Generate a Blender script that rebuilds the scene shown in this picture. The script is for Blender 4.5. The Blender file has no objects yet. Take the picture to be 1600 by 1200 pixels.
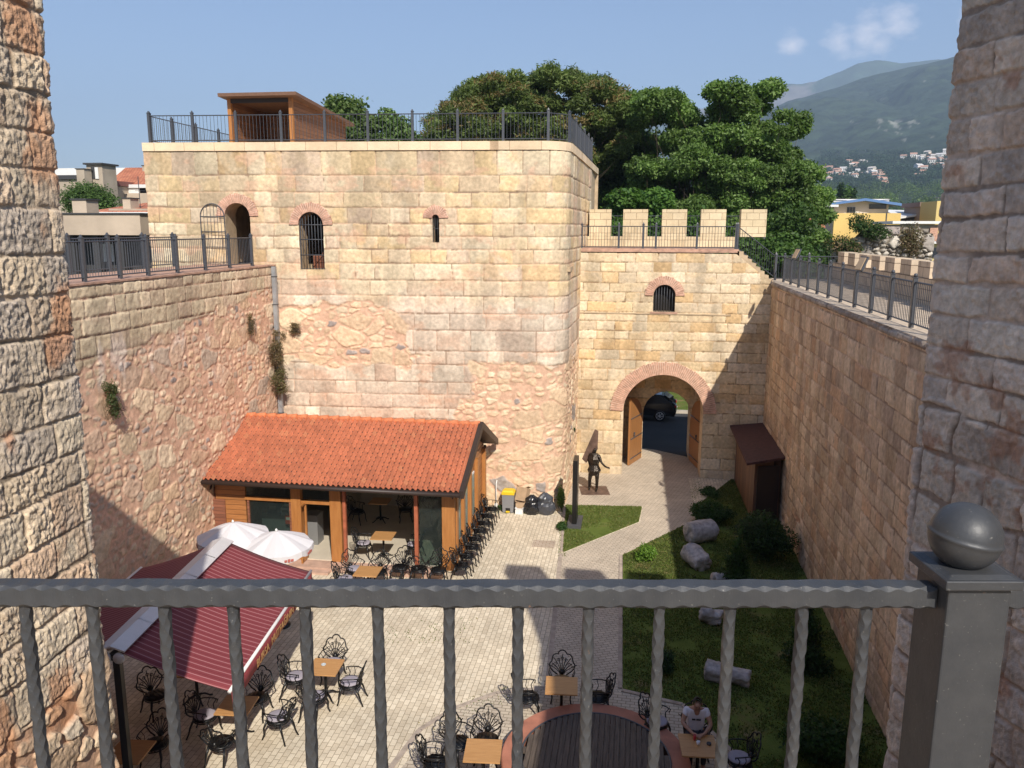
import bpy, bmesh, math, random
import numpy as np
from mathutils import Vector, Matrix
rad = math.radians
SC = bpy.context.scene
COL = SC.collection
# ---------------------------------------------------------------- camera
EYE = Vector((0, 0, 10.3))
PITCH, YAW, ROLL, FPX = 10.8, 8.5, 0.2, 1270.0
_p, _a, _r = rad(PITCH), rad(YAW), rad(ROLL)
FW = Vector((-math.sin(_a) * math.cos(_p), math.cos(_a) * math.cos(_p), -math.sin(_p)))
_rt = Vector((math.cos(_a), math.sin(_a), 0)); _up = _rt.cross(FW)
RT = _rt * math.cos(_r) + _up * math.sin(_r); UP = _up * math.cos(_r) - _rt * math.sin(_r)
cam = bpy.data.cameras.new('camera'); camo = bpy.data.objects.new('camera', cam); COL.objects.link(camo)
m = Matrix((RT, UP, -FW)).transposed().to_4x4(); m.translation = EYE; camo.matrix_world = m
cam.sensor_width = 36; cam.lens = FPX / 1600 * 36; cam.clip_start = 0.05; cam.clip_end = 40000
SC.camera = camo
SC.view_settings.view_transform = 'Standard'; SC.view_settings.look = 'None'
SC.view_settings.exposure = 0.50; SC.view_settings.gamma = 1; SC.view_settings.use_curve_mapping = False
SC.cycles.volume_bounces = 0; SC.cycles.max_bounces = 8; SC.cycles.diffuse_bounces = 3
# ---------------------------------------------------------------- sky and sun
SUN_T = Vector((-.474, 1.09, -1.0)).normalized()
W = bpy.data.worlds.new('World'); SC.world = W; W.use_nodes = True
nt = W.node_tree; N = nt.nodes; L = nt.links
bg = N['Background']
sky = N.new('ShaderNodeTexSky'); sky.sky_type = 'NISHITA'; sky.sun_disc = False
sky.sun_elevation = rad(40); sky.sun_rotation = rad(156.5); sky.air_density = 1.0; sky.dust_density = 0.8; sky.ozone_density = 1.5
tc = N.new('ShaderNodeTexCoord')
def az_el(az, el): return (math.sin(rad(az)) * math.cos(rad(el)), math.cos(rad(az)) * math.cos(rad(el)), math.sin(rad(el)))
nz = N.new('ShaderNodeTexNoise'); nz.inputs['Scale'].default_value = 26; nz.inputs['Detail'].default_value = 12; nz.inputs['Roughness'].default_value = .66
mp = N.new('ShaderNodeMapping'); mp.inputs['Scale'].default_value = (1, 1, 2.2)
L.new(tc.outputs['Generated'], mp.inputs['Vector']); L.new(mp.outputs['Vector'], nz.inputs['Vector'])
msum = None
for az, el, r in ((12.2, 11.3, 1.5), (13.8, 11.7, 1.9), (15.4, 12.3, 1.7), (14.6, 11.0, 1.3), (9.4, 11.3, 1.5), (19.4, 12.0, 1.3)):
    d = N.new('ShaderNodeVectorMath'); d.operation = 'DISTANCE'
    L.new(tc.outputs['Generated'], d.inputs[0]); d.inputs[1].default_value = az_el(az, el)
    mr = N.new('ShaderNodeMapRange'); mr.inputs['From Min'].default_value = 0; mr.inputs['From Max'].default_value = math.sin(rad(r))
    mr.inputs['To Min'].default_value = 1; mr.inputs['To Max'].default_value = 0
    L.new(d.outputs['Value'], mr.inputs['Value'])
    if msum is None: msum = mr.outputs[0]
    else:
        mx = N.new('ShaderNodeMath'); mx.operation = 'MAXIMUM'; L.new(msum, mx.inputs[0]); L.new(mr.outputs[0], mx.inputs[1]); msum = mx.outputs[0]
ad = N.new('ShaderNodeMath'); ad.operation = 'MULTIPLY_ADD'; L.new(msum, ad.inputs[0]); ad.inputs[1].default_value = .52; L.new(nz.outputs['Fac'], ad.inputs[2])
cr = N.new('ShaderNodeMapRange'); cr.inputs['From Min'].default_value = .66; cr.inputs['From Max'].default_value = 1.15; cr.inputs['To Max'].default_value = .80
L.new(ad.outputs[0], cr.inputs['Value'])
gate = N.new('ShaderNodeMath'); gate.operation = 'MULTIPLY'; L.new(cr.outputs[0], gate.inputs[0])
gm = N.new('ShaderNodeMath'); gm.operation = 'GREATER_THAN'; gm.inputs[1].default_value = .01; L.new(msum, gm.inputs[0]); L.new(gm.outputs[0], gate.inputs[1])
mixc = N.new('ShaderNodeMixRGB'); mixc.inputs['Color2'].default_value = (9.5, 9.2, 9.8, 1)
L.new(gate.outputs[0], mixc.inputs['Fac']); tint = N.new('ShaderNodeMixRGB'); tint.blend_type = 'MULTIPLY'; tint.inputs[0].default_value = 1; tint.inputs[2].default_value = (.90, .94, 1.05, 1); L.new(sky.outputs['Color'], tint.inputs[1]); L.new(tint.outputs[0], mixc.inputs['Color1']); L.new(mixc.outputs[0], bg.inputs['Color'])
bg.inputs['Strength'].default_value = 0.097
sun = bpy.data.lights.new('sun', 'SUN'); sun.energy = 4.7; sun.angle = rad(.53); sun.color = (1.0, .93, .82)
suno = bpy.data.objects.new('sun', sun); COL.objects.link(suno)
suno.rotation_euler = SUN_T.to_track_quat('-Z', 'Y').to_euler(); suno.location = (20, -30, 40)
# ---------------------------------------------------------------- helpers
def at(px, py, Y):
    d = RT * ((px - 800) / FPX) - UP * ((py - 600) / FPX) + FW
    return EYE + d * (Y / d.y)
def link(o, parent=None):
    COL.objects.link(o)
    if parent is not None: o.parent = parent
    return o
def tag(o, label=None, cat=None, group=None, kind=None):
    if label: o['label'] = label
    if cat: o['category'] = cat
    if group: o['group'] = group
    if kind: o['kind'] = kind
    return o
def empty(name, label, cat, loc=(0, 0, 0), rz=0, group=None):
    o = bpy.data.objects.new(name, None); COL.objects.link(o); o.location = loc; o.rotation_euler = (0, 0, rz); o.empty_display_size = .2
    return tag(o, label, cat, group)
def kids(o): return [c for c in bpy.data.objects if c.parent == o]
def copy_tree(o, loc=None, rz=None, label=None, scale=None, cat_src=True):
    ch = kids(o)
    c = o.copy(); COL.objects.link(c)
    if loc is not None: c.location = loc
    if rz is not None: c.rotation_euler = (0, 0, rz)
    if label: c['label'] = label
    if scale: c.scale = scale
    for k in ch:
        k2 = k.copy(); COL.objects.link(k2); k2.parent = c
        for g in kids(k):
            g2 = g.copy(); COL.objects.link(g2); g2.parent = k2
    return c
class MB:
    def __init__(s): s.v = []; s.f = []; s.m = []; s.sm = []
    def add(s, vs, fs, mi=0, smooth=False):
        b = len(s.v); s.v += [tuple(v) for v in vs]; s.f += [tuple(i + b for i in f) for f in fs]; s.m += [mi] * len(fs); s.sm += [smooth] * len(fs); return s
    def box(s, c, d, rz=0, mi=0, tilt=None, taper=1):
        hx, hy, hz = d[0] / 2, d[1] / 2, d[2] / 2; M = Matrix.Rotation(rz, 3, 'Z')
        if tilt: M = M @ tilt
        vs = []
        for z in (-1, 1):
            k = taper if z > 0 else 1
            for x, y in ((-1, -1), (1, -1), (1, 1), (-1, 1)): vs.append(Vector(c) + M @ Vector((x * hx * k, y * hy * k, z * hz)))
        return s.add(vs, [(0, 3, 2, 1), (4, 5, 6, 7), (0, 1, 5, 4), (1, 2, 6, 5), (2, 3, 7, 6), (3, 0, 4, 7)], mi)
    def hexa(s, v8, mi=0): return s.add(v8, [(0, 3, 2, 1), (4, 5, 6, 7), (0, 1, 5, 4), (1, 2, 6, 5), (2, 3, 7, 6), (3, 0, 4, 7)], mi)
    def poly(s, pts, z0, z1, mi=0):     # vertical prism of a counter-clockwise outline
        n = len(pts); vs = [(x, y, z0) for x, y in pts] + [(x, y, z1) for x, y in pts]
        return s.add(vs, [tuple(range(n))[::-1], tuple(range(n, 2 * n))] + [(i, (i + 1) % n, n + (i + 1) % n, n + i) for i in range(n)], mi)
    def extrude(s, pts, vec, mi=0):     # planar 3d outline swept along vec
        n = len(pts); vec = Vector(vec); vs = [Vector(p) for p in pts]; vs = vs + [p + vec for p in vs]
        return s.add(vs, [tuple(range(n))[::-1], tuple(range(n, 2 * n))] + [(i, (i + 1) % n, n + (i + 1) % n, n + i) for i in range(n)], mi)
    def tube(s, path, r, n=6, mi=0, closed=False, smooth=True):
        P = [Vector(p) for p in path]; k = len(P); vs = []; up = None
        for i, p in enumerate(P):
            if closed: t = P[(i + 1) % k] - P[i - 1]
            else: t = P[min(i + 1, k - 1)] - P[max(i - 1, 0)]
            if t.length < 1e-9: t = Vector((0, 0, 1))
            t.normalize()
            if up is None:
                up = Vector((0, 0, 1)) if abs(t.z) < .9 else Vector((1, 0, 0))
            a = t.cross(up)
            if a.length < 1e-6: a = t.orthogonal()
            a.normalize(); b = a.cross(t).normalized(); up = b
            rr = r[i] if isinstance(r, (list, tuple)) else r
            for j in range(n):
                q = 2 * math.pi * j / n; vs.append(p + (a * math.cos(q) + b * math.sin(q)) * rr)
        fs = []
        for i in range(k if closed else k - 1):
            i2 = (i + 1) % k
            for j in range(n): fs.append((i * n + j, i * n + (j + 1) % n, i2 * n + (j + 1) % n, i2 * n + j))
        if not closed: fs += [tuple(range(n))[::-1], tuple(range((k - 1) * n, k * n))]
        return s.add(vs, fs, mi, smooth)
    def lathe(s, c, prof, n=16, mi=0, smooth=True, M=None):
        vs = []; k = len(prof)
        for r, z in prof:
            for j in range(n):
                q = 2 * math.pi * j / n; v = Vector((r * math.cos(q), r * math.sin(q), z))
                if M: v = M @ v
                vs.append(Vector(c) + v)
        fs = [(i * n + j, i * n + (j + 1) % n, (i + 1) * n + (j + 1) % n, (i + 1) * n + j) for i in range(k - 1) for j in range(n)]
        fs += [tuple(range(n))[::-1], tuple(range((k - 1) * n, k * n))]
        return s.add(vs, fs, mi, smooth)
    def build(s, name, mats, parent=None, loc=None, rz=None):
        me = bpy.data.meshes.new(name); me.from_pydata(s.v, [], s.f)
        if not isinstance(mats, (list, tuple)): mats = [mats]
        for mm in mats: me.materials.append(mm)
        me.polygons.foreach_set('material_index', s.m); me.polygons.foreach_set('use_smooth', s.sm); me.update()
        o = bpy.data.objects.new(name, me); link(o, parent)
        if loc is not None: o.location = loc
        if rz is not None: o.rotation_euler = (0, 0, rz)
        return o
def npmesh(name, V, F, mats, parent=None, col=None, smooth=False, mi=None):
    me = bpy.data.meshes.new(name); V = np.asarray(V, np.float32); F = np.asarray(F, np.int32); k = F.shape[1]
    me.vertices.add(len(V)); me.vertices.foreach_set('co', V.ravel())
    me.loops.add(F.size); me.loops.foreach_set('vertex_index', F.ravel())
    me.polygons.add(len(F)); me.polygons.foreach_set('loop_start', np.arange(0, F.size, k, dtype=np.int32)); me.polygons.foreach_set('loop_total', np.full(len(F), k, np.int32))
    if smooth: me.polygons.foreach_set('use_smooth', np.ones(len(F), bool))
    if not isinstance(mats, (list, tuple)): mats = [mats]
    for mm in mats: me.materials.append(mm)
    if mi is not None: me.polygons.foreach_set('material_index', np.asarray(mi, np.int32))
    me.update(calc_edges=True)
    if col is not None:
        a = me.color_attributes.new('Col', 'FLOAT_COLOR', 'POINT'); c = np.ones((len(V), 4), np.float32); c[:, :3] = col; a.data.foreach_set('color', c.ravel())
    o = bpy.data.objects.new(name, me); return link(o, parent)
# noise ------------------------------------------------------------
def h01(ix, iy, seed=0):
    n = (ix.astype(np.int64) * 73856093) ^ (iy.astype(np.int64) * 19349663) ^ (seed * 83492791 + 12345)
    n = (n ^ (n >> 13)) * 1274126177; n = (n ^ (n >> 16)) & 0xFFFFFFF
    n = (n * 668265263) & 0xFFFFFFF; n = n ^ (n >> 11)
    return (n & 0xFFFFF) / float(0xFFFFF)
def vn(x, y, seed=0):
    ix = np.floor(x); iy = np.floor(y); fx = x - ix; fy = y - iy; fx = fx * fx * (3 - 2 * fx); fy = fy * fy * (3 - 2 * fy)
    ix = ix.astype(np.int64); iy = iy.astype(np.int64)
    a = h01(ix, iy, seed); b = h01(ix + 1, iy, seed); c = h01(ix, iy + 1, seed); d = h01(ix + 1, iy + 1, seed)
    return (a + (b - a) * fx) * (1 - fy) + (c + (d - c) * fx) * fy
def fbm(x, y, seed=0, o=4):
    s = 0; a = .5; t = 0
    for i in range(o): s = s + a * vn(x, y, seed + i * 7); t += a; x = x * 2.03 + 17; y = y * 2.03 + 5; a *= .55
    return s / t
def ss(x, a, b): t = np.clip((x - a) / (b - a), 0, 1); return t * t * (3 - 2 * t)
def lerp(a, b, t): return a + (b - a) * t
def iron_mat():
    M = bpy.data.materials.new('anthracite hammered iron'); M.use_nodes = True; nt = M.node_tree; n = nt.nodes; l = nt.links; b = n['Principled BSDF']; tc = n.new('ShaderNodeTexCoord')
    def nz(sc, d=6):
        k = n.new('ShaderNodeTexNoise'); k.inputs['Scale'].default_value = sc; k.inputs['Detail'].default_value = d; k.inputs['Roughness'].default_value = .65; l.new(tc.outputs['Object'], k.inputs['Vector']); return k.outputs['Fac']
    def ramp(src, stops):
        r = n.new('ShaderNodeValToRGB'); e = r.color_ramp.elements; e[0].position, e[0].color = stops[0][0], (*stops[0][1], 1); e[1].position, e[1].color = stops[-1][0], (*stops[-1][1], 1)
        for p, c in stops[1:-1]: k = e.new(p); k.color = (*c, 1)
        l.new(src, r.inputs[0]); return r.outputs[0]
    base = ramp(nz(14), [(.3, (.044, .047, .053)), (.7, (.068, .070, .074))])
    dust = ramp(nz(190, 3), [(.66, (0, 0, 0)), (.74, (1, 1, 1))]); rust = ramp(nz(55, 5), [(.70, (0, 0, 0)), (.76, (1, 1, 1))])
    m1 = n.new('ShaderNodeMixRGB'); l.new(dust, m1.inputs[0]); l.new(base, m1.inputs[1]); m1.inputs[2].default_value = (.17, .165, .155, 1)
    m2 = n.new('ShaderNodeMixRGB'); l.new(rust, m2.inputs[0]); l.new(m1.outputs[0], m2.inputs[1]); m2.inputs[2].default_value = (.16, .10, .07, 1)
    l.new(m2.outputs[0], b.inputs['Base Color']); b.inputs['Metallic'].default_value = .12
    rr_ = n.new('ShaderNodeMapRange'); rr_.inputs['To Min'].default_value = .36; rr_.inputs['To Max'].default_value = .6; l.new(nz(25), rr_.inputs['Value']); l.new(rr_.outputs[0], b.inputs['Roughness'])
    bp = n.new('ShaderNodeBump'); bp.inputs['Strength'].default_value = .35; bp.inputs['Distance'].default_value = .0012; l.new(nz(130, 4), bp.inputs['Height']); l.new(bp.outputs[0], b.inputs['Normal']); return M
# materials ---------------------------------------------------------
def mat(name, color=(.5, .5, .5), rough=.7, metal=0, noise=None, bump=None, spec=.5, attr=False, **kw):
    """noise=(scale, amount, tint) varies the base colour, bump=(scale, strength, distance)"""
    M = bpy.data.materials.new(name); M.use_nodes = True; nt = M.node_tree; n = nt.nodes; l = nt.links; b = n['Principled BSDF']
    b.inputs['Roughness'].default_value = rough; b.inputs['Metallic'].default_value = metal; b.inputs['Specular IOR Level'].default_value = spec
    b.inputs['Base Color'].default_value = (*color, 1)
    tc = n.new('ShaderNodeTexCoord'); src = None
    if attr:
        at_ = n.new('ShaderNodeAttribute'); at_.attribute_name = 'Col'; src = at_.outputs['Color']
    if noise:
        nz = n.new('ShaderNodeTexNoise'); nz.inputs['Scale'].default_value = noise[0]; nz.inputs['Detail'].default_value = 6; l.new(tc.outputs['Object'], nz.inputs['Vector'])
        cr = n.new('ShaderNodeMapRange'); cr.inputs['From Min'].default_value = .3; cr.inputs['From Max'].default_value = .7
        cr.inputs['To Min'].default_value = 1 - noise[1]; cr.inputs['To Max'].default_value = 1 + noise[1]; l.new(nz.outputs['Fac'], cr.inputs['Value'])
        vm = n.new('ShaderNodeVectorMath'); vm.operation = 'SCALE'; l.new(cr.outputs[0], vm.inputs['Scale'])
        if src: l.new(src, vm.inputs[0])
        else: vm.inputs[0].default_value = color
        src = vm.outputs[0]
    if src: l.new(src, b.inputs['Base Color'])
    if bump:
        nb = n.new('ShaderNodeTexNoise'); nb.inputs['Scale'].default_value = bump[0]; nb.inputs['Detail'].default_value = 5; l.new(tc.outputs['Object'], nb.inputs['Vector'])
        bp = n.new('ShaderNodeBump'); bp.inputs['Strength'].default_value = bump[1]; bp.inputs['Distance'].default_value = bump[2]
        l.new(nb.outputs['Fac'], bp.inputs['Height']); l.new(bp.outputs[0], b.inputs['Normal'])
    for k, v in kw.items(): b.inputs[k].default_value = v
    return M
def brick_mat(name, c1, c2, cm, bw, bh, mortar=.012, axes='xy', rough=.85, rot=0, var=.25, offs=.5, warp=0.0):
    M = bpy.data.materials.new(name); M.use_nodes = True; nt = M.node_tree; n = nt.nodes; l = nt.links; b = n['Principled BSDF']; b.inputs['Roughness'].default_value = rough
    b.inputs['Specular IOR Level'].default_value = .25
    tc = n.new('ShaderNodeTexCoord'); sp = n.new('ShaderNodeSeparateXYZ'); l.new(tc.outputs['Object'], sp.inputs[0])
    cb = n.new('ShaderNodeCombineXYZ'); ix = {'x': 0, 'y': 1, 'z': 2}
    l.new(sp.outputs[ix[axes[0]]], cb.inputs[0]); l.new(sp.outputs[ix[axes[1]]], cb.inputs[1]); vec = cb.outputs[0]
    if warp:
        wn = n.new('ShaderNodeTexNoise'); wn.inputs['Scale'].default_value = 2.5; l.new(vec, wn.inputs['Vector'])
        vs = n.new('ShaderNodeVectorMath'); vs.operation = 'SCALE'; vs.inputs['Scale'].default_value = warp; l.new(wn.outputs['Color'], vs.inputs[0])
        va = n.new('ShaderNodeVectorMath'); l.new(vec, va.inputs[0]); l.new(vs.outputs[0], va.inputs[1]); vec = va.outputs[0]
    mp = n.new('ShaderNodeMapping'); mp.inputs['Rotation'].default_value = (0, 0, rot); l.new(vec, mp.inputs[0])
    bt = n.new('ShaderNodeTexBrick'); bt.offset = offs; bt.inputs['Scale'].default_value = 1; bt.inputs['Brick Width'].default_value = bw; bt.inputs['Row Height'].default_value = bh
    bt.inputs['Mortar Size'].default_value = mortar; bt.inputs['Mortar Smooth'].default_value = .3
    bt.inputs['Color1'].default_value = (*c1, 1); bt.inputs['Color2'].default_value = (*c2, 1); bt.inputs['Mortar'].default_value = (*cm, 1); l.new(mp.outputs[0], bt.inputs['Vector'])
    nz = n.new('ShaderNodeTexNoise'); nz.inputs['Scale'].default_value = .55; nz.inputs['Detail'].default_value = 12; nz.inputs['Roughness'].default_value = .78; l.new(tc.outputs['Object'], nz.inputs['Vector'])
    cr = n.new('ShaderNodeMapRange'); cr.inputs['From Min'].default_value = .28; cr.inputs['From Max'].default_value = .62; cr.inputs['To Min'].default_value = 1 - var; cr.inputs['To Max'].default_value = 1 + var; l.new(nz.outputs['Fac'], cr.inputs['Value'])
    vm = n.new('ShaderNodeVectorMath'); vm.operation = 'SCALE'; l.new(bt.outputs['Color'], vm.inputs[0]); l.new(cr.outputs[0], vm.inputs['Scale']); l.new(vm.outputs[0], b.inputs['Base Color'])
    n2 = n.new('ShaderNodeTexNoise'); n2.inputs['Scale'].default_value = 25; n2.inputs['Detail'].default_value = 4; l.new(tc.outputs['Object'], n2.inputs['Vector'])
    mm = n.new('ShaderNodeMath'); mm.operation = 'MULTIPLY_ADD'; mm.inputs[1].default_value = -1.0; l.new(bt.outputs['Fac'], mm.inputs[0]); l.new(n2.outputs['Fac'], mm.inputs[2])
    bp = n.new('ShaderNodeBump'); bp.inputs['Strength'].default_value = .6; bp.inputs['Distance'].default_value = .012; l.new(mm.outputs[0], bp.inputs['Height']); l.new(bp.outputs[0], b.inputs['Normal'])
    return M
def wood_mat(name, c1, c2, scale=(1, 1, 12), rough=.5, planks=None, bumpd=.002):
    M = bpy.data.materials.new(name); M.use_nodes = True; nt = M.node_tree; n = nt.nodes; l = nt.links; b = n['Principled BSDF']; b.inputs['Roughness'].default_value = rough
    tc = n.new('ShaderNodeTexCoord'); mp = n.new('ShaderNodeMapping'); mp.inputs['Scale'].default_value = scale; l.new(tc.outputs['Object'], mp.inputs[0])
    nz = n.new('ShaderNodeTexNoise'); nz.inputs['Scale'].default_value = 3; nz.inputs['Detail'].default_value = 8; nz.inputs['Roughness'].default_value = .65; l.new(mp.outputs[0], nz.inputs['Vector'])
    cr = n.new('ShaderNodeValToRGB'); cr.color_ramp.elements[0].position = .3; cr.color_ramp.elements[0].color = (*c1, 1); cr.color_ramp.elements[1].position = .7; cr.color_ramp.elements[1].color = (*c2, 1)
    l.new(nz.outputs['Fac'], cr.inputs[0]); out = cr.outputs[0]
    if planks:  # (axis, width)
        sp = n.new('ShaderNodeSeparateXYZ'); l.new(tc.outputs['Object'], sp.inputs[0]); d = n.new('ShaderNodeMath'); d.operation = 'DIVIDE'; d.inputs[1].default_value = planks[1]
        l.new(sp.outputs['xyz'.index(planks[0])], d.inputs[0]); fr = n.new('ShaderNodeMath'); fr.operation = 'FRACT'; l.new(d.outputs[0], fr.inputs[0])
        gt = n.new('ShaderNodeMath'); gt.operation = 'GREATER_THAN'; gt.inputs[1].default_value = .07; l.new(fr.outputs[0], gt.inputs[0])
        fl = n.new('ShaderNodeMath'); fl.operation = 'FLOOR'; l.new(d.outputs[0], fl.inputs[0]); wn = n.new('ShaderNodeTexWhiteNoise'); wn.noise_dimensions = '1D'; l.new(fl.outputs[0], wn.inputs['W'])
        mr = n.new('ShaderNodeMapRange'); mr.inputs['To Min'].default_value = .75; mr.inputs['To Max'].default_value = 1.15; l.new(wn.outputs['Value'], mr.inputs['Value'])
        mu = n.new('ShaderNodeMath'); mu.operation = 'MULTIPLY'; l.new(gt.outputs[0], mu.inputs[0]); l.new(mr.outputs[0], mu.inputs[1])
        mx = n.new('ShaderNodeMath'); mx.operation = 'MAXIMUM'; mx.inputs[1].default_value = .25; l.new(mu.outputs[0], mx.inputs[0])
        vm = n.new('ShaderNodeVectorMath'); vm.operation = 'SCALE'; l.new(out, vm.inputs[0]); l.new(mx.outputs[0], vm.inputs['Scale']); out = vm.outputs[0]
        bp = n.new('ShaderNodeBump'); bp.inputs['Strength'].default_value = .8; bp.inputs['Distance'].default_value = .01; l.new(gt.outputs[0], bp.inputs['Height']); l.new(bp.outputs[0], b.inputs['Normal'])
    l.new(out, b.inputs['Base Color']); return M
def glass_mat(name, tint=(.03, .04, .04), rough=.03, alpha=.35):
    M = bpy.data.materials.new(name); M.use_nodes = True; nt = M.node_tree; n = nt.nodes; l = nt.links; b = n['Principled BSDF']
    b.inputs['Base Color'].default_value = (*tint, 1); b.inputs['Roughness'].default_value = rough; b.inputs['Specular IOR Level'].default_value = .8
    tr = n.new('ShaderNodeBsdfTransparent'); tr.inputs[0].default_value = (.8, .9, .87, 1); mx = n.new('ShaderNodeMixShader'); mx.inputs[0].default_value = alpha
    l.new(tr.outputs[0], mx.inputs[1]); l.new(b.outputs[0], mx.inputs[2]); l.new(mx.outputs[0], n['Material Output'].inputs[0]); return M
def leaf_mat(name, rough=.55, transl=.32):
    M = bpy.data.materials.new(name); M.use_nodes = True; nt = M.node_tree; n = nt.nodes; l = nt.links; b = n['Principled BSDF']; b.inputs['Roughness'].default_value = rough; b.inputs['Specular IOR Level'].default_value = .3
    a = n.new('ShaderNodeAttribute'); a.attribute_name = 'Col'; l.new(a.outputs['Color'], b.inputs['Base Color'])
    t = n.new('ShaderNodeBsdfTranslucent'); vm = n.new('ShaderNodeVectorMath'); vm.operation = 'MULTIPLY'; vm.inputs[1].default_value = (1.5, 1.7, .6); l.new(a.outputs['Color'], vm.inputs[0]); l.new(vm.outputs[0], t.inputs[0])
    mx = n.new('ShaderNodeMixShader'); mx.inputs[0].default_value = transl; l.new(b.outputs[0], mx.inputs[1]); l.new(t.outputs[0], mx.inputs[2]); l.new(mx.outputs[0], n['Material Output'].inputs[0]); return M

M_STONE = mat('cut stone', attr=True, rough=.92, spec=.2, noise=(9, .16), bump=(38, .7, .012))
M_STONE_FG = mat('chiselled stone', attr=True, rough=.92, spec=.2, noise=(14, .2), bump=(70, .8, .012))
M_SIMPLE = mat('plain stone', (.50, .38, .25), rough=.9, spec=.2, noise=(3, .2), bump=(20, .6, .02))
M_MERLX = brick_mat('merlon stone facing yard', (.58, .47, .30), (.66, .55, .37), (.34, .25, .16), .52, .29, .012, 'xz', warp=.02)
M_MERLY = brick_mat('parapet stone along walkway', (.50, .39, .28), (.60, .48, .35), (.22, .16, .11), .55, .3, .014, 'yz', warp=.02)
M_BRICK = mat('arch brick', (.54, .31, .22), rough=.85, noise=(6, .3), bump=(40, .5, .01))
M_BRICKD = mat('walkway brick', (.46, .28, .20), rough=.85, noise=(5, .3), bump=(40, .5, .01))
M_MORTAR = mat('pink mortar', (.66, .50, .38), rough=.95, noise=(12, .2), bump=(50, .5, .01))
M_IRON = mat('dark grey painted iron', (.065, .070, .082), rough=.45, metal=.0, noise=(20, .15))
M_IRONFG = iron_mat()
M_DARK = mat('painted interior darkness', (.02, .018, .016), rough=.9)
M_TILE = mat('terracotta roof tile', attr=True, rough=.8, noise=(14, .15), bump=(60, .3, .004))
M_WOODO = wood_mat('orange stained timber', (.34, .13, .035), (.47, .21, .065), (6, 6, .6), .45)
M_WOODP = wood_mat('orange timber panel', (.33, .13, .04), (.46, .20, .07), (.6, .6, 6), .5, ('z', .16))
M_WOODR = wood_mat('reddish brown boarding', (.20, .075, .045), (.29, .115, .065), (.5, .5, 6), .6, ('z', .11))
M_DKBRN = mat('dark brown fascia', (.035, .022, .018), rough=.5)
M_WOODT = wood_mat('tan table wood', (.42, .21, .075), (.55, .30, .12), (1, 9, 1), .42)
M_GLASS = glass_mat('shop glass')
M_WHITEW = mat('cream interior wall', (.62, .57, .48), rough=.8, noise=(2, .08))
M_FLOOR = mat('cream tile floor', (.62, .55, .44), rough=.4, noise=(2, .08))
M_BLACKM = mat('black cast metal', (.009, .009, .010), rough=.35, metal=.2)
M_CUSH = mat('lilac grey cushion cloth', (.34, .31, .36), rough=.9, noise=(8, .12), bump=(60, .4, .004))
M_GRASS = mat('lawn turf', attr=True, rough=.9, spec=.1, noise=(9, .3), bump=(45, .8, .03))
M_LEAF = leaf_mat('leaf'); M_BARK = mat('bark', (.09, .065, .045), rough=.9, noise=(6, .4), bump=(12, .8, .04))
M_WHITE = mat('white painted surface', (.75, .74, .72), rough=.6, noise=(1.5, .06))
M_BLACKP = mat('black plastic', (.015, .015, .017), rough=.3)
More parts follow.
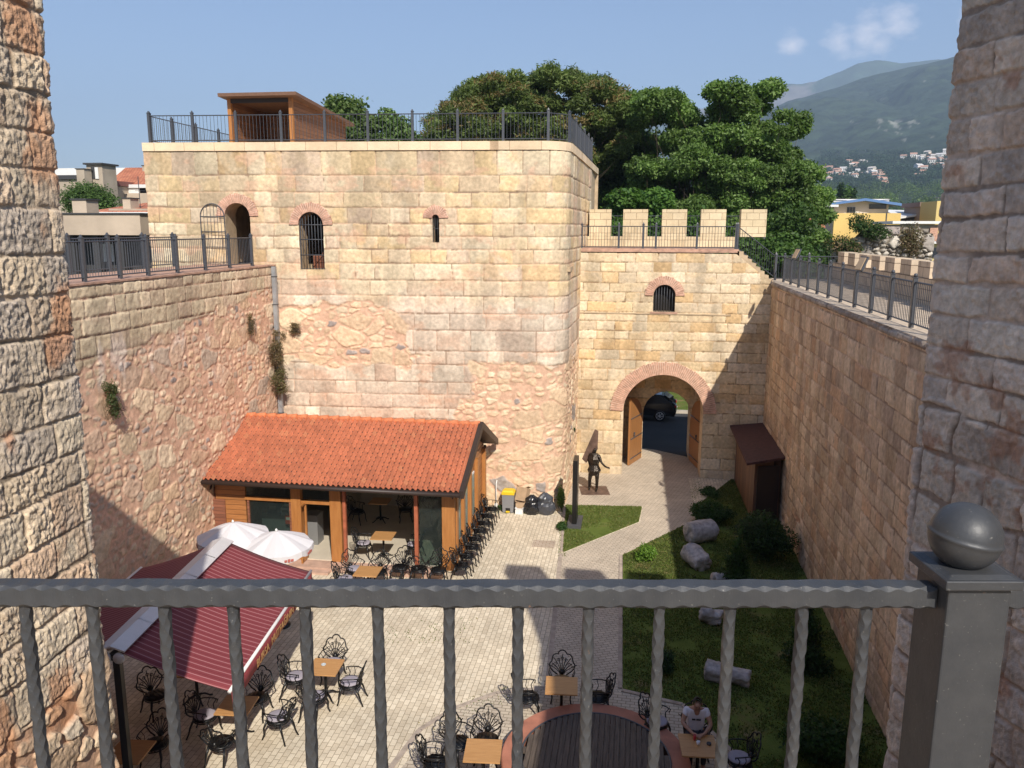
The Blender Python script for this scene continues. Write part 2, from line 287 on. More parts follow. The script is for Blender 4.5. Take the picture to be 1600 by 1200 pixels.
# ---------------------------------------------------------------- masonry
class Ashlar:
    def __init__(s, z0, hs, bw, seed, joint=.010, rough=.012, bulge=.03, cols=None, off=.02, mort=(.32, .22, .15), var=1., chis=0, wob=.012, R=.032, pil=.25):
        s.e = np.concatenate([[z0], z0 + np.cumsum(hs)]); s.bw = bw; s.seed = seed; s.j = joint; s.r = rough; s.b = bulge; s.off = off; s.mort = np.array(mort); s.chis = chis; s.wob = wob; s.R = R; s.pil = pil
        s.cols = np.array(cols if cols is not None else [(.66, .49, .31), (.60, .43, .27), (.70, .55, .38), (.62, .42, .22), (.58, .42, .31), (.66, .52, .36)])
    def __call__(s, u, z):
        sd = s.seed; zz = z + s.wob * 2 * (fbm(u * .7, z * .7, sd, 2) - .5) * 2
        ci = np.clip(np.searchsorted(s.e, zz) - 1, 0, len(s.e) - 2)
        dz = np.minimum(zz - s.e[ci], s.e[ci + 1] - zz); du = np.zeros_like(u); bi = np.zeros(u.shape, int)
        uu = u + s.wob * (vn(u * 3, z * 3, sd + 3) - .5) * 2
        lo, hi = u.min() - 3, u.max() + 3
        for c in np.unique(ci):
            rs = np.random.RandomState(sd * 1000 + c); hgt = s.e[c + 1] - s.e[c]
            w = s.bw * (.55 + rs.rand(int((hi - lo) / s.bw * 1.9) + 8) * .95) * np.clip(.6 + hgt, .8, 1.3)
            ed = lo - rs.rand() * s.bw + np.cumsum(w); k = ci == c; q = uu[k]; b = np.clip(np.searchsorted(ed, q), 1, len(ed) - 1)
            bi[k] = b; du[k] = np.minimum(q - ed[b - 1], ed[b] - q) * 1.45
        # rounded block corners
        R = s.R; a = np.maximum(R - du, 0); b2 = np.maximum(R - dz, 0); d = np.where((du < R) & (dz < R), R - np.hypot(a, b2), np.minimum(du, dz))
        d = d + (fbm(u * 11, z * 11, sd + 9, 3) - .5) * .040 - .016 * ss(fbm(u * 2.1, z * 2.1, sd + 8, 3), .55, .75)
        r1 = h01(bi, ci, sd); r2 = h01(bi, ci, sd + 1); r3 = h01(bi, ci, sd + 2)
        prof = ss(d, s.j * .4, s.j + .022)
        n1 = fbm(u * 5, z * 5, sd + 20, 4); n2 = fbm(u * 22 + r1 * 50, z * 15, sd + 30, 3)
        h = prof * (s.b + (r1 - .5) * s.off + (n1 - .5) * s.r * 3 + (n2 - .5) * s.r * 1.6 + ss(d, 0, .12) * s.b * s.pil)
        if s.chis:
            h = h + prof * s.chis * ((vn(u * 36 + 5 * vn(u * 4, z * 3, 5) + z * 5, z * 20, sd + 40) - .5) + .7 * (vn(u * 55, z * 34 + u * 8, sd + 42) - .5)) * (.55 + .9 * vn(u * 2.5, z * 2.5, sd + 41))
        k = s.cols[(r2 * len(s.cols)).astype(int) % len(s.cols)]
        k2 = s.cols[(r3 * len(s.cols)).astype(int) % len(s.cols)]
        t = ss(fbm(u * 2.2 + r1 * 9, z * 2.2, sd + 50, 4), .42, .68)[..., None] * .6
        col = lerp(k, k2, t) * (.84 + .32 * fbm(u * 11, z * 11, sd + 60, 4)[..., None]) * (.86 + .26 * r1[..., None])
        m = ss(d, s.j * .5, s.j + .012)[..., None]
        st = fbm(u * 1.6, z * .35, sd + 70, 4)[..., None]; big = fbm(u * .5, z * .5, sd + 72, 4)[..., None]; col = col * (.80 + .26 * ss(st, .3, .6)) * (.88 + .24 * big)
        ml_ = ss(fbm(u * 1.1, z * 2.2, sd + 74, 3), .45, .6)[..., None]
        return h, lerp(lerp(s.mort * .8, s.mort * 1.5, ml_), col, m)
class Rubble:
    def __init__(s, cell, seed, asp=1.5, cols=None, mort=(.60, .34, .22), fill=.78, amp=.05, big=.35, chis=0):
        s.c = cell; s.seed = seed; s.a = asp; s.mort = np.array(mort); s.fill = fill; s.amp = amp; s.big = big; s.chis = chis
        s.cols = np.array(cols if cols is not None else [(.62, .46, .32), (.66, .44, .30), (.58, .38, .26), (.55, .42, .33), (.64, .40, .27), (.50, .33, .24)])
    def layer(s, u, z, c, sd):
        wx = u + (fbm(u * 2.5 / c * .3, z * 2.5 / c * .3, sd, 3) - .5) * c * .9; wz = z + (fbm(u * 2.5 / c * .3 + 9, z * 2.5 / c * .3, sd + 1, 3) - .5) * c * .7
        x = wx / (c * s.a); y = wz / c; ix = np.floor(x).astype(np.int64); iy = np.floor(y).astype(np.int64)
        f1 = np.full(u.shape, 9.); f2 = np.full(u.shape, 9.); bx = ix.copy(); by = iy.copy()
        for dx in (-1, 0, 1):
            for dy in (-1, 0, 1):
                jx = ix + dx; jy = iy + dy; px = jx + .15 + .7 * h01(jx, jy, sd); py = jy + .15 + .7 * h01(jx, jy, sd + 1); d = np.hypot(x - px, y - py)
                n = d < f1; f2 = np.where(n, f1, np.minimum(f2, d)); bx = np.where(n, jx, bx); by = np.where(n, jy, by); f1 = np.where(n, d, f1)
        return (f2 - f1) * c * .55, f1 * c, bx, by
    def __call__(s, u, z):
        sd = s.seed
        d1, g1, bx, by = s.layer(u, z, s.c, sd); d2, g2, cx, cy = s.layer(u, z, s.c * 2.6, sd + 100)
        use = h01(cx, cy, sd + 7) < s.big
        d = np.where(use, d2, d1); bx = np.where(use, cx + 5000, bx); by = np.where(use, cy, by); g = np.where(use, g2, g1)
        gone = h01(bx, by, sd + 5) > np.where(use, 1.1, s.fill)
        r1 = h01(bx, by, sd + 2); r2 = h01(bx, by, sd + 3); w = .012 + .035 * h01(bx, by, sd + 8)
        dd = d - w + (fbm(u * 12, z * 12, sd + 9, 3) - .5) * .03; dd = np.where(gone, -.02, dd)
        prof = ss(dd, 0, .020)
        n2 = fbm(u * 9, z * 9, sd + 31, 4); n3 = fbm(u * 2, z * 2, sd + 33, 3)
        h = prof * (s.amp * (.5 + r1 * .8) + (n2 - .5) * .035) + (n2 - .5) * .015 + (n3 - .5) * .05
        if s.chis: h = h + prof * s.chis * (vn(u * 30, z * 20, sd + 40) - .5)
        k = s.cols[(r2 * len(s.cols)).astype(int) % len(s.cols)]
        grey = (h01(bx, by, sd + 12) < .04)[..., None]; k = np.where(grey, np.array((.36, .31, .28)), k)
        col = k * (.8 + .4 * fbm(u * 7, z * 7, sd + 60, 3)[..., None]) * (.88 + .24 * r1[..., None])
        mo = s.mort * (.82 + .36 * fbm(u * 4, z * 4, sd + 61, 4)[..., None])
        return h, lerp(mo, col, ss(dd, -.004, .014)[..., None])
def blend(pa, pb, mask):
    def f(u, z):
        ha, ca = pa(u, z); hb, cb = pb(u, z); t = mask(u, z); t2 = t[..., None]; return ha * (1 - t) + hb * t, ca * (1 - t2) + cb * t2
    return f
class Path:
    def __init__(s, pts):
        s.p = np.array(pts, float); s.L = np.concatenate([[0], np.cumsum(np.hypot(*np.diff(s.p, axis=0).T))])
    def pos(s, u): return np.interp(u, s.L, s.p[:, 0]), np.interp(u, s.L, s.p[:, 1])
    def __call__(s, u, e=.08):
        x, y = s.pos(u); a, b = s.pos(np.maximum(u - e, 0)); c, d = s.pos(np.minimum(u + e, s.L[-1])); tx, ty = c - a, d - b; l = np.hypot(tx, ty) + 1e-9
        return x, y, ty / l, -tx / l     # outward = right of travel
    def u_at(s, x=None, y=None): k = 0 if x is not None else 1; v = x if x is not None else y; us = np.linspace(0, s.L[-1], 4000); q = s.pos(us)[k]; return float(us[np.argmin(abs(q - v))])
def arch_sd(c, hw, spring, bot):
    def f(u, z): return np.maximum(np.where(z > spring, np.hypot(u - c, z - spring) - hw, np.abs(u - c) - hw), bot - z)
    return f
def wall(name, path, us, zs, pat, mats, parent=None, opens=(), top=None):
    U, Zg = np.meshgrid(us, zs); step = max(np.median(np.diff(us)), np.median(np.diff(zs)))
    if top is not None:
        T = top(U); Zg = zs[0] + (Zg - zs[0]) * (T - zs[0]) / (zs[-1] - zs[0])
    if opens:
        sdf = lambda a, b: np.minimum.reduce([o(a, b) for o in opens])
        for _ in range(2):
            s0 = sdf(U, Zg); e = .004; gx = (sdf(U + e, Zg) - sdf(U - e, Zg)) / (2 * e); gz = (sdf(U, Zg + e) - sdf(U, Zg - e)) / (2 * e)
            k = abs(s0) < step * .62; U = np.where(k, U - gx * s0, U); Zg = np.where(k, Zg - gz * s0, Zg)
    h, col = pat(U, Zg)
    x, y, nx, ny = path(U); V = np.stack([x + nx * h, y + ny * h, Zg], -1).reshape(-1, 3); nu, nz_ = len(us), len(zs)
    I = np.arange(nu * nz_).reshape(nz_, nu); F = np.stack([I[:-1, :-1], I[:-1, 1:], I[1:, 1:], I[1:, :-1]], -1).reshape(-1, 4)
    if opens:
        uc = (U[:-1, :-1] + U[:-1, 1:] + U[1:, 1:] + U[1:, :-1]).ravel() / 4; zc = (Zg[:-1, :-1] + Zg[:-1, 1:] + Zg[1:, 1:] + Zg[1:, :-1]).ravel() / 4
        F = F[sdf(uc, zc) > 0]
    return npmesh(name, V, F, mats, parent, col.reshape(-1, 3))
def rng_h(seed, total, hs):
    out = list(hs); r = random.Random(seed)
    while sum(out) < total + .5: out.append(r.choice((.42, .5, .55, .6)))
    return out
def arch_outline(c, hw, spring, bot, n=24):
    pts = [(c + hw, bot)] + [(c + hw * math.cos(math.pi * i / n), spring + hw * math.sin(math.pi * i / n)) for i in range(n + 1)] + [(c - hw, bot)]
    return pts
def brick_arch(name, P3, c, r0, r1, spring, parent, nb=34, a0=0, a1=180, proud=.075, thick=.17):
    """ring of radial bricks; P3(u, z, out) -> point"""
    mb = MB(); n = nb * 2; back = proud - thick
    for i in range(nb):
        t0 = rad(a0 + (a1 - a0) * (i + .0) / nb); t1 = rad(a0 + (a1 - a0) * (i + 1.) / nb)
        for (ta, tb, ra, rb, pr, mi) in ((t0, t1, r0 + .006, r1 - .012, proud - .012, 1), (lerp(t0, t1, .16), lerp(t0, t1, .84), r0, r1 + random.uniform(-.04, .02), proud + random.uniform(-.006, .008), 0)):
            q = [P3(c + ra * math.cos(ta), spring + ra * math.sin(ta), back), P3(c + rb * math.cos(ta), spring + rb * math.sin(ta), back), P3(c + rb * math.cos(tb), spring + rb * math.sin(tb), back), P3(c + ra * math.cos(tb), spring + ra * math.sin(tb), back),
                 P3(c + ra * math.cos(ta), spring + ra * math.sin(ta), pr), P3(c + rb * math.cos(ta), spring + rb * math.sin(ta), pr), P3(c + rb * math.cos(tb), spring + rb * math.sin(tb), pr), P3(c + ra * math.cos(tb), spring + ra * math.sin(tb), pr)]
            mb.hexa(q, mi)
    return mb.build(name, [M_BRICK, M_MORTAR], parent)
def reveal(name, P3, outline, depth, mats, parent, thick=.0):
    """inner faces of an opening: outline swept inwards"""
    vs = []; fs = []; n = len(outline)
    for o in (0.02, -depth):
        for (u, z) in outline: vs.append(P3(u, z, o))
    for i in range(n - 1): fs.append((i, i + 1, n + i + 1, n + i))
    fs.append((n - 1, 0, n, 2 * n - 1))
    return MB().add(vs, fs).build(name, mats, parent)
def flatP3(path):
    def f(u, z, o):
        x, y, nx, ny = path(np.array([float(u)])); return Vector((x[0] + nx[0] * o, y[0] + ny[0] * o, z))
    return f
# ================================================================ main tower
TYW = rad(4)
def tw(x): return 28.7 + (x + 4.5) * math.tan(TYW)
TR = 1.15
def arcpts(cx, cy, r, a0, a1, n): return [(cx + r * math.cos(rad(a0 + (a1 - a0) * i / n)), cy + r * math.sin(rad(a0 + (a1 - a0) * i / n))) for i in range(n + 1)]
tpath = Path([(-17.5, tw(-17.5)), (-3.55, tw(-3.55))] + arcpts(-3.47, tw(-3.55) + 1.1, 1.1, -86, 3, 14)[1:] + [(-2.24, 33.8), (-2.12, 38.5)])
TL = tpath.L[-1]; uT = lambda x: tpath.u_at(x=x) if x < -3.6 else None
CREAM = [(.66, .52, .33), (.61, .47, .31), (.70, .58, .40), (.62, .44, .25), (.61, .47, .34), (.66, .55, .39), (.63, .50, .34), (.68, .51, .29)]
PINKY = [(.66, .54, .42), (.62, .49, .38), (.70, .60, .47), (.63, .47, .35), (.66, .55, .43), (.67, .52, .39)]
hs_top = [.27, .86, .58, .53, .56, .44, .46, .5, .60, .55, .62, .60, .76, .5, .66]
hs_bot = []; zc = 13.27 - sum(hs_top); hs_all = hs_top[:]
rr = random.Random(4)
while sum(hs_all) < 13.6: hs_all.append(rr.choice((.42, .47, .52, .36)))
z0t = 13.27 - sum(hs_all)
pa1 = Ashlar(z0t, hs_all[::-1], .82, 11, cols=CREAM, rough=.009, bulge=.026, mort=(.40, .28, .19), off=.022)
pa2 = Ashlar(z0t, hs_all[::-1], .82, 11, cols=PINKY, rough=.009, bulge=.026, mort=(.42, .29, .21), off=.022)
rubT = Rubble(.25, 31, 1.7, amp=.030, fill=.84, big=.5, mort=(.66, .43, .30), cols=[(.72, .55, .37), (.70, .51, .34), (.66, .48, .32), (.74, .60, .42), (.69, .50, .33)])
uA, uB = tpath.u_at(x=-8.1), tpath.u_at(x=-6.7); uD = tpath.u_at(x=-3.6)
def maskT(u, z):
    n = (fbm(u * 1.1, z * 1.1, 77, 4) - .5) * 1.6 + (vn(u * 1.9, z * 2.2, 79) - .5) * .5
    a = ss(n * .6 + np.minimum(np.minimum(z - 5.35, 7.55 - z) * 1.2, (uA - u)) + .12, 0, .12)
    s_ = (5.6 - z) * .6 + .1; edge = np.minimum(u - (uB + .9 - (z < 4.2) * .5), 5.55 - z)
    b = ss(edge * 1.1 + n * .55 + .05, 0, .12) * ss(34 - u, 0, .5)
    c = ss(n + .1 - abs(z - 5.75) * 1.3 - abs(u - uA + .2) * .25, 0, .1)
    return np.clip(np.maximum(np.maximum(a, b), c), 0, 1)
def patT(u, z):
    h1, c1 = pa1(u, z); c2 = pa2(u, z)[1]; hr, cR = rubT(u, z)
    k = ss(8.6 - z + (fbm(u * .5, z * .5, 5, 3) - .5) * 3, 0, 1.5)[..., None]; c1 = lerp(c1, c2, k)
    # pink mortar daubs
    db = ss(fbm(u * 1.3, z * 2.2, 90, 5), .60, .70)[..., None] * .5; c1 = lerp(c1, np.array((.64, .40, .27)), db)
    t = maskT(u, z); return h1 * (1 - t) + hr * t, lerp(c1, cR, t[..., None])
G = .03
openT = []
uDoor, uWin, uSlot = tpath.u_at(x=-14.17), tpath.u_at(x=-11.5), tpath.u_at(x=-7.0)
OP = dict(door=(uDoor, .46, 10.72, 8.98), window=(uWin, .45, 10.42, 8.84), slot=(uSlot, .12, 10.67, 9.82))
us = np.arange(0, TL, G); zs = np.arange(-.05, 13.0 + G, G)
tower = empty('stone_tower', 'massive square tower of pale cut stone with rounded corner, arched doorway and two barred openings', 'tower', (-10, 32, 0))
def to_local(o, par): o.matrix_parent_inverse = Matrix.Translation(-Vector(par.location)); return o
_w = wall('wall', tpath, us, zs, patT, M_STONE, tower, [arch_sd(*OP[k]) for k in OP]); to_local(_w, tower)
tp3 = flatP3(tpath)
# cap course and hollow body
mb = MB(); pts = []
outer = [tuple(np.array(tpath.pos(u))) for u in np.linspace(0, TL, 60)]
capo = []
for u in np.linspace(0, TL, 80):
    p = tp3(u, 0, .07); capo.append((p.x, p.y))
ring = capo + [(-1.95, 42), (-17.6, 42)]
mb.poly(ring, 12.98, 13.27)
o = to_local(mb.build('cap_course', brick_mat('tower cap stone', (.74, .58, .40), (.68, .52, .34), (.45, .32, .2), 1.1, 2.2, .012, 'xy'), tower), tower)
mb = MB(); mb.box((-17.42, 35, 6.4), (.12, 14, 13.1)); mb.box((-9.7, 41.9, 6.4), (15.5, .2, 13.1)); mb.box((-2.2, 40.3, 6.4), (.2, 3.4, 13.1)); to_local(mb.build('rear_wall', M_SIMPLE, tower), tower)
mb = MB(); mb.box((-9.8, 33, 8.87), (15, 7.0, .15)); to_local(mb.build('floor', M_SIMPLE, tower), tower)
mb = MB(); mb.box((-9.8, 34.2, 11), (15, .3, 4.0)); mb.box((-12.75, 31.2, 11), (.3, 6, 4.0)); mb.box((-15.4, 31.2, 11), (.3, 6, 4.0)); to_local(mb.build('inner_wall', M_SIMPLE, tower), tower)
for k, (c, hw, sp, bot) in OP.items():
    th = {'door': .33, 'window': .34, 'slot': .33}[k]
    to_local(brick_arch('brick_arch', tp3, c, hw, hw + th, sp, tower, {'door': 30, 'window': 28, 'slot': 16}[k]), tower)
    to_local(reveal('reveal', tp3, arch_outline(c, hw, sp, bot), .9 if k != 'slot' else .6, M_SIMPLE, tower), tower)
def grille(name, P3, c, hw, sp, bot, parent, nb, bars, out=-.06, frame=.045, r=.012):
    mb = MB()
    ol = [P3(u, z, out) for u, z in arch_outline(c, hw - frame / 2, sp, bot + frame / 2, 16)]
    mb.tube(ol, frame / 2, 4, closed=True, smooth=False)
    for i in range(nb):
        u = c - hw + 2 * hw * (i + 1) / (nb + 1); zt = sp + math.sqrt(max(hw ** 2 - (u - c) ** 2, 0)); mb.tube([P3(u, bot, out), P3(u, zt, out)], r, 5)
    for z in bars: mb.tube([P3(c - hw, z, out + .01), P3(c + hw, z, out + .01)], r * 1.5, 4)
    return mb.build(name, M_IRON, parent)
to_local(grille('window_grille', tp3, *OP['window'], tower, 7, (10.42, 9.9, 9.35)), tower)
to_local(grille('slot_grille', tp3, *OP['slot'], tower, 2, (10.3,), r=.009, frame=.025), tower)
# wooden shutters leaning inside the window
mb = MB(); mb.box((-11.5, 29.25, 9.05), (.8, .05, .5)); mb.box((-11.45, 29.2, 9.4), (1.3, .05, .07), tilt=Matrix.Rotation(rad(-48), 3, 'Y')); to_local(mb.build('inner_boarding', M_WOODR, tower), tower)
# open iron gate of the doorway, swung back on its hinge to the left
gt = empty('iron_gate', 'arched iron bar gate swung open beside the tower doorway', 'gate', (-14.62, 27.9, 9.02), rad(182))
def gP(u, z, o): return Vector((u, o, z))
mb = MB(); ol = [Vector((u, 0, z)) for u, z in arch_outline(.46, .45, 1.68, .03, 16)]; mb.tube(ol, .02, 4, closed=True, smooth=False); mb.build('gate_frame', M_IRON, gt)
mb = MB()
for i in range(6):
    u = .01 + .9 * (i + 1) / 7; mb.tube([(u, 0, .03), (u, 0, 1.68 + math.sqrt(.45 ** 2 - (u - .46) ** 2))], .009, 5)
for z in (.6, 1.15, 1.68): mb.tube([(.02, 0, z), (.9, 0, z)], .014, 4)
mb.build('bars', M_IRON, gt)
# ================================================================ gate wall
gpath = Path([(-2.3, 33.8), (5.5, 33.8)]); gx = lambda x: x + 2.3
GC = 1.34; gx0 = gx(GC)
hg = [.42, .5, .46, .55, .5, .42, .45, .4, .42, .5, .38, .42, .44, .36, .40, .38, .42, .4, .38, .44, .4, .4]
YEL = [(.68, .54, .35), (.64, .49, .30), (.71, .59, .42), (.63, .44, .24), (.67, .54, .38), (.69, .56, .39), (.67, .52, .34)]
pg = Ashlar(-.05, hg, .85, 21, joint=.006, cols=YEL, rough=.008, bulge=.020, off=.016, mort=(.36, .25, .15), wob=.010)
def topG(u): x = u - 2.3; return np.interp(x, [-3, 3.95, 4.05, 5.35, 6], [9.36, 9.36, 9.30, 8.27, 8.27])
OG = dict(gate=(gx0, 1.64, 2.78, -1), window=(gx(1.22), .44, 7.65, 6.99))
gatew = empty('gate_wall', 'yellow cut stone curtain wall pierced by the arched brick rimmed gateway', 'wall', (1.3, 33.8, 0))
w_ = wall('wall', gpath, np.arange(0, 7.8 + G, G), np.arange(-.05, 9.36 + G, G), pg, M_STONE, gatew, [arch_sd(*OG['gate']), arch_sd(*OG['window'])], topG); to_local(w_, gatew)
gp3 = flatP3(gpath)
to_local(brick_arch('brick_arch', gp3, gx0, 1.66, 2.2, 2.72, gatew, 74, 2, 178), gatew)
to_local(brick_arch('brick_arch', gp3, gx(1.22), .45, .80, 7.65, gatew, 26), gatew)
to_local(reveal('reveal', gp3, arch_outline(*OG['window'][:3], 6.99), .8, M_SIMPLE, gatew), gatew)
mb = MB(); mb.box((1.22, 34.25, 7.5), (1.2, .1, 1.6)); to_local(mb.build('window_back', M_DARK, gatew), gatew)  # near-black board paints in the darkness of the unlit window interior
to_local(grille('window_grille', gp3, *OG['window'], gatew, 7, (), frame=.02, r=.013), gatew)
mb = MB(); mb.box((1.22, 33.78, 6.95), (1.1, .1, .07)); to_local(mb.build('window_sill', M_BRICKD, gatew), gatew)
# passage: wide outer vault, then a narrower inner arch
ppath = Path([(-2.3, 36.6), (5.5, 36.6)])
M_VAULT = brick_mat('vault stone', (.56, .43, .29), (.64, .50, .35), (.3, .22, .15), .8, .45, .012, 'yz', warp=.03)
to_local(reveal('vault', gp3, arch_outline(gx0, 1.64, 2.78, -.3), 2.8, M_VAULT, gatew), gatew)
pin = Ashlar(-.05, hg, .7, 23, joint=.006, cols=YEL, rough=.006, bulge=.012, mort=(.40, .28, .17), wob=.005)
IC = gx(1.62)
w_ = wall('inner_arch_wall', ppath, np.arange(1.6, 5.8, .04), np.arange(-.05, 5.0, .04), pin, M_STONE, gatew, [arch_sd(IC, 1.05, 2.08, -1)]); to_local(w_, gatew)
to_local(reveal('inner_reveal', flatP3(ppath), arch_outline(IC, 1.05, 2.08, -.3), 1.5, M_VAULT, gatew), gatew)
mb = MB()   # body of the wall behind the facing, left and right of the passage and above it
mb.box((-1.3, 36.0, 4.6), (1.98, 4.1, 9.4)); mb.box((4.4, 36.0, 4.05), (2.1, 4.1, 8.2)); mb.box((1.4, 36.2, 7.0), (3.5, 3.7, 4.7)); mb.box((-.1, 37.4, 3), (1.0, 1.5, 5)); mb.box((3.2, 37.4, 3), (.95, 1.5, 5)); mb.box((1.5, 37.4, 4.4), (2.6, 1.5, 2.4))
to_local(mb.build('core', M_SIMPLE, gatew), gatew)
mb = MB()
mb.box((.87, 33.86, 9.43), (6.3, .25, .07)); mb.box((.87, 35.4, 9.50), (6.4, 3.2, .07)); to_local(mb.build('brick_walkway', M_BRICKD, gatew), gatew)
mb = MB()
for i in range(8):
    zt = 9.45 - i * .155; xa = 4.1 + i * .17; mb.box((xa + .085, 35.4, zt / 2 + 4), (.17, 3.1, zt - 8))
mb.box((.8, 33.765, 6.9), (6.2, .03, .05)); to_local(mb.build('steps', M_SIMPLE, gatew), gatew)
# string course line
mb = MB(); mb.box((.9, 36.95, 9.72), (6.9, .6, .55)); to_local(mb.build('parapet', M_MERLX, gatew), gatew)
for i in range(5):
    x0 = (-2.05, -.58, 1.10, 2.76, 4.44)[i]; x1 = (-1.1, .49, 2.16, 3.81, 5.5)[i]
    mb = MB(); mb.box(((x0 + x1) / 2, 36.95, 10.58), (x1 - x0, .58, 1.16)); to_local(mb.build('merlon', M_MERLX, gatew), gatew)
# door leaves standing open in the passage
def door_leaf(name, label, hx, hy, fx, fy, side):
    d = empty(name, label, 'door', (hx, hy, 0.02)); v = Vector((fx - hx, fy - hy, 0)); Ln = v.length; t = v.normalized(); nrm = Vector((t.y, -t.x, 0)) * side
    pts = [Vector((0, 0, 0)), t * Ln, t * Ln + Vector((0, 0, 3.02))]
    n = 8
    for i in range(1, n + 1):
        a = i / n; pts.append(t * Ln * (1 - a) + Vector((0, 0, 1.85 + 1.17 * math.sqrt(max(0, 1 - a * a)) if a < 1 else 1.9)))
    mb = MB(); mb.extrude(pts, nrm * -.09); mb.build('door_leaf', M_DOOR, d)
    for z in (.28, 1.18, 2.1):
        mb = MB(); mb.tube([t * .05 + nrm * .02 + Vector((0, 0, z)), t * (Ln - .05) + nrm * .02 + Vector((0, 0, z))], .022, 4); mb.build('iron_strap', M_IRON, d)
    mb = MB(); c = t * (Ln * .72) + nrm * .04 + Vector((0, 0, 1.3)); mb.tube([c + t * .07 * math.cos(q) + Vector((0, 0, .07 * math.sin(q))) for q in [i * math.pi / 5 for i in range(10)]], .014, 4, closed=True); mb.box(c + Vector((0, 0, .09)), (.06, .06, .08)); mb.build('ring_handle', M_IRON, d)
M_DOOR = wood_mat('varnished door planks', (.30, .13, .045), (.42, .20, .07), (8, 8, .6), .5)
door_leaf('gate_door', 'brown timber gate leaf folded open on the left of the gateway, lit by the sun', .55, 36.5, .02, 35.1, -1)
door_leaf('gate_door', 'brown timber gate leaf folded open on the right of the gateway, in shade', 2.68, 36.5, 3.0, 35.0, 1)
# ================================================================ right curtain wall
rpath = Path([(5.43, 33.8), (5.43, 4.0)])
hr = [.34, .42, .30, .36, .48, .34, .5, .38, .33, .46, .40, .30, .42, .38, .5, .33, .45, .5, .5, .4, .4, .4]
BRN = [(.62, .45, .30), (.56, .40, .26), (.68, .52, .36), (.58, .38, .24), (.48, .35, .25), (.64, .48, .34)]
pr = Ashlar(-.05, hr, .50, 41, joint=.012, cols=BRN, rough=.010, bulge=.020, off=.02, mort=(.36, .25, .18))
yr = Rubble(.22, 43, 1.5, amp=.03, fill=.8, big=.4, mort=(.50, .30, .2), cols=BRN)
pR = blend(pr, yr, lambda u, z: ss((fbm(u * .5, z * .6, 8, 4) - .62) * 6 + (1.5 - z) * .3 - .3, 0, .3))
rw = empty('curtain_wall', 'tall shaded stone wall with crenellated walkway along the right of the garden', 'wall', (6.5, 20, 0))
w_ = wall('wall', rpath, np.concatenate([np.arange(0, 20, .03), np.arange(20, 29.5, .1)]), np.arange(-.05, 8.12, .03), pR, M_STONE, rw); to_local(w_, rw)
prc = Ashlar(8.1, [.17, .3], .9, 44, cols=[(.42, .36, .30), (.48, .40, .32), (.40, .33, .27)], rough=.03, bulge=.05, off=.05)
w_ = wall('coping_face', rpath, np.concatenate([np.arange(0, 20, .03), np.arange(20, 29.5, .1)]), np.arange(8.09, 8.28, .03), prc, M_STONE, rw); to_local(w_, rw)
mb = MB(); mb.box((6.72, 19.6, 8.2), (2.52, 33.6, .13)); to_local(mb.build('walkway', mat('pale walkway stone', (.60, .48, .36), rough=.9, noise=(4, .25), bump=(12, .8, .04)), rw), rw)
mb = MB(); mb.box((6.9, 19, 4.0), (2.2, 32, 8.1)); to_local(mb.build('core', M_SIMPLE, rw), rw)
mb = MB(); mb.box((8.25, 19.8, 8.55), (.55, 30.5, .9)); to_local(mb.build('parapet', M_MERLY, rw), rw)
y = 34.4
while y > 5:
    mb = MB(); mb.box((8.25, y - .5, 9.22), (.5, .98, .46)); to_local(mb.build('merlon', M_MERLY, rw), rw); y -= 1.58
# ================================================================ left curtain wall
lpath = Path([(-12.9, 5.0), (-12.9, 28.4)])
hl = [.45, .5, .5, .42, .5, .5, .4, .5, .45, .5, .45, .5, .38, .45, .5, .5, .46, .46, .3, .3, .3]
OCH = [(.62, .49, .33), (.66, .54, .37), (.58, .45, .31), (.64, .52, .36), (.60, .45, .32)]
zl0 = 8.95 - sum(hl[:19]); pl = Ashlar(zl0, hl, .78, 51, joint=.010, cols=OCH, rough=.013, bulge=.026, off=.03, mort=(.36, .23, .16))
ql = Rubble(.21, 53, 1.55, amp=.020, fill=.86, big=.40, mort=(.68, .43, .30), cols=[(.70, .53, .36), (.70, .49, .32), (.62, .43, .29), (.54, .42, .32), (.74, .58, .41), (.64, .45, .32)])
def ml(u, z):
    yy = u + 5.0; lim = np.interp(yy, [5, 17, 19.5, 22, 25, 27, 28.4], [6.6, 6.9, 7.25, 7.6, 7.9, 8.15, 8.3]); return ss((lim - z) + (fbm(u * .9, z * .9, 12, 4) - .5) * .9, -.06, .06)
def patL(u, z):
    h, c = blend(pl, ql, ml)(u, z); ws = ss(fbm(u * 1.6, z * .7, 60, 4), .62, .74)[..., None] * ss(7.9 - z, 0, .6)[..., None] * ss(z - 5.2, 0, .8)[..., None] * .55; return h, lerp(c, np.array((.72, .62, .54)), ws)
lw = empty('curtain_wall', 'sunlit rubble wall of pink mortar and mixed stones along the left of the courtyard', 'wall', (-14, 17, 0))
w_ = wall('wall', lpath, np.concatenate([np.arange(0, 9, .1), np.arange(9, 23.4, .03)]), np.arange(-.05, 8.96, .03), patL, M_STONE, lw); to_local(w_, lw)
mb = MB(); mb.box((-13.02, 16.7, 8.985), (.34, 23.4, .05)); mb.box((-14.3, 16.7, 8.95), (2.6, 23.4, .10)); to_local(mb.build('brick_walkway', M_BRICKD, lw), lw)
mb = MB(); mb.box((-14.4, 16.7, 4.4), (2.6, 23.2, 8.9)); to_local(mb.build('core', M_SIMPLE, lw), lw)
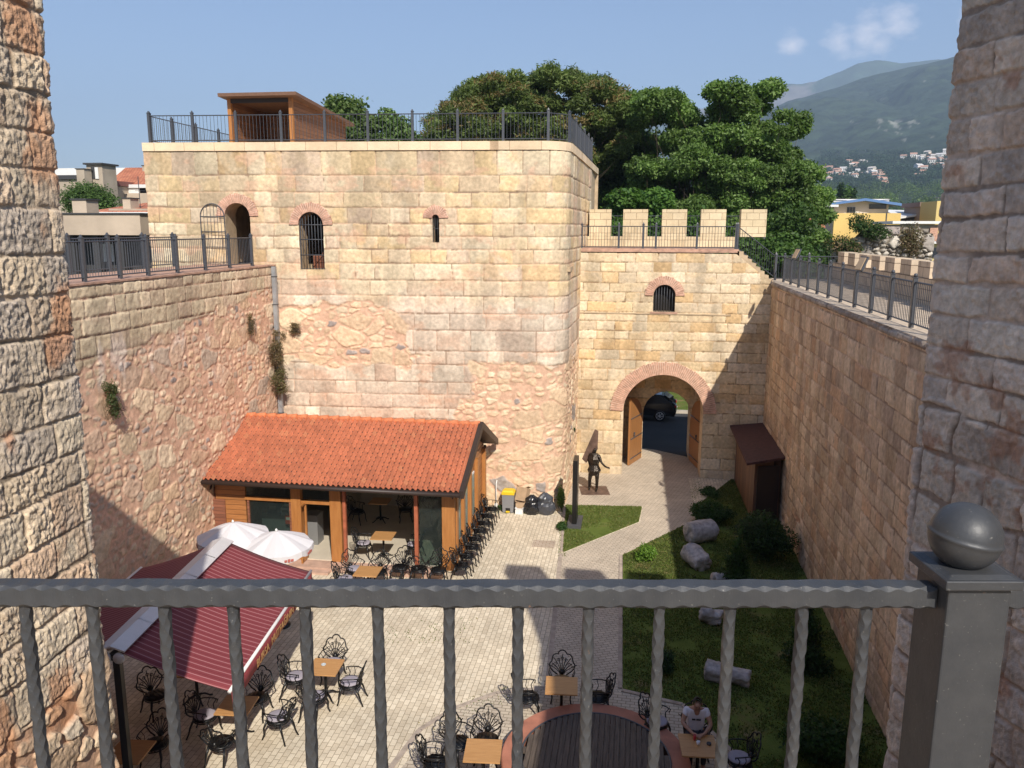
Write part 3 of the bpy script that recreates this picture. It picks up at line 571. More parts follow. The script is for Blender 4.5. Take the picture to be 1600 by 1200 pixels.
# ================================================================ the two flanking towers by the camera
GREYC = [(.64, .50, .36), (.58, .47, .35), (.69, .55, .39), (.63, .45, .31), (.54, .45, .36), (.68, .56, .41)]
f1 = Path([(-5.44, -3), (-5.44, 7.12)] + arcpts(-5.56, 7.14, .12, 0, 88, 5)[1:] + [(-12.8, 7.3)])
hf = [.5, .45, .4, .5, .42, .48, .5, .45, .5, .42, .5, .46, .40, .52, .47, .50, .44, .46, .43, .52, .40, .44, .46, .5, .47, .44, .5, .4, .4, .4, .4]
hf = [x * .84 for x in hf] + [.38] * 8
pf = Ashlar(-.05, hf, .52, 61, joint=.010, cols=GREYC, rough=.008, bulge=.022, off=.018, mort=(.36, .28, .20), chis=.024, wob=.022, R=.022, pil=.15)
qf = Rubble(.26, 63, 1.3, amp=.045, fill=.92, big=.45, mort=(.60, .38, .25), cols=[(.58, .45, .30), (.62, .48, .33), (.50, .36, .24), (.56, .40, .27), (.60, .50, .38)], chis=.016)
rust = lambda u, z, c: lerp(c, np.array((.50, .22, .10)), ss(fbm(u * 2.3, z * 1.4, 71, 5), .58, .72)[..., None] * .6)
def patF1(u, z):
    t = ss(5.85 - z + (fbm(u * 2, z * 2, 13, 3) - .5) * .5, -.03, .05); h1, c1 = pf(u, z); h2, c2 = qf(u, z); t2 = t[..., None]; return h1 * (1 - t) + h2 * t, rust(u, z, lerp(c1, c2, t2))
ft = empty('flanking_tower', 'rough chiselled stone tower rising at the left edge, lit by the sun', 'tower', (-8, 3, 0))
uu = f1.u_at(y=5.7); w_ = wall('wall', f1, np.concatenate([np.arange(0, uu, .25), np.arange(uu, f1.u_at(x=-5.75), .0095), np.arange(f1.u_at(x=-5.75), f1.L[-1], .3)]), np.concatenate([np.arange(-.05, 2.8, .1), np.arange(2.8, 13.2, .0095)]), patF1, M_STONE_FG, ft); to_local(w_, ft)
mb = MB(); mb.box((-9.2, 2.1, 6.55), (7.3, 10.2, 13.1)); to_local(mb.build('core', M_SIMPLE, ft), ft)
f2 = Path([(12.5, 8.45), (3.0, 8.45)] + arcpts(2.99, 8.3, .15, 90, 200, 6)[1:] + [(3.16, 7.5), (3.48, 6.6), (3.70, 6.0), (4.08, 4.7), (4.35, 2.2), (4.45, -2.5)])
MAUV = [(.67, .54, .43), (.62, .50, .40), (.72, .59, .47), (.66, .50, .38), (.58, .48, .40), (.72, .61, .49)]
pk = Ashlar(-.05, [x * .76 for x in hf[::-1]] + [.3] * 8, .66, 81, joint=.010, cols=MAUV, rough=.007, bulge=.020, off=.018, mort=(.38, .30, .24), chis=.018, wob=.022, R=.022, pil=.2)
qk = Ashlar(-.05, [.42, .36, .48, .33, .45, .38, .5, .35, .44, .4] * 4, .58, 83, joint=.016, cols=MAUV, rough=.012, bulge=.028, off=.03, mort=(.42, .32, .25), chis=.018, wob=.06, R=.05, pil=.25)
def patF2(u, z):
    t = ss(8.7 - z + (fbm(u * 2, z * 2, 14, 3) - .5) * .7, -.03, .05); h1, c1 = pk(u, z); h2, c2 = qk(u, z); t2 = t[..., None]; return h1 * (1 - t) + h2 * t, lerp(lerp(c1, c2, t2), np.array((.42, .2, .11)), ss(fbm(u * 2.5, z * 2.5, 75, 5), .63, .72)[..., None] * .6)
ft2 = empty('flanking_tower', 'rough grey brown stone tower rising at the right edge, in shade', 'tower', (7, 3, 0))
ua, ub = f2.u_at(x=3.2), f2.u_at(x=3.0)
u1 = f2.u_at(x=3.2); i0 = 12.5 - 3.35; i1 = f2.L[-1] - 8.4
w_ = wall('wall', f2, np.concatenate([np.arange(0, 9.3, .3), np.arange(9.3, 11.6, .010), np.arange(11.6, f2.L[-1], .25)]), np.concatenate([np.arange(-.05, 3.6, .1), np.arange(3.6, 12.95, .010)]), patF2, M_STONE_FG, ft2); to_local(w_, ft2)
mb = MB(); mb.poly([(4.6, -2.4), (12.4, -2.4), (12.4, 8.3), (3.2, 8.3), (3.55, 7.2), (4.3, 5)], 0, 12.85); to_local(mb.build('core', M_SIMPLE, ft2), ft2)
for x0, x1 in ((2.93, 4.0), (4.75, 5.85), (6.6, 7.7), (8.45, 9.55)):
    mb = MB(); mb.box(((x0 + x1) / 2, 8.1, 13.42), (x1 - x0, .6, 1.1)); to_local(mb.build('merlon', M_MERLX, ft2), ft2)
# platform the camera stands on
mb = MB(); mb.poly([(-5.5, -3), (4.6, -3), (4.4, 1.45), (-5.5, 1.0)], 8.4, 8.7); mb.poly([(-5.5, -2.9), (4.5, -2.9), (4.3, .9), (-5.5, .8)], 0, 8.4)
tag(mb.build('gatehouse', M_SIMPLE), 'stone gatehouse walkway under the near railing between the two flanking towers', 'walkway')
# ================================================================ ground
def sheet(name, pts, z, m_, kind='structure', th=None):
    mb = MB()
    if th: mb.poly(pts, z - th, z)
    else: mb.add([(x, y, z) for x, y in pts], [tuple(range(len(pts)))])
    return tag(mb.build(name, m_), kind=kind)
M_LAND = mat('far land', (.10, .11, .06), rough=.95, noise=(.02, .5))
M_ASPH = mat('asphalt', (.045, .047, .052), rough=.85, noise=(.6, .2), bump=(60, .4, .01))
PAVE1 = brick_mat('beige yard setts', (.55, .47, .355), (.69, .605, .47), (.31, .25, .17), .22, .125, .007, 'xy', .85, rad(90), .22, warp=.015)
PAVE2 = brick_mat('grey beige path setts', (.48, .41, .325), (.56, .48, .38), (.26, .21, .16), .19, .11, .009, 'xy', .85, rad(-24), .2, warp=.01)
PAVE3 = brick_mat('grey path setts', (.47, .40, .32), (.54, .47, .37), (.22, .18, .135), .19, .11, .009, 'xy', .85, rad(2), .2, warp=.01)
KERB = mat('kerb stone', (.40, .33, .27), rough=.9, noise=(5, .25), bump=(30, .5, .01))
sheet('ground', [(-4700, -3400), (4700, -3400), (4700, 6200), (-4700, 6200)], -.06, M_LAND)
sheet('courtyard_paving', [(-13, 2), (6, 2), (6, 33.9), (-13, 33.9)], 0, PAVE1)
sheet('path', [(-2.06, 24.7), (-1.62, 17.0), (.0, 17.0), (-.14, 24.95), (2.42, 28.5), (2.5, 33.9), (-2.4, 33.9), (-2.4, 29.55), (.58, 29.75), (.47, 28.05)], .004, PAVE2)
sheet('path', [(-1.64, 17.0), (-.62, 12.0), (-3.9, 11.0), (-4.2, 13.6), (-3.6, 15.75), (-2.9, 16.4)][::-1], .004, PAVE3)
sheet('path', [(-1.62, 17.0), (-.6, 12.0), (3.2, 12.0), (2.3, 15.0), (1.35, 16.66), (.05, 17.0)], .005, PAVE3)
th_ = [(-.3, 33.8), (2.98, 33.8), (2.98, 37.0), (2.65, 37.2), (2.68, 38.3)] + [(1.6 + 1.1 * math.cos(q), 37.6 - .95 * 0 + .6 * math.sin(q)) for q in (0.3,)] + [(1.9, 37.6), (1.0, 38.15), (.5, 38.3), (.57, 37.0), (-.3, 36.9)]
sheet('path', [(-.3, 33.7), (2.98, 33.7), (2.98, 36.8), (2.7, 36.9), (2.5, 37.1), (1.9, 37.5), (1.2, 38.0), (.5, 38.2), (.5, 36.8), (-.3, 36.8)], .007, PAVE2)
def strip(pts, w, z0, z1, name='kerb'):
    for i in range(len(pts) - 1):
        a, b = Vector(pts[i]), Vector(pts[i + 1]); t = (b - a); L_ = t.length; c = (a + b) / 2
        MBk.box((c.x, c.y, (z0 + z1) / 2), (L_ + w * .0, w, z1 - z0), math.atan2(t.y, t.x))
MBk = MB()
strip([(-2.09, 24.75), (-1.68, 17.0)], .13, -.03, .012); strip([(-1.62, 16.9), (-2.8, 16.5), (-3.62, 15.75), (-4.15, 14.9), (-4.4, 13.6)], .12, -.03, .011)
strip([(-2.36, 29.4), (-2.06, 24.86)], .10, -.03, .03); strip([(-.16, 24.85), (-.04, 17.1)], .1, -.03, .035); strip([(0, 17.02), (1.33, 16.66), (2.3, 15.0)], .1, -.03, .034)
tag(MBk.build('kerb', KERB), kind='structure')
MBk = MB(); MBk.box((-2.72, 25.45, .003), (.75, .62, .014)); tag(MBk.build('manhole_cover', brick_mat('cover setts', (.42, .35, .27), (.46, .38, .3), (.3, .2, .15), .24, .12, .01, 'xy', .85, 0)), 'rectangular paved inspection cover set in the yard setts near the lawn', 'cover')
sheet('road', [(-40, 37.2), (60, 37.2), (60, 46.2), (-40, 46.2)], -.02, M_ASPH)
MBk = MB(); MBk.box((10, 46.4, .02), (100, .35, .2)); tag(MBk.build('road_kerb', mat('pale kerb', (.45, .40, .33), rough=.9, noise=(3, .2))), kind='structure')
def lawn_mat():
    M = bpy.data.materials.new('lawn'); M.use_nodes = True; nt = M.node_tree; n = nt.nodes; l = nt.links; b = n['Principled BSDF']; b.inputs['Roughness'].default_value = .95; b.inputs['Specular IOR Level'].default_value = .1
    tc = n.new('ShaderNodeTexCoord'); a = n.new('ShaderNodeTexNoise'); a.inputs['Scale'].default_value = .9; a.inputs['Detail'].default_value = 6; a.inputs['Roughness'].default_value = .65; l.new(tc.outputs['Object'], a.inputs[0])
    r = n.new('ShaderNodeValToRGB'); e = r.color_ramp.elements; e[0].position = .33; e[0].color = (.085, .12, .022, 1); e[1].position = .70; e[1].color = (.34, .26, .13, 1); k = e.new(.56); k.color = (.135, .18, .04, 1); k = e.new(.63); k.color = (.16, .15, .05, 1)
    l.new(a.outputs['Fac'], r.inputs[0]); l.new(r.outputs[0], b.inputs['Base Color'])
    c = n.new('ShaderNodeTexNoise'); c.inputs['Scale'].default_value = 40; c.inputs['Detail'].default_value = 4; l.new(tc.outputs['Object'], c.inputs[0]); bp = n.new('ShaderNodeBump'); bp.inputs['Distance'].default_value = .03; l.new(c.outputs['Fac'], bp.inputs['Height']); l.new(bp.outputs[0], b.inputs['Normal']); return M
M_LAWN = lawn_mat()
LAWN1 = [(-2.32, 29.4), (-2.02, 24.86), (.42, 28.08), (.54, 29.66)]
LAWN2 = [(-.10, 24.89), (.02, 17.1), (1.36, 16.72), (2.34, 15.05), (3.2, 12.0), (5.5, 12.0), (5.5, 33.75), (4.25, 33.7), (3.0, 31.0), (2.54, 29.81), (2.43, 28.55)]
sheet('lawn', LAWN1, .028, M_LAWN, th=.05); sheet('lawn', LAWN2, .03, M_LAWN, th=.05)
sheet('lawn', [(-30, 46.6), (50, 46.6), (50, 75), (-30, 75)], .10, M_LAWN, th=.15)
# soil strip with weeds between the lawn and the tower foot
def inpoly(px, py, poly):
    r = np.zeros(px.shape, bool); n = len(poly)
    for i in range(n):
        x1, y1 = poly[i]; x2, y2 = poly[(i + 1) % n]; c = ((y1 > py) != (y2 > py)) & (px < (x2 - x1) * (py - y1) / (y2 - y1 + 1e-12) + x1); r ^= c
    return r
def blades(name, poly, n, hgt, seed, z=.03, cmul=1.):
    rs = np.random.RandomState(seed); P_ = np.array(poly); x = rs.uniform(P_[:, 0].min(), P_[:, 0].max(), n); y = rs.uniform(P_[:, 1].min(), P_[:, 1].max(), n)
    k = inpoly(x, y, poly) & (fbm(x * 1.3, y * 1.3, 3, 4) < .47 + .26 * rs.rand(n)); x, y = x[k], y[k]; n = len(x)
    a = rs.uniform(0, 2 * math.pi, n); h = hgt * (.5 + rs.rand(n)); w = .012 + .01 * rs.rand(n); lx = rs.normal(0, .4, n) * h; ly = rs.normal(0, .4, n) * h
    V = np.stack([np.stack([x - np.cos(a) * w, y - np.sin(a) * w, np.full(n, z)], -1), np.stack([x + np.cos(a) * w, y + np.sin(a) * w, np.full(n, z)], -1), np.stack([x + lx, y + ly, z + h], -1)], 1).reshape(-1, 3)
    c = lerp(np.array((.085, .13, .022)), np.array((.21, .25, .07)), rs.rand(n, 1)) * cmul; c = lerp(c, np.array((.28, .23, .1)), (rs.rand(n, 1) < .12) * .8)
    return tag(npmesh(name, V, np.arange(3 * n).reshape(-1, 3), M_LEAF, None, np.repeat(c, 3, 0)), kind='stuff')
for poly_, n_, sd_ in (([(-4.3, 15.2), (-3.0, 16.6), (-1.6, 17.3), (-1.9, 16.5), (-3.2, 15.6), (-4.0, 14.6)], 900, 5), ([(-2.45, 29), (-2.15, 24.5), (-1.9, 24.5), (-2.2, 29)], 1500, 6), ([(-6.2, 18.2), (-3.8, 18.6), (-3.9, 20.0), (-6, 19.4)], 420, 7), ([(-4.9, 28.1), (-2.4, 28.4), (-2.4, 28.8), (-4.9, 28.6)], 900, 8), ([(2.4, 29.8), (3.2, 33.6), (2.7, 33.6), (2.2, 29.8)], 700, 9)):
    tag(blades('weeds', poly_, n_, .03, sd_, z=.0, cmul=.8), 'sparse weeds growing in the paving joints', 'weeds')
tag(blades('grass', LAWN1, 42000, .035, 1), 'short grass of the small lawn beside the tower', 'grass')
tag(blades('grass', LAWN2, 150000, .035, 2, cmul=.55), 'short grass of the shaded garden lawn', 'grass')  # blade colour cut down to paint in the shade on this lawn
# ================================================================ foliage
def outline_clumps(poly, n, Y0, Y1, r, seed, hole=()):
    rs = random.Random(seed); xs = [p[0] for p in poly]; ys = [p[1] for p in poly]; out = []; P_ = np.array(poly, float)
    while len(out) < n:
        px, py = rs.uniform(min(xs), max(xs)), rs.uniform(min(ys), max(ys))
        if not inpoly(np.array([px]), np.array([py]), poly)[0] or any((px - a) ** 2 + (py - b) ** 2 < c * c for a, b, c in hole): continue
        v = at(px, py, rs.uniform(Y0, Y1)); q = r * rs.uniform(.65, 1.2); out.append((v.x, v.y, v.z, q, q, q * .72))
    return out
def leafcloud(centers, radii, n, size, seed, cols, flat=.6, squash=.55, brown=None):
    rs = np.random.RandomState(seed); centers = np.array(centers, float); radii = np.array(radii, float)
    if radii.ndim == 1: radii = np.stack([radii] * 3, -1)
    vol = radii.prod(1) ** .75; k = rs.choice(len(centers), n, p=vol / vol.sum())
    d = rs.normal(size=(n, 3)); d /= np.linalg.norm(d, axis=1)[:, None]; r = rs.rand(n, 1) ** .45
    lump = 1 + .35 * (h01((d[:, 0] * 2.6 + 9).astype(int), (d[:, 1] * 2.6 + d[:, 2] * 5 + 19).astype(int) + k * 13, seed) - .5)[:, None]
    r = r * (1 + np.abs(rs.normal(0, .13, (n, 1)))); p = centers[k] + d * r * radii[k] * lump; p[:, 2] -= 0
    nrm = d * flat + rs.normal(size=(n, 3)) * .7 + np.array((0, 0, .5)); nrm /= np.linalg.norm(nrm, axis=1)[:, None]
    t = np.cross(nrm, rs.normal(size=(n, 3))); t /= np.linalg.norm(t, axis=1)[:, None]; b = np.cross(nrm, t); s_ = size * (.6 + .8 * rs.rand(n, 1))
    V = np.stack([p - t * s_, p - b * s_ * squash, p + t * s_, p + b * s_ * squash], 1).reshape(-1, 3)
    cols = np.array(cols); cc = cols[rs.randint(0, len(cols), n)] * (.75 + .5 * h01(k, k * 0 + 3, seed)[:, None]) * (.8 + .4 * rs.rand(n, 1))
    if brown is not None:
        bm = (vn(p[:, 0] * 1.1 + p[:, 1], p[:, 2] * 1.6, 3) > .60) & (rs.rand(n) < .62) & (d[:, 2] > -.2); cc = np.where(bm[:, None], np.array(brown) * (.7 + .6 * rs.rand(n, 1)), cc)
    return V, np.arange(4 * n).reshape(-1, 4), np.repeat(cc, 4, 0)
def limb(mb, a, b, r0, r1, seed, n=6, k=5, sag=.12):
    rs = random.Random(seed); a = Vector(a); b = Vector(b); L_ = (b - a).length; pts = []
    for i in range(k + 1):
        t = i / k; p = a.lerp(b, t); w = math.sin(t * math.pi) * L_ * sag; pts.append(p + Vector((rs.uniform(-w, w), rs.uniform(-w, w), rs.uniform(-.3, 1) * w)))
    mb.tube(pts, [lerp(r0, r1, i / k) for i in range(k + 1)], n)
GREENS = [(.055, .11, .025), (.075, .14, .03), (.10, .17, .04), (.065, .12, .03)]
def tree(name, label, base, clumps, n, size, seed, cols=GREENS, r0=.35, cat='tree', group=None, twigs=2, flat=.6, fork=None, brown=None, squash=.55):
    t = empty(name, label, cat, base, group=group); B = Vector(base); rs = random.Random(seed)
    C = [Vector(c[:3]) - B for c in clumps]; R_ = [c[3] if len(c) == 4 else c[3:6] for c in clumps]
    top = Vector((sum(c.x for c in C) / len(C), sum(c.y for c in C) / len(C), min(c.z for c in C)))
    fk = Vector(fork) - B if fork else top * .55
    mb = MB(); limb(mb, (0, 0, -.1), fk, r0, r0 * .7, seed, 9, 6, .05)
    for i, c in enumerate(C):
        mid = fk.lerp(c, .5) + Vector((0, 0, -.1 * (c - fk).length)); tk = min(1, 14 / len(C)) ** .7; limb(mb, fk, mid, r0 * .5 * tk, r0 * .28 * tk, seed + i, 6, 4); limb(mb, mid, c, r0 * .28 * tk, r0 * .1 * tk, seed + i + 50, 5, 4)
        rr_ = R_[i] if isinstance(R_[i], (int, float)) else min(R_[i])
        for j in range(twigs):
            d = Vector((rs.uniform(-1, 1), rs.uniform(-1, 1), rs.uniform(-.4, 1))) * rr_ * .95; limb(mb, c, c + d, r0 * .1, r0 * .03, seed + i * 9 + j, 4, 3)
    mb.build('trunk', M_BARK, t)
    V, F, c = leafcloud([tuple(c) for c in C], [[r, r, r * .8] if isinstance(r, (int, float)) else r for r in R_], n, size, seed, cols, flat, squash, brown); npmesh('crown', V, F, M_LEAF, t, c)
    return t
def clumps(c, R3, n, r, seed, shell=.62, zmin=None):
    rs = random.Random(seed); out = []
    while len(out) < n:
        d = Vector((rs.gauss(0, 1), rs.gauss(0, 1), rs.gauss(0, 1))).normalized(); k = rs.uniform(shell, 1) if rs.random() < .8 else rs.uniform(.1, shell)
        if d.z < -.45: continue
        p = (c[0] + d.x * k * R3[0], c[1] + d.y * k * R3[1], c[2] + d.z * k * R3[2])
        if zmin and p[2] < zmin: continue
        q = r * rs.uniform(.7, 1.25); out.append(p + (q, q, q * .62))
    return out
BROWNG = [(.045, .075, .02), (.06, .09, .022), (.05, .08, .025), (.085, .10, .03), (.15, .085, .035)]
BROAD = [(642, 236), (672, 205), (680, 182), (706, 168), (715, 150), (745, 132), (790, 116), (826, 106), (870, 106), (880, 122), (925, 122), (948, 140), (972, 150), (985, 175), (990, 205), (980, 235), (950, 262), (880, 262), (800, 250), (720, 250)]
tree('broad_tree', 'broad dark domed tree with rusty seed clusters rising behind the tower railing', (-6.6, 55, 0), outline_clumps(BROAD, 210, 51, 58.5, .88, 5, [(790, 205, 9), (850, 180, 8), (915, 215, 9), (735, 195, 7)]), 280000, .125, 5, [(.10, .145, .036), (.125, .17, .043), (.11, .15, .05), (.15, .19, .06)], .5, flat=.3, brown=(.20, .15, .06), squash=.32, twigs=1)
TALL = [(985, 156), (1000, 143), (1050, 149), (1072, 170), (1100, 172), (1110, 138), (1140, 132), (1166, 136), (1192, 125), (1208, 138), (1192, 152), (1176, 164), (1210, 172), (1228, 168), (1246, 184), (1264, 196), (1236, 210), (1256, 236), (1282, 278), (1292, 330), (1288, 372), (1200, 380), (1090, 340), (1000, 320), (985, 260), (1030, 240), (1040, 200), (1000, 186)]
tree('open_tree', 'tall fresh green tree with open layered crown right of the tower', (3.8, 52, 0), outline_clumps(TALL, 200, 48.5, 54, .74, 9, [(1018, 212, 24), (1165, 196, 13), (1225, 226, 14), (1080, 205, 12), (1120, 250, 9), (1195, 262, 9), (1060, 290, 8)]), 270000, .10, 9, [(.11, .185, .045), (.135, .215, .055), (.165, .245, .07), (.09, .155, .04)], .45, flat=.3, twigs=1)
tree('leafy_tree', 'bright green leafy tree close behind the battlements of the gate wall', (.6, 47, 0), clumps((.2, 47, 10.2), (2.3, 2.0, 2.6), 18, 1.2, 12, .3) + clumps((2.9, 46, 9.6), (1.7, 1.6, 2.1), 10, 1.0, 14, .3), 42000, .12, 12, [(.08, .16, .03), (.10, .19, .035), (.06, .13, .03)], .3)
tree('leafy_tree', 'dense dark green tree filling the gap behind the last merlon and stair', (7.4, 45, 0), clumps((7.3, 45, 8.8), (2.5, 2, 2.6), 20, 1.25, 15, .3) + clumps((9.0, 46, 7.9), (.9, 1.2, 1.6), 6, .8, 16, .3), 42000, .11, 15, GREENS, .3)
tree('dark_tree', 'dark green tree in the shade between the tower and the tall open tree', (.2, 58, 0), clumps((-.4, 58, 12.6), (3.0, 2.5, 4.6), 24, 1.5, 17, .3), 42000, .14, 17, [(.08, .13, .035), (.10, .15, .04)], .35)
tree('slender_tree', 'light green sparse tree topping the tower behind the timber shelter', (-16.0, 47, 0), [(-17.2, 47, 17.2, .75, .7, .7), (-16.3, 47, 16.8, .8, .7, .8), (-16.9, 47, 16.0, 1.0, .9, .8), (-15.9, 47, 15.6, 1.0, .9, .8), (-15.2, 47, 16.2, .6, .6, .5), (-16.8, 47, 14.8, 1.0, .9, .9)], 9000, .12, 18, [(.10, .16, .045), (.14, .19, .06), (.08, .13, .035)], .2)
tree('slender_tree', 'light green sparse tree topping the tower right of the timber shelter', (-13.8, 47, 0), [(-14.3, 47, 16.4, .6, .6, .6), (-13.6, 47, 15.8, .8, .8, .7), (-13.0, 47, 15.2, .7, .6, .5), (-14.2, 47, 15.0, 1.0, .9, .8), (-12.7, 47, 14.6, .7, .7, .5)], 7500, .12, 19, [(.09, .15, .04), (.12, .18, .055), (.07, .12, .035)], .2)
def shrub(name, label, base, R3, n, size, seed, cols, cone=False, cat='shrub', lumps=9, group=None):
    t = empty(name, label, cat, base, group=group); rs = random.Random(seed); cl = []; rad_ = []
    for i in range(lumps):
        if cone:
            z = (i + .5) / lumps; k = (1 - z) * .62 + .06; a = i * 2.4; cl.append((R3[0] * k * .5 * math.cos(a), R3[1] * k * .5 * math.sin(a), R3[2] * z * 1.9 + .03)); rad_.append((R3[0] * k * 1.05, R3[1] * k * 1.05, R3[2] * .30))
        else:
            d = Vector((rs.gauss(0, 1), rs.gauss(0, 1), rs.gauss(0, .8))).normalized(); cl.append((d.x * R3[0] * .5, d.y * R3[1] * .5, R3[2] * (1 + d.z * .45))); rad_.append((R3[0] * .55, R3[1] * .55, R3[2] * .5))
    V, F, c = leafcloud(cl, rad_, n, size, seed, cols); npmesh('foliage', V, F, M_LEAF, t, c)
    mb = MB(); limb(mb, (0, 0, -.05), (0, 0, R3[2] * 1.2), .03, .012, seed)
    for i in range(4): limb(mb, (0, 0, .05), tuple(x * .9 for x in cl[i]), .015, .006, seed + i)
    mb.build('stem', M_BARK, t); return t
DKG = [(.03, .065, .018), (.04, .085, .024), (.025, .05, .018)]; MDG = [(.03, .075, .015), (.045, .095, .02), (.035, .07, .018)]
shrub('round_shrub', 'small bright yellow green round bush in bare soil on the sunny lawn corner', (.56, 24.5, .02), (.36, .34, .30), 5200, .030, 31, [(.14, .26, .03), (.19, .32, .045), (.10, .2, .03)])
shrub('conifer', 'young conical conifer in the middle of the garden lawn', (3.2, 22.9, .02), (.62, .6, .85), 9000, .035, 32, MDG, True)
shrub('spreading_shrub', 'large dark spreading bush against the shed front', (4.35, 25.4, .02), (.95, .9, .75), 12000, .045, 33, DKG, lumps=12)
shrub('spreading_shrub', 'low dark bush beside the end of the path', (3.0, 28.4, .02), (.75, .6, .42), 7000, .04, 34, MDG, lumps=10)
shrub('conifer', 'dark upright conifer near the right wall, seen between the railing bars', (4.3, 18.6, .02), (.6, .6, .95), 8500, .035, 35, DKG, True)
shrub('round_shrub', 'dark bush at the bottom right of the garden', (3.85, 15.0, .02), (.75, .7, .5), 8500, .038, 36, MDG, lumps=10)
shrub('round_shrub', 'dark round bush beside the round wooden deck path', (.98, 17.9, .02), (.3, .3, .34), 3500, .032, 37, DKG)
shrub('weed_clump', 'weeds growing from the paving at the shed corner', (3.2, 31.6, .0), (.4, .7, .12), 2500, .03, 39, MDG, lumps=8)
# ================================================================ column fragments
def fragment(name, label, loc, L_, r0, r1, rz, seed, tilt=0, rough=.05, facets=26):
    mb = MB(); rs = np.random.RandomState(seed); k = 30; M = Matrix.Rotation(rz, 3, 'Z') @ Matrix.Rotation(rad(90 + tilt), 3, 'Y')
    vs = []
    prof = [(0.001, -L_ / 2)] + [(r0 * .6, -L_ / 2), (r0 * .96, -L_ / 2 + .01)] + [(lerp(r0, r1, i / 8), -L_ / 2 + .04 + (L_ - .08) * i / 8) for i in range(9)] + [(r1 * .96, L_ / 2 - .01), (r1 * .6, L_ / 2), (.001, L_ / 2)]
    for i, (r, z) in enumerate(prof):
        for j in range(k):
            q = 2 * math.pi * j / k; nzv = float(fbm(np.array([math.cos(q) * 2 + i * .3]), np.array([math.sin(q) * 2 + z * 3]), seed, 3)[0]) - .5
            rr_ = r * (1 + nzv * rough * 4); v = M @ Vector((rr_ * math.cos(q), rr_ * math.sin(q), z + nzv * .15 * (i in (0, 1, 11, 12, 13)))); vs.append(Vector(loc) + Vector((0, 0, max(r0, r1) * .9)) + v)
    mb.add(vs, [(i * k + j, i * k + (j + 1) % k, (i + 1) * k + (j + 1) % k, (i + 1) * k + j) for i in range(len(prof) - 1) for j in range(k)], 0, True)
    return tag(mb.build(name, M_MARB), label, 'ruin stone')
M_MARB = mat('weathered marble', (.42, .39, .38), rough=.85, noise=(7, .35), bump=(16, .9, .03))
fragment('column_drum', 'grey marble column drum lying across the lawn nearest the path', (2.45, 26.5, .02), .95, .36, .38, rad(28), 1)
fragment('column_drum', 'broken pale column piece standing slanted below the big drum', (2.17, 24.3, .02), .85, .33, .29, rad(-62), 2, 10, .15)
fragment('stone_fragment', 'small grey stone fragment half hidden by the conifer', (2.72, 22.9, .02), .4, .24, .2, rad(20), 3, 0, .12)
fragment('stone_fragment', 'pale stone block directly under the top rail on the lawn', (2.28, 20.6, .02), .55, .24, .2, rad(-10), 4, 8, .26)
fragment('stone_fragment', 'long pale carved stone lying on the dark lawn behind the bars', (2.4, 17.75, .02), 1.0, .22, .2, rad(-12), 5, 4, .24)
# ================================================================ round planked well
FC = (-.46, 14.0)
wl = empty('planked_well', 'round low brick ring covered by weathered dark planks', 'well', (FC[0], FC[1], 0))
mb = MB(); ro, ri = 1.80, 1.43; n = 64; vs = []
for r, z in ((ro, 0), (ro, .38), (ro - .02, .4), (ri, .4), (ri, .2)):
    vs += [(r * math.cos(2 * math.pi * j / n), r * math.sin(2 * math.pi * j / n), z) for j in range(n)]
mb.add(vs, [(i * n + j, i * n + (j + 1) % n, (i + 1) * n + (j + 1) % n, (i + 1) * n + j) for i in range(4) for j in range(n)])
mb.build('brick_ring', mat('red sandstone ring', (.42, .17, .11), rough=.8, noise=(3, .2), bump=(40, .4, .006)), wl)
mb = MB(); x = -ri
rs_ = random.Random(3); planks = []
M_PLK = wood_mat('weathered dark planks', (.045, .034, .027), (.15, .115, .09), (9, .9, 1), .75)
while x < ri - .02:
    w = rs_.uniform(.085, .12); xm = x + w / 2; h_ = math.sqrt(max(ri ** 2 - max(abs(x), abs(x + w)) ** 2, 0.01)) - .01; mb.box((xm, 0, .40 + rs_.uniform(-.004, .006)), (w - .008, 2 * h_, .03)); x += w
mb.build('plank_cover', M_PLK, wl)
mb = MB(); mb.tube([((ri - .01) * math.cos(2 * math.pi * j / 48), (ri - .01) * math.sin(2 * math.pi * j / 48), .41) for j in range(48)], .022, 5, closed=True); mb.build('rim', M_IRON, wl)
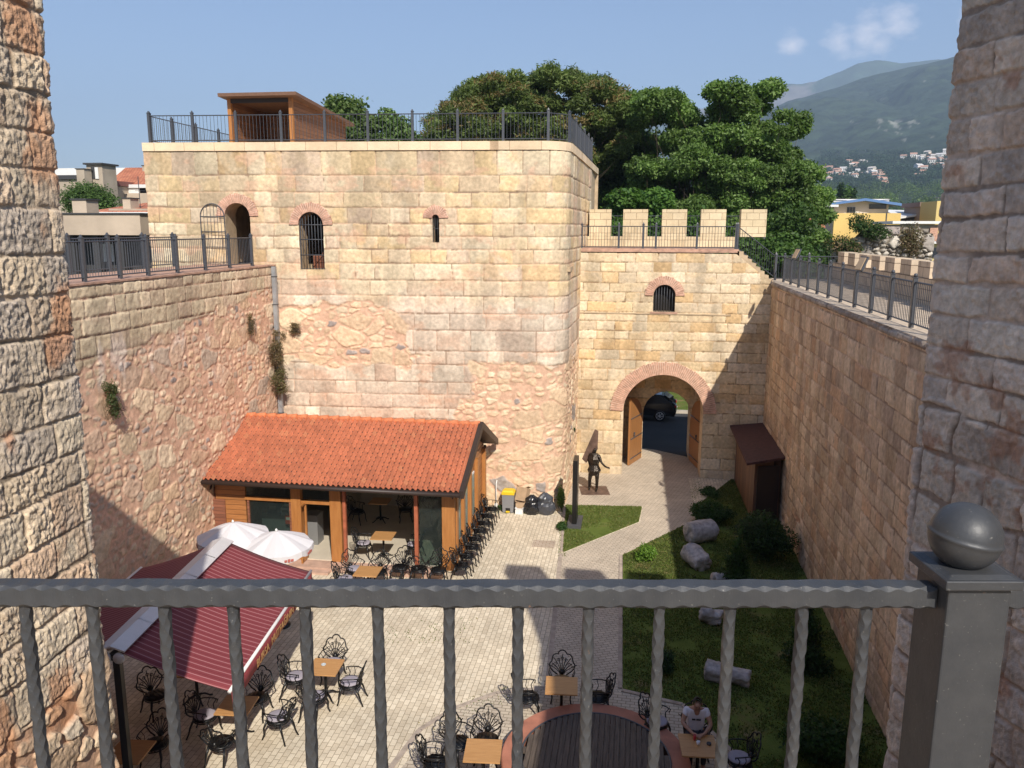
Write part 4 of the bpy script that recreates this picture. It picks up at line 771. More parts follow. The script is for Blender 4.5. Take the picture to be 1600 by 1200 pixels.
# ================================================================ garden furniture
def make_chair(cush):
    t = empty('garden_chair', '', 'chair')
    mb = MB(); mb.lathe((0, 0, 0), [(.20, .41), (.235, .415), (.24, .43), (.235, .445), (.02, .45)], 14)
    for i in range(6): mb.tube([(-.2 + .08 * i, -.2 + .03 * abs(i - 2.5), .455), (-.2 + .08 * i, .2 - .03 * abs(i - 2.5), .455)], .008, 4)
    mb.tube([(.225 * math.cos(q), .225 * math.sin(q), .385) for q in [i * math.pi / 8 for i in range(16)]], .016, 4, closed=True)
    mb.build('seat', M_BLACKM, t)
    def bk(u, v): return Vector((u, .21 + .16 * (v / .5) ** 1.2 * 1.0 - .10 * abs(u) * 1.0, .46 + v))
    mb = MB(); out = []
    cen = [(-.20, .20), (-.13, .34), (0, .40), (.13, .34), (.20, .20)]
    for (cx, cy), a0, a1, r in zip(cen, (215, 165, 145, 105, 55), (115, 60, 35, 15, -35), (.085, .095, .105, .095, .085)):
        for i in range(6): q = rad(lerp(a0, a1, i / 5)); out.append(bk(cx + r * math.cos(q), max(cy + r * math.sin(q), 0.0)))
    out = [bk(-.10, 0), bk(-.20, .07)] + out + [bk(.20, .07), bk(.10, 0)]
    mb.tube(out, .016, 5)
    for k in range(-4, 5):
        a = k * .235; pts = []
        for i in range(6):
            s = i / 5; rr_ = .38 + (.02 if k % 2 == 0 else -.05) - .05 * abs(k) / 4
            pts.append(bk(math.sin(a * (.25 + .75 * s)) * rr_ * s * 1.0 + k * .012, math.cos(a) * rr_ * s + .02))
        mb.tube(pts, .0105, 4)
    for cx, cy in ((-.16, .22), (-.085, .31), (0, .34), (.085, .31), (.16, .22)): mb.tube([bk(cx + .032 * math.cos(q), cy + .028 * math.sin(q)) for q in [i * math.pi / 4 for i in range(8)]],   .008, 4, closed=True)
    mb.lathe(bk(0, .03), [(.001, -.03), (.05, -.02), (.06, .03), (.03, .08), (.001, .09)], 7)
    mb.build('backrest', M_BLACKM, t)
    for s in (-1, 1):
        mb = MB(); mb.tube([(s * .215, .25, .66), (s * .27, .12, .675), (s * .285, -.06, .67), (s * .27, -.17, .655), (s * .24, -.15, .60)], .013, 5)
        mb.tube([(s * .27, -.13, .655), (s * .245, -.07, .56), (s * .22, -.1, .44)], .011, 5); mb.tube([(s * .28, .02, .665), (s * .235, .05, .55), (s * .225, .0, .44)], .008, 4)
        mb.build('armrest', M_BLACKM, t)
        mb = MB(); mb.tube([(s * .17, -.15, .42), (s * .215, -.20, .27), (s * .20, -.215, .12), (s * .225, -.25, .0)], [.028, .023, .017, .018], 6); mb.build('leg', M_BLACKM, t)
        mb = MB(); mb.tube([(s * .16, .16, .42), (s * .19, .23, .26), (s * .19, .27, .12), (s * .21, .32, .0)], [.027, .022, .017, .018], 6); mb.build('leg', M_BLACKM, t)
    if cush:
        mb = MB(); mb.lathe((0, -.01, 0), [(.19, .455), (.215, .47), (.215, .49), (.17, .505), (.01, .51)], 16); mb.build('cushion', M_CUSH, t)
    return t
def make_table():
    t = empty('cafe_table', '', 'table')
    mb = MB(); mb.box((0, 0, .737), (.68, .68, .03)); mb.build('tabletop', M_WOODT, t)
    mb = MB(); mb.tube([(0, 0, .05), (0, 0, .72)], [.04, .03], 10); mb.box((0, 0, .712), (.4, .06, .02)); mb.box((0, 0, .711), (.06, .4, .02)); mb.build('pedestal', M_BLACKM, t)
    for a in range(4):
        q = rad(45 + 90 * a); c, s = math.cos(q), math.sin(q); mb = MB(); mb.tube([(.02 * c, .02 * s, .14), (.16 * c, .16 * s, .11), (.27 * c, .27 * s, .03), (.33 * c, .33 * s, .015)], [.025, .022, .018, .02], 6); mb.build('foot', M_BLACKM, t)
    return t
chA = make_chair(False); chB = make_chair(True); tbA = make_table(); used = set()
def inst(src, x, y, deg, label, group, z=0):
    if src.name not in used: used.add(src.name); o = src; o.location = (x, y, z); o.rotation_euler = (0, 0, rad(deg)); o['label'] = label
    else: o = copy_tree(src, (x, y, z), rad(deg), label)
    o['group'] = group; return o
GS = 'chairs lined up outside the cafe pavilion'
side = ['nearest the camera', 'second from the near end', 'third from the near end', 'fourth from the near end', 'fourth from the far end', 'third from the far end', 'second from the far end', 'farthest away, by the tower foot']
for i in range(8): inst(chA, -4.83 + .02 * (i % 3), 22.35 + i * .72, 90 + (i * 37 % 7) - 3, 'black chair in the pavilion side row, ' + side[i], GS)
for x, s, d in ((-5.45, 'right of the front row, below the corner post', 2), (-6.05, 'middle of the front row below the glass panel', 180), (-6.62, 'left end of the front row below the opening', -12)): inst(chA, x, 21.95, d, 'black chair before the pavilion, ' + s, GS)
GT = 'wooden topped cafe tables'; GC_ = 'chairs set around the cafe tables'
inst(tbA, -6.52, 15.74, 3, 'sunlit cafe table with a small ashtray beside the burgundy awning', GT)
inst(chB, -6.62, 16.42, 3, 'cushioned chair behind the ashtray table, its fan back fully visible', GC_); inst(chB, -5.93, 15.70, -86, 'cushioned chair right of the ashtray table', GC_)
inst(chB, -7.22, 15.72, 95, 'cushioned chair left of the ashtray table, near the awning shadow', GC_); inst(chB, -6.50, 15.02, 172, 'cushioned chair on the near side of the ashtray table, behind a bar', GC_)
inst(tbA, -7.75, 14.05, 5, 'cafe table half in the awning shadow with sunlight on its near edge', GT)
inst(chB, -6.95, 14.22, -105, 'single cushioned chair in the sun right of the half shaded table', GC_); inst(chB, -8.47, 14.05, 92, 'cushioned chair left of the half shaded table, deep in shade', GC_)
inst(chA, -7.72, 13.30, 178, 'black chair with its back to the camera at the half shaded table', GC_); inst(chA, -7.72, 14.85, 2, 'black chair behind the half shaded table under the awning edge', GC_)
inst(tbA, -1.27, 15.80, 4, 'cafe table in the shade just above the round planked well', GT)
inst(chA, -1.33, 16.52, 3, 'black chair behind the table above the round planked well', GC_); inst(chA, -1.98, 15.78, 100, 'black chair left of the table above the round planked well', GC_); inst(chA, -.50, 16.0, -78, 'black chair right of the table above the round planked well', GC_)
inst(tbA, -2.52, 13.38, 5, 'sunlit cafe table at the left rim of the round planked well', GT)
inst(chA, -2.60, 14.18, 4, 'black chair with tall fan back behind the table at the well rim', GC_); inst(chA, -3.12, 14.0, 55, 'black chair at the rear left corner of the table at the well rim', GC_); inst(chA, -3.42, 13.35, 96, 'black chair left of the table at the well rim', GC_)
inst(tbA, 1.46, 14.15, 4, 'shaded cafe table where a man in a white shirt sits', GT)
inst(chA, 1.50, 14.98, 2, 'black chair the man in the white shirt sits on', GC_); inst(chB, 2.25, 14.30, -80, 'cushioned chair right of the seated man table', GC_)
inst(chB, .72, 15.25, 60, 'black chair pushed aside between the well and the seated man', GC_)
inst(tbA, -9.0, 12.35, 5, 'dark cafe table under the awning at the bottom left', GT); inst(chA, -8.95, 13.05, 4, 'black chair behind the dark table at the bottom left', GC_); inst(chA, -9.9, 14.6, 60, 'black chair under the awning beside the left wall', GC_)
inst(tbA, -9.3, 15.2, 3, 'cafe table hidden deep under the awning', GT)
inst(tbA, -7.5, 23.15, 3, 'cafe table standing inside the open pavilion front', GT, .15)
inst(chB, -8.15, 23.15, 92, 'cushioned chair left of the table inside the pavilion', GC_, .15); inst(chB, -6.55, 23.3, -88, 'cushioned chair right of the table inside the pavilion', GC_, .15)
inst(tbA, -7.23, 20.82, 2, 'cafe table in front of the pavilion step', GT)
inst(chB, -7.93, 20.85, 95, 'cushioned chair left of the table before the pavilion step', GC_); inst(chB, -7.9, 21.55, 50, 'black chair at the rear left of the table before the pavilion step', GC_)
inst(chA, -7.15, 21.55, 5, 'black chair behind the table before the pavilion step', GC_); inst(chB, -6.5, 20.8, -88, 'cushioned chair right of the table before the pavilion step', GC_)
inst(tbA, -8.6, 26.3, 2, 'dark table inside the pavilion by the rear wall', GT, .15); inst(chA, -7.75, 26.5, 20, 'black chair left of centre against the pavilion rear wall', GC_, .15); inst(chA, -6.95, 26.5, -5, 'black chair right of centre against the pavilion rear wall', GC_, .15); inst(chA, -9.35, 26.0, 80, 'black chair seen through the pavilion door', GC_, .15)
mb = MB(); mb.lathe((0, 0, 0), [(.05, 0), (.055, .02), (.045, .025), (.03, .012), (.001, .01)], 14); ash = tag(mb.build('ashtray', mat('glass ashtray', (.5, .55, .58), rough=.1), None, (-6.58, 15.80, .752)), 'small clear ashtray on the sunlit table', 'ashtray')
# ================================================================ pavilion with tiled roof
pv = empty('cafe_pavilion', 'timber cafe pavilion with orange tiled roof and open glazed front', 'pavilion', (-9, 25, 0))
def PB(mb, name, m_, par=None): return to_local(mb.build(name, m_, par or pv), pv) if par is None else mb.build(name, m_, par)
X0, X1 = -13.0, -4.85; YE, YR, YB = 22.25, 25.35, 28.3; ZE, ZR = 2.66, 4.0
# tiles
def tiles(name, y0, y1, z0, z1):
    cw = .163; ncol = int((X1 - X0) / cw); L_ = math.hypot(y1 - y0, z1 - z0); nr = int(round(L_ / .21))
    fx = np.linspace(0, ncol, ncol * 8 + 1); rows = []
    for r in range(nr): rows += [(r, 0.0), (r, .5), (r, .999)]
    U, R_ = np.meshgrid(fx, np.arange(len(rows))); rr_ = np.array([a for a, b in rows])[R_]; tt = np.array([b for a, b in rows])[R_]
    ph = U % 1.0; prof = np.where(ph < .62, np.sin(ph / .62 * np.pi) * .058, -np.sin((ph - .62) / .38 * np.pi) * .018)
    col_i = np.floor(U - 1e-6).astype(int); jit = (h01(col_i, rr_, 5) - .5)
    hgt = prof + (1 - tt) * .022 + jit * .006 ; s_ = (rr_ + tt + (1 - tt < .5) * 0) / nr + jit * .0025 * (tt < .1)
    ny, nz_ = -(z1 - z0) / L_, (y1 - y0) / L_
    if ny > 0 and nz_ < 0: ny, nz_ = -ny, -nz_
    sg = 1
    y = y0 + (y1 - y0) * s_ + ny * hgt; z = z0 + (z1 - z0) * s_ + abs(nz_) * hgt
    V = np.stack([X0 + U * (X1 - X0) / ncol, y, z], -1).reshape(-1, 3); a, b = U.shape; I = np.arange(a * b).reshape(a, b)
    F = np.stack([I[:-1, :-1], I[:-1, 1:], I[1:, 1:], I[1:, :-1]], -1).reshape(-1, 4)
    base = np.array((.40, .125, .060)); c = base * (.88 + .26 * h01(col_i, rr_, 9)[..., None]); c = c * (.82 + .36 * fbm(U * .12, rr_ * .35, 15, 4)[..., None]); c = lerp(c, np.array((.46, .19, .09)), (h01(col_i, rr_, 11) < .06)[..., None] * .5)
    return npmesh(name, V, F, M_TILE, None, c.reshape(-1, 3))
roofE = empty('roof', None, None, (0, 0, 0)); roofE.parent = pv; roofE.matrix_parent_inverse = Matrix.Translation(-Vector(pv.location)); del_ = None
a = tiles('front_tiles', YE, YR, ZE + .06, ZR + .04); a.parent = roofE
b = tiles('rear_tiles', YB, YR, ZE + .06, ZR + .04); b.parent = roofE
mb = MB(); x = X0
while x < X1 - .05:
    mb.tube([(x, YR, ZR + .03), (x + .2, YR, ZR + .045), (x + .40, YR, ZR + .06)], [.085, .09, .1], 10); x += .37
mb.build('ridge_tiles', mat('ridge terracotta', (.58, .19, .08), rough=.8, noise=(10, .2)), roofE)
mb = MB()
for s, y0 in ((1, YE), (-1, YB)):
    v8 = [(X0, y0, ZE - .06), (X1, y0, ZE - .06), (X1, YR, ZR - .08), (X0, YR, ZR - .08), (X0, y0, ZE + .05), (X1, y0, ZE + .05), (X1, YR, ZR + .03), (X0, YR, ZR + .03)]
    if s < 0: v8 = [v8[i] for i in (3, 2, 1, 0, 7, 6, 5, 4)]
    mb.hexa(v8)
mb.build('roof_boarding', M_DKBRN, roofE)
for x in (X0 - .03, X1 + .05):
    for y0 in (YE - .05, YB + .05):
        mb = MB(); w = .07; mb.hexa([(x - w, y0, ZE - .1), (x + w, y0, ZE - .1), (x + w, YR, ZR - .12), (x - w, YR, ZR - .12), (x - w, y0, ZE + .12), (x + w, y0, ZE + .12), (x + w, YR, ZR + .13), (x - w, YR, ZR + .13)])
        mb.build('barge_board', M_DKBRN, roofE)
mb = MB(); mb.tube([(X0, YE - .07, ZE + .0), (X1, YE - .07, ZE + .0)], .065, 8); mb.build('gutter', M_DKBRN, roofE)
YF = 22.85; XL = at(338, 800, YF).x; XRc = -5.28
def fx_(px): return at(px, 800, YF).x
mb = MB(); mb.box(((XL + XRc) / 2, 25.4, .075), (XRc - XL + .1, 5.3, .15)); PB(mb, 'floor', M_FLOOR)
mb = MB(); mb.box(((fx_(470) + XRc) / 2 - .2, 22.5, .06), (XRc - fx_(470) + .1, .6, .12)); mb.box((fx_(497), 22.2, .035), (1.2, .5, .07)); PB(mb, 'step', mat('pink step stone', (.50, .33, .25), rough=.8, noise=(4, .2)))
mb = MB(); mb.box(((XL + XRc) / 2, 28.0, 1.4), (XRc - XL, .12, 2.6)); mb.box((-9.95, 26.6, 1.35), (.1, 2.7, 2.4)); PB(mb, 'rear_wall', M_WHITEW)
mb = MB(); mb.box(((XL + XRc) / 2, 27.9, 1.0), (XRc - XL, .05, .06)); PB(mb, 'wall_rail', M_DKBRN)
mb = MB(); mb.box(((XL + XRc) / 2, 25.4, 2.58), (XRc - XL, 5.0, .05)); PB(mb, 'ceiling', M_WHITEW)
mb = MB(); mb.box(((fx_(340) + fx_(386)) / 2, YF, 1.3), (fx_(386) - fx_(340), .1, 2.5)); PB(mb, 'timber_panel', M_WOODP)
for a_, b_ in ((458, 473), (518, 535), (692, 712)):
    mb = MB(); mb.box(((fx_(a_) + fx_(b_)) / 2, YF - .02, 1.33), (fx_(b_) - fx_(a_), .24, 2.5)); PB(mb, 'post', M_WOODO)
M_RPOST = mat('reddish stained post', (.40, .12, .06), rough=.5, noise=(6, .2))
for x_, w_p in (((fx_(537) + fx_(542)) / 2, .09), (fx_(651), .11)):
    mb = MB(); mb.box((x_, YF - .05, 1.33), (w_p, .11, 2.4)); PB(mb, 'red_post', M_RPOST)
mb = MB(); mb.box(((XL + XRc) / 2, YF, 2.55), (XRc - XL, .2, .16)); PB(mb, 'lintel', M_DKBRN)
zt = at(430, 781, YF - .1).z
mb = MB(); mb.box(((fx_(386) + fx_(458)) / 2, YF - .03, zt), (fx_(458) - fx_(386), .14, .10)); mb.box(((fx_(473) + fx_(518)) / 2, YF - .03, zt - .03), (fx_(518) - fx_(473), .14, .10)); PB(mb, 'transom', M_WOODO)
def pane(a_, b_, z0, z1):
    mb = MB(); mb.box(((fx_(a_) + fx_(b_)) / 2, YF, (z0 + z1) / 2), (fx_(b_) - fx_(a_), .02, z1 - z0)); o = PB(mb, 'window_pane', M_GLASS); return o
pane(387, 457, .15, zt - .05); pane(387, 457, zt + .05, 2.47); pane(474, 517, zt + .05, 2.47); pane(655, 691, .15, 2.47)
mb = MB()
for p in (390, 455): mb.box((fx_(p), YF - .03, 1.05), (.06, .08, 1.9))
mb.box(((fx_(387) + fx_(457)) / 2, YF - .03, .22), (fx_(457) - fx_(387), .08, .1)); PB(mb, 'window_frame', M_WOODR)
dr = MB(); xh = fx_(477); dr.box((xh + .02, YF - .42, 1.05), (.06, .06, 1.85)); dr.box((xh + .02, YF - .02, 1.05), (.06, .06, 1.85)); dr.box((xh + .02, YF - .22, 1.95), (.06, .4, .06)); dr.box((xh + .02, YF - .22, .2), (.06, .4, .1)); PB(dr, 'open_door', M_WOODO)
# side wall with timber pilasters and a white framed window
mb = MB(); mb.box((XRc + .02, 25.45, 1.4), (.12, 5.0, 2.6)); mb.extrude([(XRc - .03, 22.95, 2.66), (XRc - .03, 27.95, 2.66), (XRc - .03, 25.4, 3.85)], (.1, 0, 0)); PB(mb, 'side_wall', M_WOODP)
for y in (23.0, 24.0, 25.1, 26.3, 27.7):
    mb = MB(); mb.box((XRc + .12, y, 1.35), (.16, .2, 2.5)); PB(mb, 'pilaster', M_WOODO)
for y in (23.5, 24.55, 25.7):
    mb = MB(); mb.box((XRc + .095, y, 1.5), (.04, .62, 1.5)); f = PB(mb, 'side_window', M_WHITE); mb = MB(); mb.box((XRc + .12, y, 1.5), (.02, .5, 1.38)); g = mb.build('pane', M_GLASS, f)
for y in (22.6, 28.1):
    mb = MB(); mb.tube([(XRc + .1, 22.9 if y < 25 else 27.8, 2.1), (XRc + .1, y, 2.6)], .04, 4, smooth=False); PB(mb, 'bracket', M_DKBRN)
# counter and clutter behind the glass
mb = MB(); mb.box((fx_(430), 24.1, .65), (1.9, .5, 1.0)); PB(mb, 'counter', mat('counter front', (.20, .20, .2), rough=.5))
nm = 0
for (nm_, px, y, z, sz, c, lab) in (('till', 425, 23.9, 1.25, (.28, .25, .25), (.62, .6, .58), 'white cash till on the pavilion counter'), ('sign', 441, 23.4, 1.68, (.34, .02, .16), (.8, .78, .7), 'small white sign hanging above the counter'), ('box', 433, 23.7, 1.05, (.2, .15, .3), (.78, .1, .05), 'red and white drinks box behind the window'), ('machine', 404, 24.0, 1.3, (.35, .3, .4), (.06, .06, .07), 'black coffee machine behind the pavilion window')):
    mb = MB(); mb.box((0, 0, 0), sz); mb.box((0, -sz[1] / 2 - .004, sz[2] * .12), (sz[0] * .7, .008, sz[2] * .3), mi=1); mb.box((0, 0, sz[2] / 2 + .01), (sz[0] * .8, sz[1] * .8, .02), mi=1)
    tag(mb.build('counter_' + nm_, [mat(nm_ + ' body', c, rough=.5), mat(nm_ + ' trim', (.25, .22, .2) if nm_ != 'box' else (.85, .8, .7), rough=.5)], None, (fx_(px), y, z)), lab, nm_)
# annex of brown boarding left of the pavilion
an = empty('boarded_annex', 'low reddish brown boarded shed attached to the left end of the pavilion', 'shed', (-12.3, 23.3, 0))
xa, xb = -12.85, XL - .02
mb = MB(); mb.box(((xa + xb) / 2, 23.6, 1.15), (xb - xa, 1.6, 2.3)); to_local(mb.build('wall', M_WOODR, an), an)
mb = MB(); mb.hexa([(xa - .05, 22.6, 2.2), (xb + .0, 22.6, 2.32), (xb + .0, 24.5, 2.6), (xa - .05, 24.5, 2.5), (xa - .05, 22.6, 2.28), (xb + .0, 22.6, 2.4), (xb + .0, 24.5, 2.68), (xa - .05, 24.5, 2.58)]); to_local(mb.build('roof', M_DKBRN, an), an)
mb = MB(); mb.box(((xa + xb) / 2 + .05, 22.78, 1.05), (.62, .04, 1.75)); to_local(mb.build('door', M_WOODR, an), an)
# ================================================================ awning
AR = rad(6.5)
aw = empty('awning', 'double sided burgundy striped awning with pale aluminium ridge box', 'awning', (-8.72, 11.75, 0), AR)
AL = 5.0; HW = 2.02; ZRg = 3.12; ZEv = 2.42
def stripe_mat():
    M = bpy.data.materials.new('burgundy striped canvas'); M.use_nodes = True; nt = M.node_tree; n = nt.nodes; l = nt.links; b = n['Principled BSDF']; b.inputs['Roughness'].default_value = .8
    tc = n.new('ShaderNodeTexCoord'); sp = n.new('ShaderNodeSeparateXYZ'); l.new(tc.outputs['Object'], sp.inputs[0]); d = n.new('ShaderNodeMath'); d.operation = 'DIVIDE'; d.inputs[1].default_value = .145; l.new(sp.outputs[1], d.inputs[0])
    f = n.new('ShaderNodeMath'); f.operation = 'FRACT'; l.new(d.outputs[0], f.inputs[0]); g = n.new('ShaderNodeMath'); g.operation = 'LESS_THAN'; g.inputs[1].default_value = .17; l.new(f.outputs[0], g.inputs[0])
    g2 = n.new('ShaderNodeMath'); g2.operation = 'COMPARE'; g2.inputs[1].default_value = .55; g2.inputs[2].default_value = .06; l.new(f.outputs[0], g2.inputs[0])
    m1 = n.new('ShaderNodeMixRGB'); m1.inputs[1].default_value = (.21, .034, .042, 1); m1.inputs[2].default_value = (.16, .025, .032, 1); l.new(g2.outputs[0], m1.inputs[0])
    m2 = n.new('ShaderNodeMixRGB'); m2.inputs[2].default_value = (.36, .15, .155, 1); l.new(g.outputs[0], m2.inputs[0]); l.new(m1.outputs[0], m2.inputs[1]); l.new(m2.outputs[0], b.inputs['Base Color']); return M
M_CANV = stripe_mat(); M_BURG = mat('burgundy valance cloth', (.25, .04, .045), rough=.85, noise=(5, .12)); M_ALU = mat('pale aluminium', (.66, .65, .66), rough=.4, metal=.2, noise=(2, .08)); M_GOLD = mat('ochre lettering', (.50, .28, .10), rough=.6)
for s in (1, -1):
    vs = []; n1, n2 = 10, 24
    for j in range(n2 + 1):
        for i in range(n1 + 1):
            a_ = i / n1; x = s * lerp(.16, HW, a_); z = lerp(ZRg - .02, ZEv, a_) - .05 * math.sin(a_ * math.pi) ; vs.append((x, AL * j / n2, z))
    fs = [(j * (n1 + 1) + i, j * (n1 + 1) + i + 1, (j + 1) * (n1 + 1) + i + 1, (j + 1) * (n1 + 1) + i) for j in range(n2) for i in range(n1)]
    if s < 0: fs = [f[::-1] for f in fs]
    o = MB().add(vs, fs, 0, True).build('canvas', M_CANV, aw); md = o.modifiers.new('solid', 'SOLIDIFY'); md.thickness = .012
    mb = MB(); mb.tube([(s * HW, -.04, ZEv), (s * HW, AL + .04, ZEv)], .035, 6); mb.build('front_bar', M_WHITE, aw)
    vs = []; n = 60
    for j in range(n + 1):
        y = AL * j / n; vs += [(s * (HW + .03), y, ZEv - .02), (s * (HW + .035 + .01 * math.sin(j * .9)), y, ZEv - .30 + .015 * abs(math.sin(j * math.pi / 6)))]
    o = MB().add(vs, [(2 * j, 2 * j + 1, 2 * j + 3, 2 * j + 2) for j in range(n)], 0, True).build('valance', M_BURG, aw); md = o.modifiers.new('solid', 'SOLIDIFY'); md.thickness = .008
mb = MB()
for k in range(5):
    y0, y1 = k * AL / 5, (k + 1) * AL / 5 - .012
    for s in (1, -1): mb.hexa([(0, y0 - .05, ZRg + .09), (s * .24, y0 - .05, ZRg + .0), (s * .24, y1, ZRg + .0), (0, y1, ZRg + .09), (0, y0 - .05, ZRg + .12), (s * .25, y0 - .05, ZRg + .03), (s * .25, y1, ZRg + .03), (0, y1, ZRg + .12)] if s > 0 else [(-.24, y0 - .05, ZRg), (0, y0 - .05, ZRg + .09), (0, y1, ZRg + .09), (-.24, y1, ZRg), (-.25, y0 - .05, ZRg + .03), (0, y0 - .05, ZRg + .12), (0, y1, ZRg + .12), (-.25, y1, ZRg + .03)])
mb.build('ridge_box', M_ALU, aw)
mb = MB(); mb.box((0, AL / 2, ZRg - .12), (.12, AL, .12)); mb.build('ridge_beam', M_BLACKP, aw)
for y in (.15, AL - .15):
    mb = MB(); mb.box((0, y, ZRg / 2 - .05), (.12, .12, ZRg - .1)); mb.box((0, y, .02), (.6, .6, .04)); mb.build('post', M_BLACKP, aw)
for y in (.5, AL - .5):
    for s in (1, -1):
        mb = MB(); mb.tube([(s * .1, y, ZRg - .2), (s * 1.1, y + (.35 if y < 1 else -.35), 2.52), (s * HW, y, ZEv - .06)], .025, 5); mb.build('folding_arm', M_WHITE, aw)
for s in (-1, 1):
    mb = MB(); mb.lathe((s * .12, -.02, ZRg - .12), [(.001, -.02), (.10, -.02), (.1, .02), (.001, .02)], 12, M=Matrix.Rotation(rad(90), 3, 'X')); mb.build('roller_cap', M_ALU, aw)
def text(name, body, size, m_, loc, rot, parent, ext=.002, align='LEFT'):
    c = bpy.data.curves.new(name, 'FONT'); c.body = body; c.size = size; c.extrude = ext; c.align_x = align; c.materials.append(m_)
    me = None; o = bpy.data.objects.new(name, c); me = bpy.data.meshes.new_from_object(o); bpy.data.objects.remove(o); me.name = name
    if not me.materials: me.materials.append(m_)
    o = bpy.data.objects.new(name, me); link(o, parent); o.location = loc; o.rotation_euler = rot; return o
text('lettering', 'BURSA  MUTFAĞININ  DİLİ', .24, M_GOLD, (HW + .062, 1.15, ZEv - .245), (rad(90), 0, rad(90)), aw)
# ================================================================ parasols
def parasol(label, x, y, z, R_, rz, seed):
    t = empty('parasol', label, 'parasol', (x, y, 0), rz, 'white parasols by the pavilion'); n = 8; H_ = .34 * R_ / .9
    vs = [(0, 0, z + H_)]; fs = []; K = 5
    for k in range(1, K + 1):
        for j in range(n * 4):
            q = 2 * math.pi * j / (n * 4); edge = abs(((j % 4) / 4) - 0); sag = (1 - abs((j % 4) - 2) / 2); a_ = k / K
            vs.append((R_ * a_ * math.cos(q) * (1 - .045 * sag), R_ * a_ * math.sin(q) * (1 - .045 * sag), z + H_ * (1 - a_ ** 1.25) - .05 * sag * a_))
    m_ = n * 4
    for j in range(m_): fs.append((0, 1 + j, 1 + (j + 1) % m_))
    for k in range(K - 1):
        for j in range(m_): fs.append((1 + k * m_ + j, 1 + (k + 1) * m_ + j, 1 + (k + 1) * m_ + (j + 1) % m_, 1 + k * m_ + (j + 1) % m_))
    b0 = len(vs)
    for j in range(m_): v = vs[1 + (K - 1) * m_ + j]; vs.append((v[0] * 1.005, v[1] * 1.005, v[2] - .17 + .035 * (j % 4 == 0)))
    for j in range(m_): fs.append((1 + (K - 1) * m_ + j, b0 + j, b0 + (j + 1) % m_, 1 + (K - 1) * m_ + (j + 1) % m_))
    o = MB().add(vs, fs, 0, False).build('canopy', M_PARA, t); md = o.modifiers.new('solid', 'SOLIDIFY'); md.thickness = .006
    rs = random.Random(seed)
    for j in range(n):
        q = 2 * math.pi * (j + .5) / n; mb = MB(); r = R_ * .972; tang = Vector((-math.sin(q), math.cos(q), 0)); nrm = Vector((math.cos(q), math.sin(q), 0)); c = nrm * (R_ * .955 * math.cos(0) ) * .945 + Vector((0, 0, z - .13))
        c = nrm * (R_ * .966) + Vector((0, 0, z - .14))
        for dx, w, hh in ((-.08, .07, .055), (0, .06, .08), (.08, .075, .06)): mb.box(c + tang * dx + nrm * .012 + Vector((0, 0, rs.uniform(-.01, .01))), (.012, w, hh), q)
        mb.build('emblem', M_EMB, t)
    mb = MB(); mb.tube([(0, 0, .05), (0, 0, z + H_ + .03)], .024, 8); mb.lathe((0, 0, z + H_), [(.03, 0), (.035, .04), (.001, .08)], 8); mb.build('pole', M_WHITE, t)
    for j in range(n): q = 2 * math.pi * j / n; mb = MB(); mb.tube([(.03 * math.cos(q), .03 * math.sin(q), z + H_ - .05), (R_ * .97 * math.cos(q), R_ * .97 * math.sin(q), z - .02)], .009, 4); mb.build('rib', M_WHITE, t)
    mb = MB(); mb.lathe((0, 0, 0), [(.24, 0), (.24, .06), (.06, .1), (.04, .25)], 16); mb.build('base', M_BLACKP, t)
M_PARA = mat('white parasol cloth', (.66, .64, .655), rough=.8); M_EMB = mat('faded red print', (.45, .13, .10), rough=.8)
parasol('white parasol with red prints nearer the left wall, behind the awning ridge', -10.22, 18.95, 2.36, .94, .2, 1)
parasol('white parasol with red prints in front of the pavilion window, overlapping the other', -8.93, 18.75, 2.28, .92, .35, 2)
# mops and planter by the annex
for k, (x, c) in enumerate(((-11.35, (.6, .08, .03)), (-11.1, (.7, .62, .5)))):
    mb = MB(); mb.tube([(x, 21.6, 0), (x - .2 + .2 * k, 22.2, 1.35)], .014, 6); mb.box((x, 21.6, .06), (.25, .06, .08)); mb.box((x - .2 + .2 * k, 22.2, 1.35), (.05, .05, .07), mi=1)
    tag(mb.build('broom', [mat('pale stick', (.6, .42, .28), rough=.6), mat('broom end', c, rough=.6)]), ['broom with red tip leaning on the annex wall', 'pale broom stick leaning on the annex wall beside the red tipped one'][k], 'broom')
pt = empty('plant_pot', 'dark pot with a green plant at the foot of the brown annex', 'plant pot', (-10.75, 21.6, 0)); mb = MB(); mb.lathe((0, 0, 0), [(.12, 0), (.17, .35), (.18, .38), (.14, .36)], 14); mb.build('pot', M_BLACKP, pt)
V, F, c = leafcloud([(0, 0, .55), (.08, 0, .45)], [.2, .18], 700, .035, 5, MDG); npmesh('foliage', V, F, M_LEAF, pt, c)
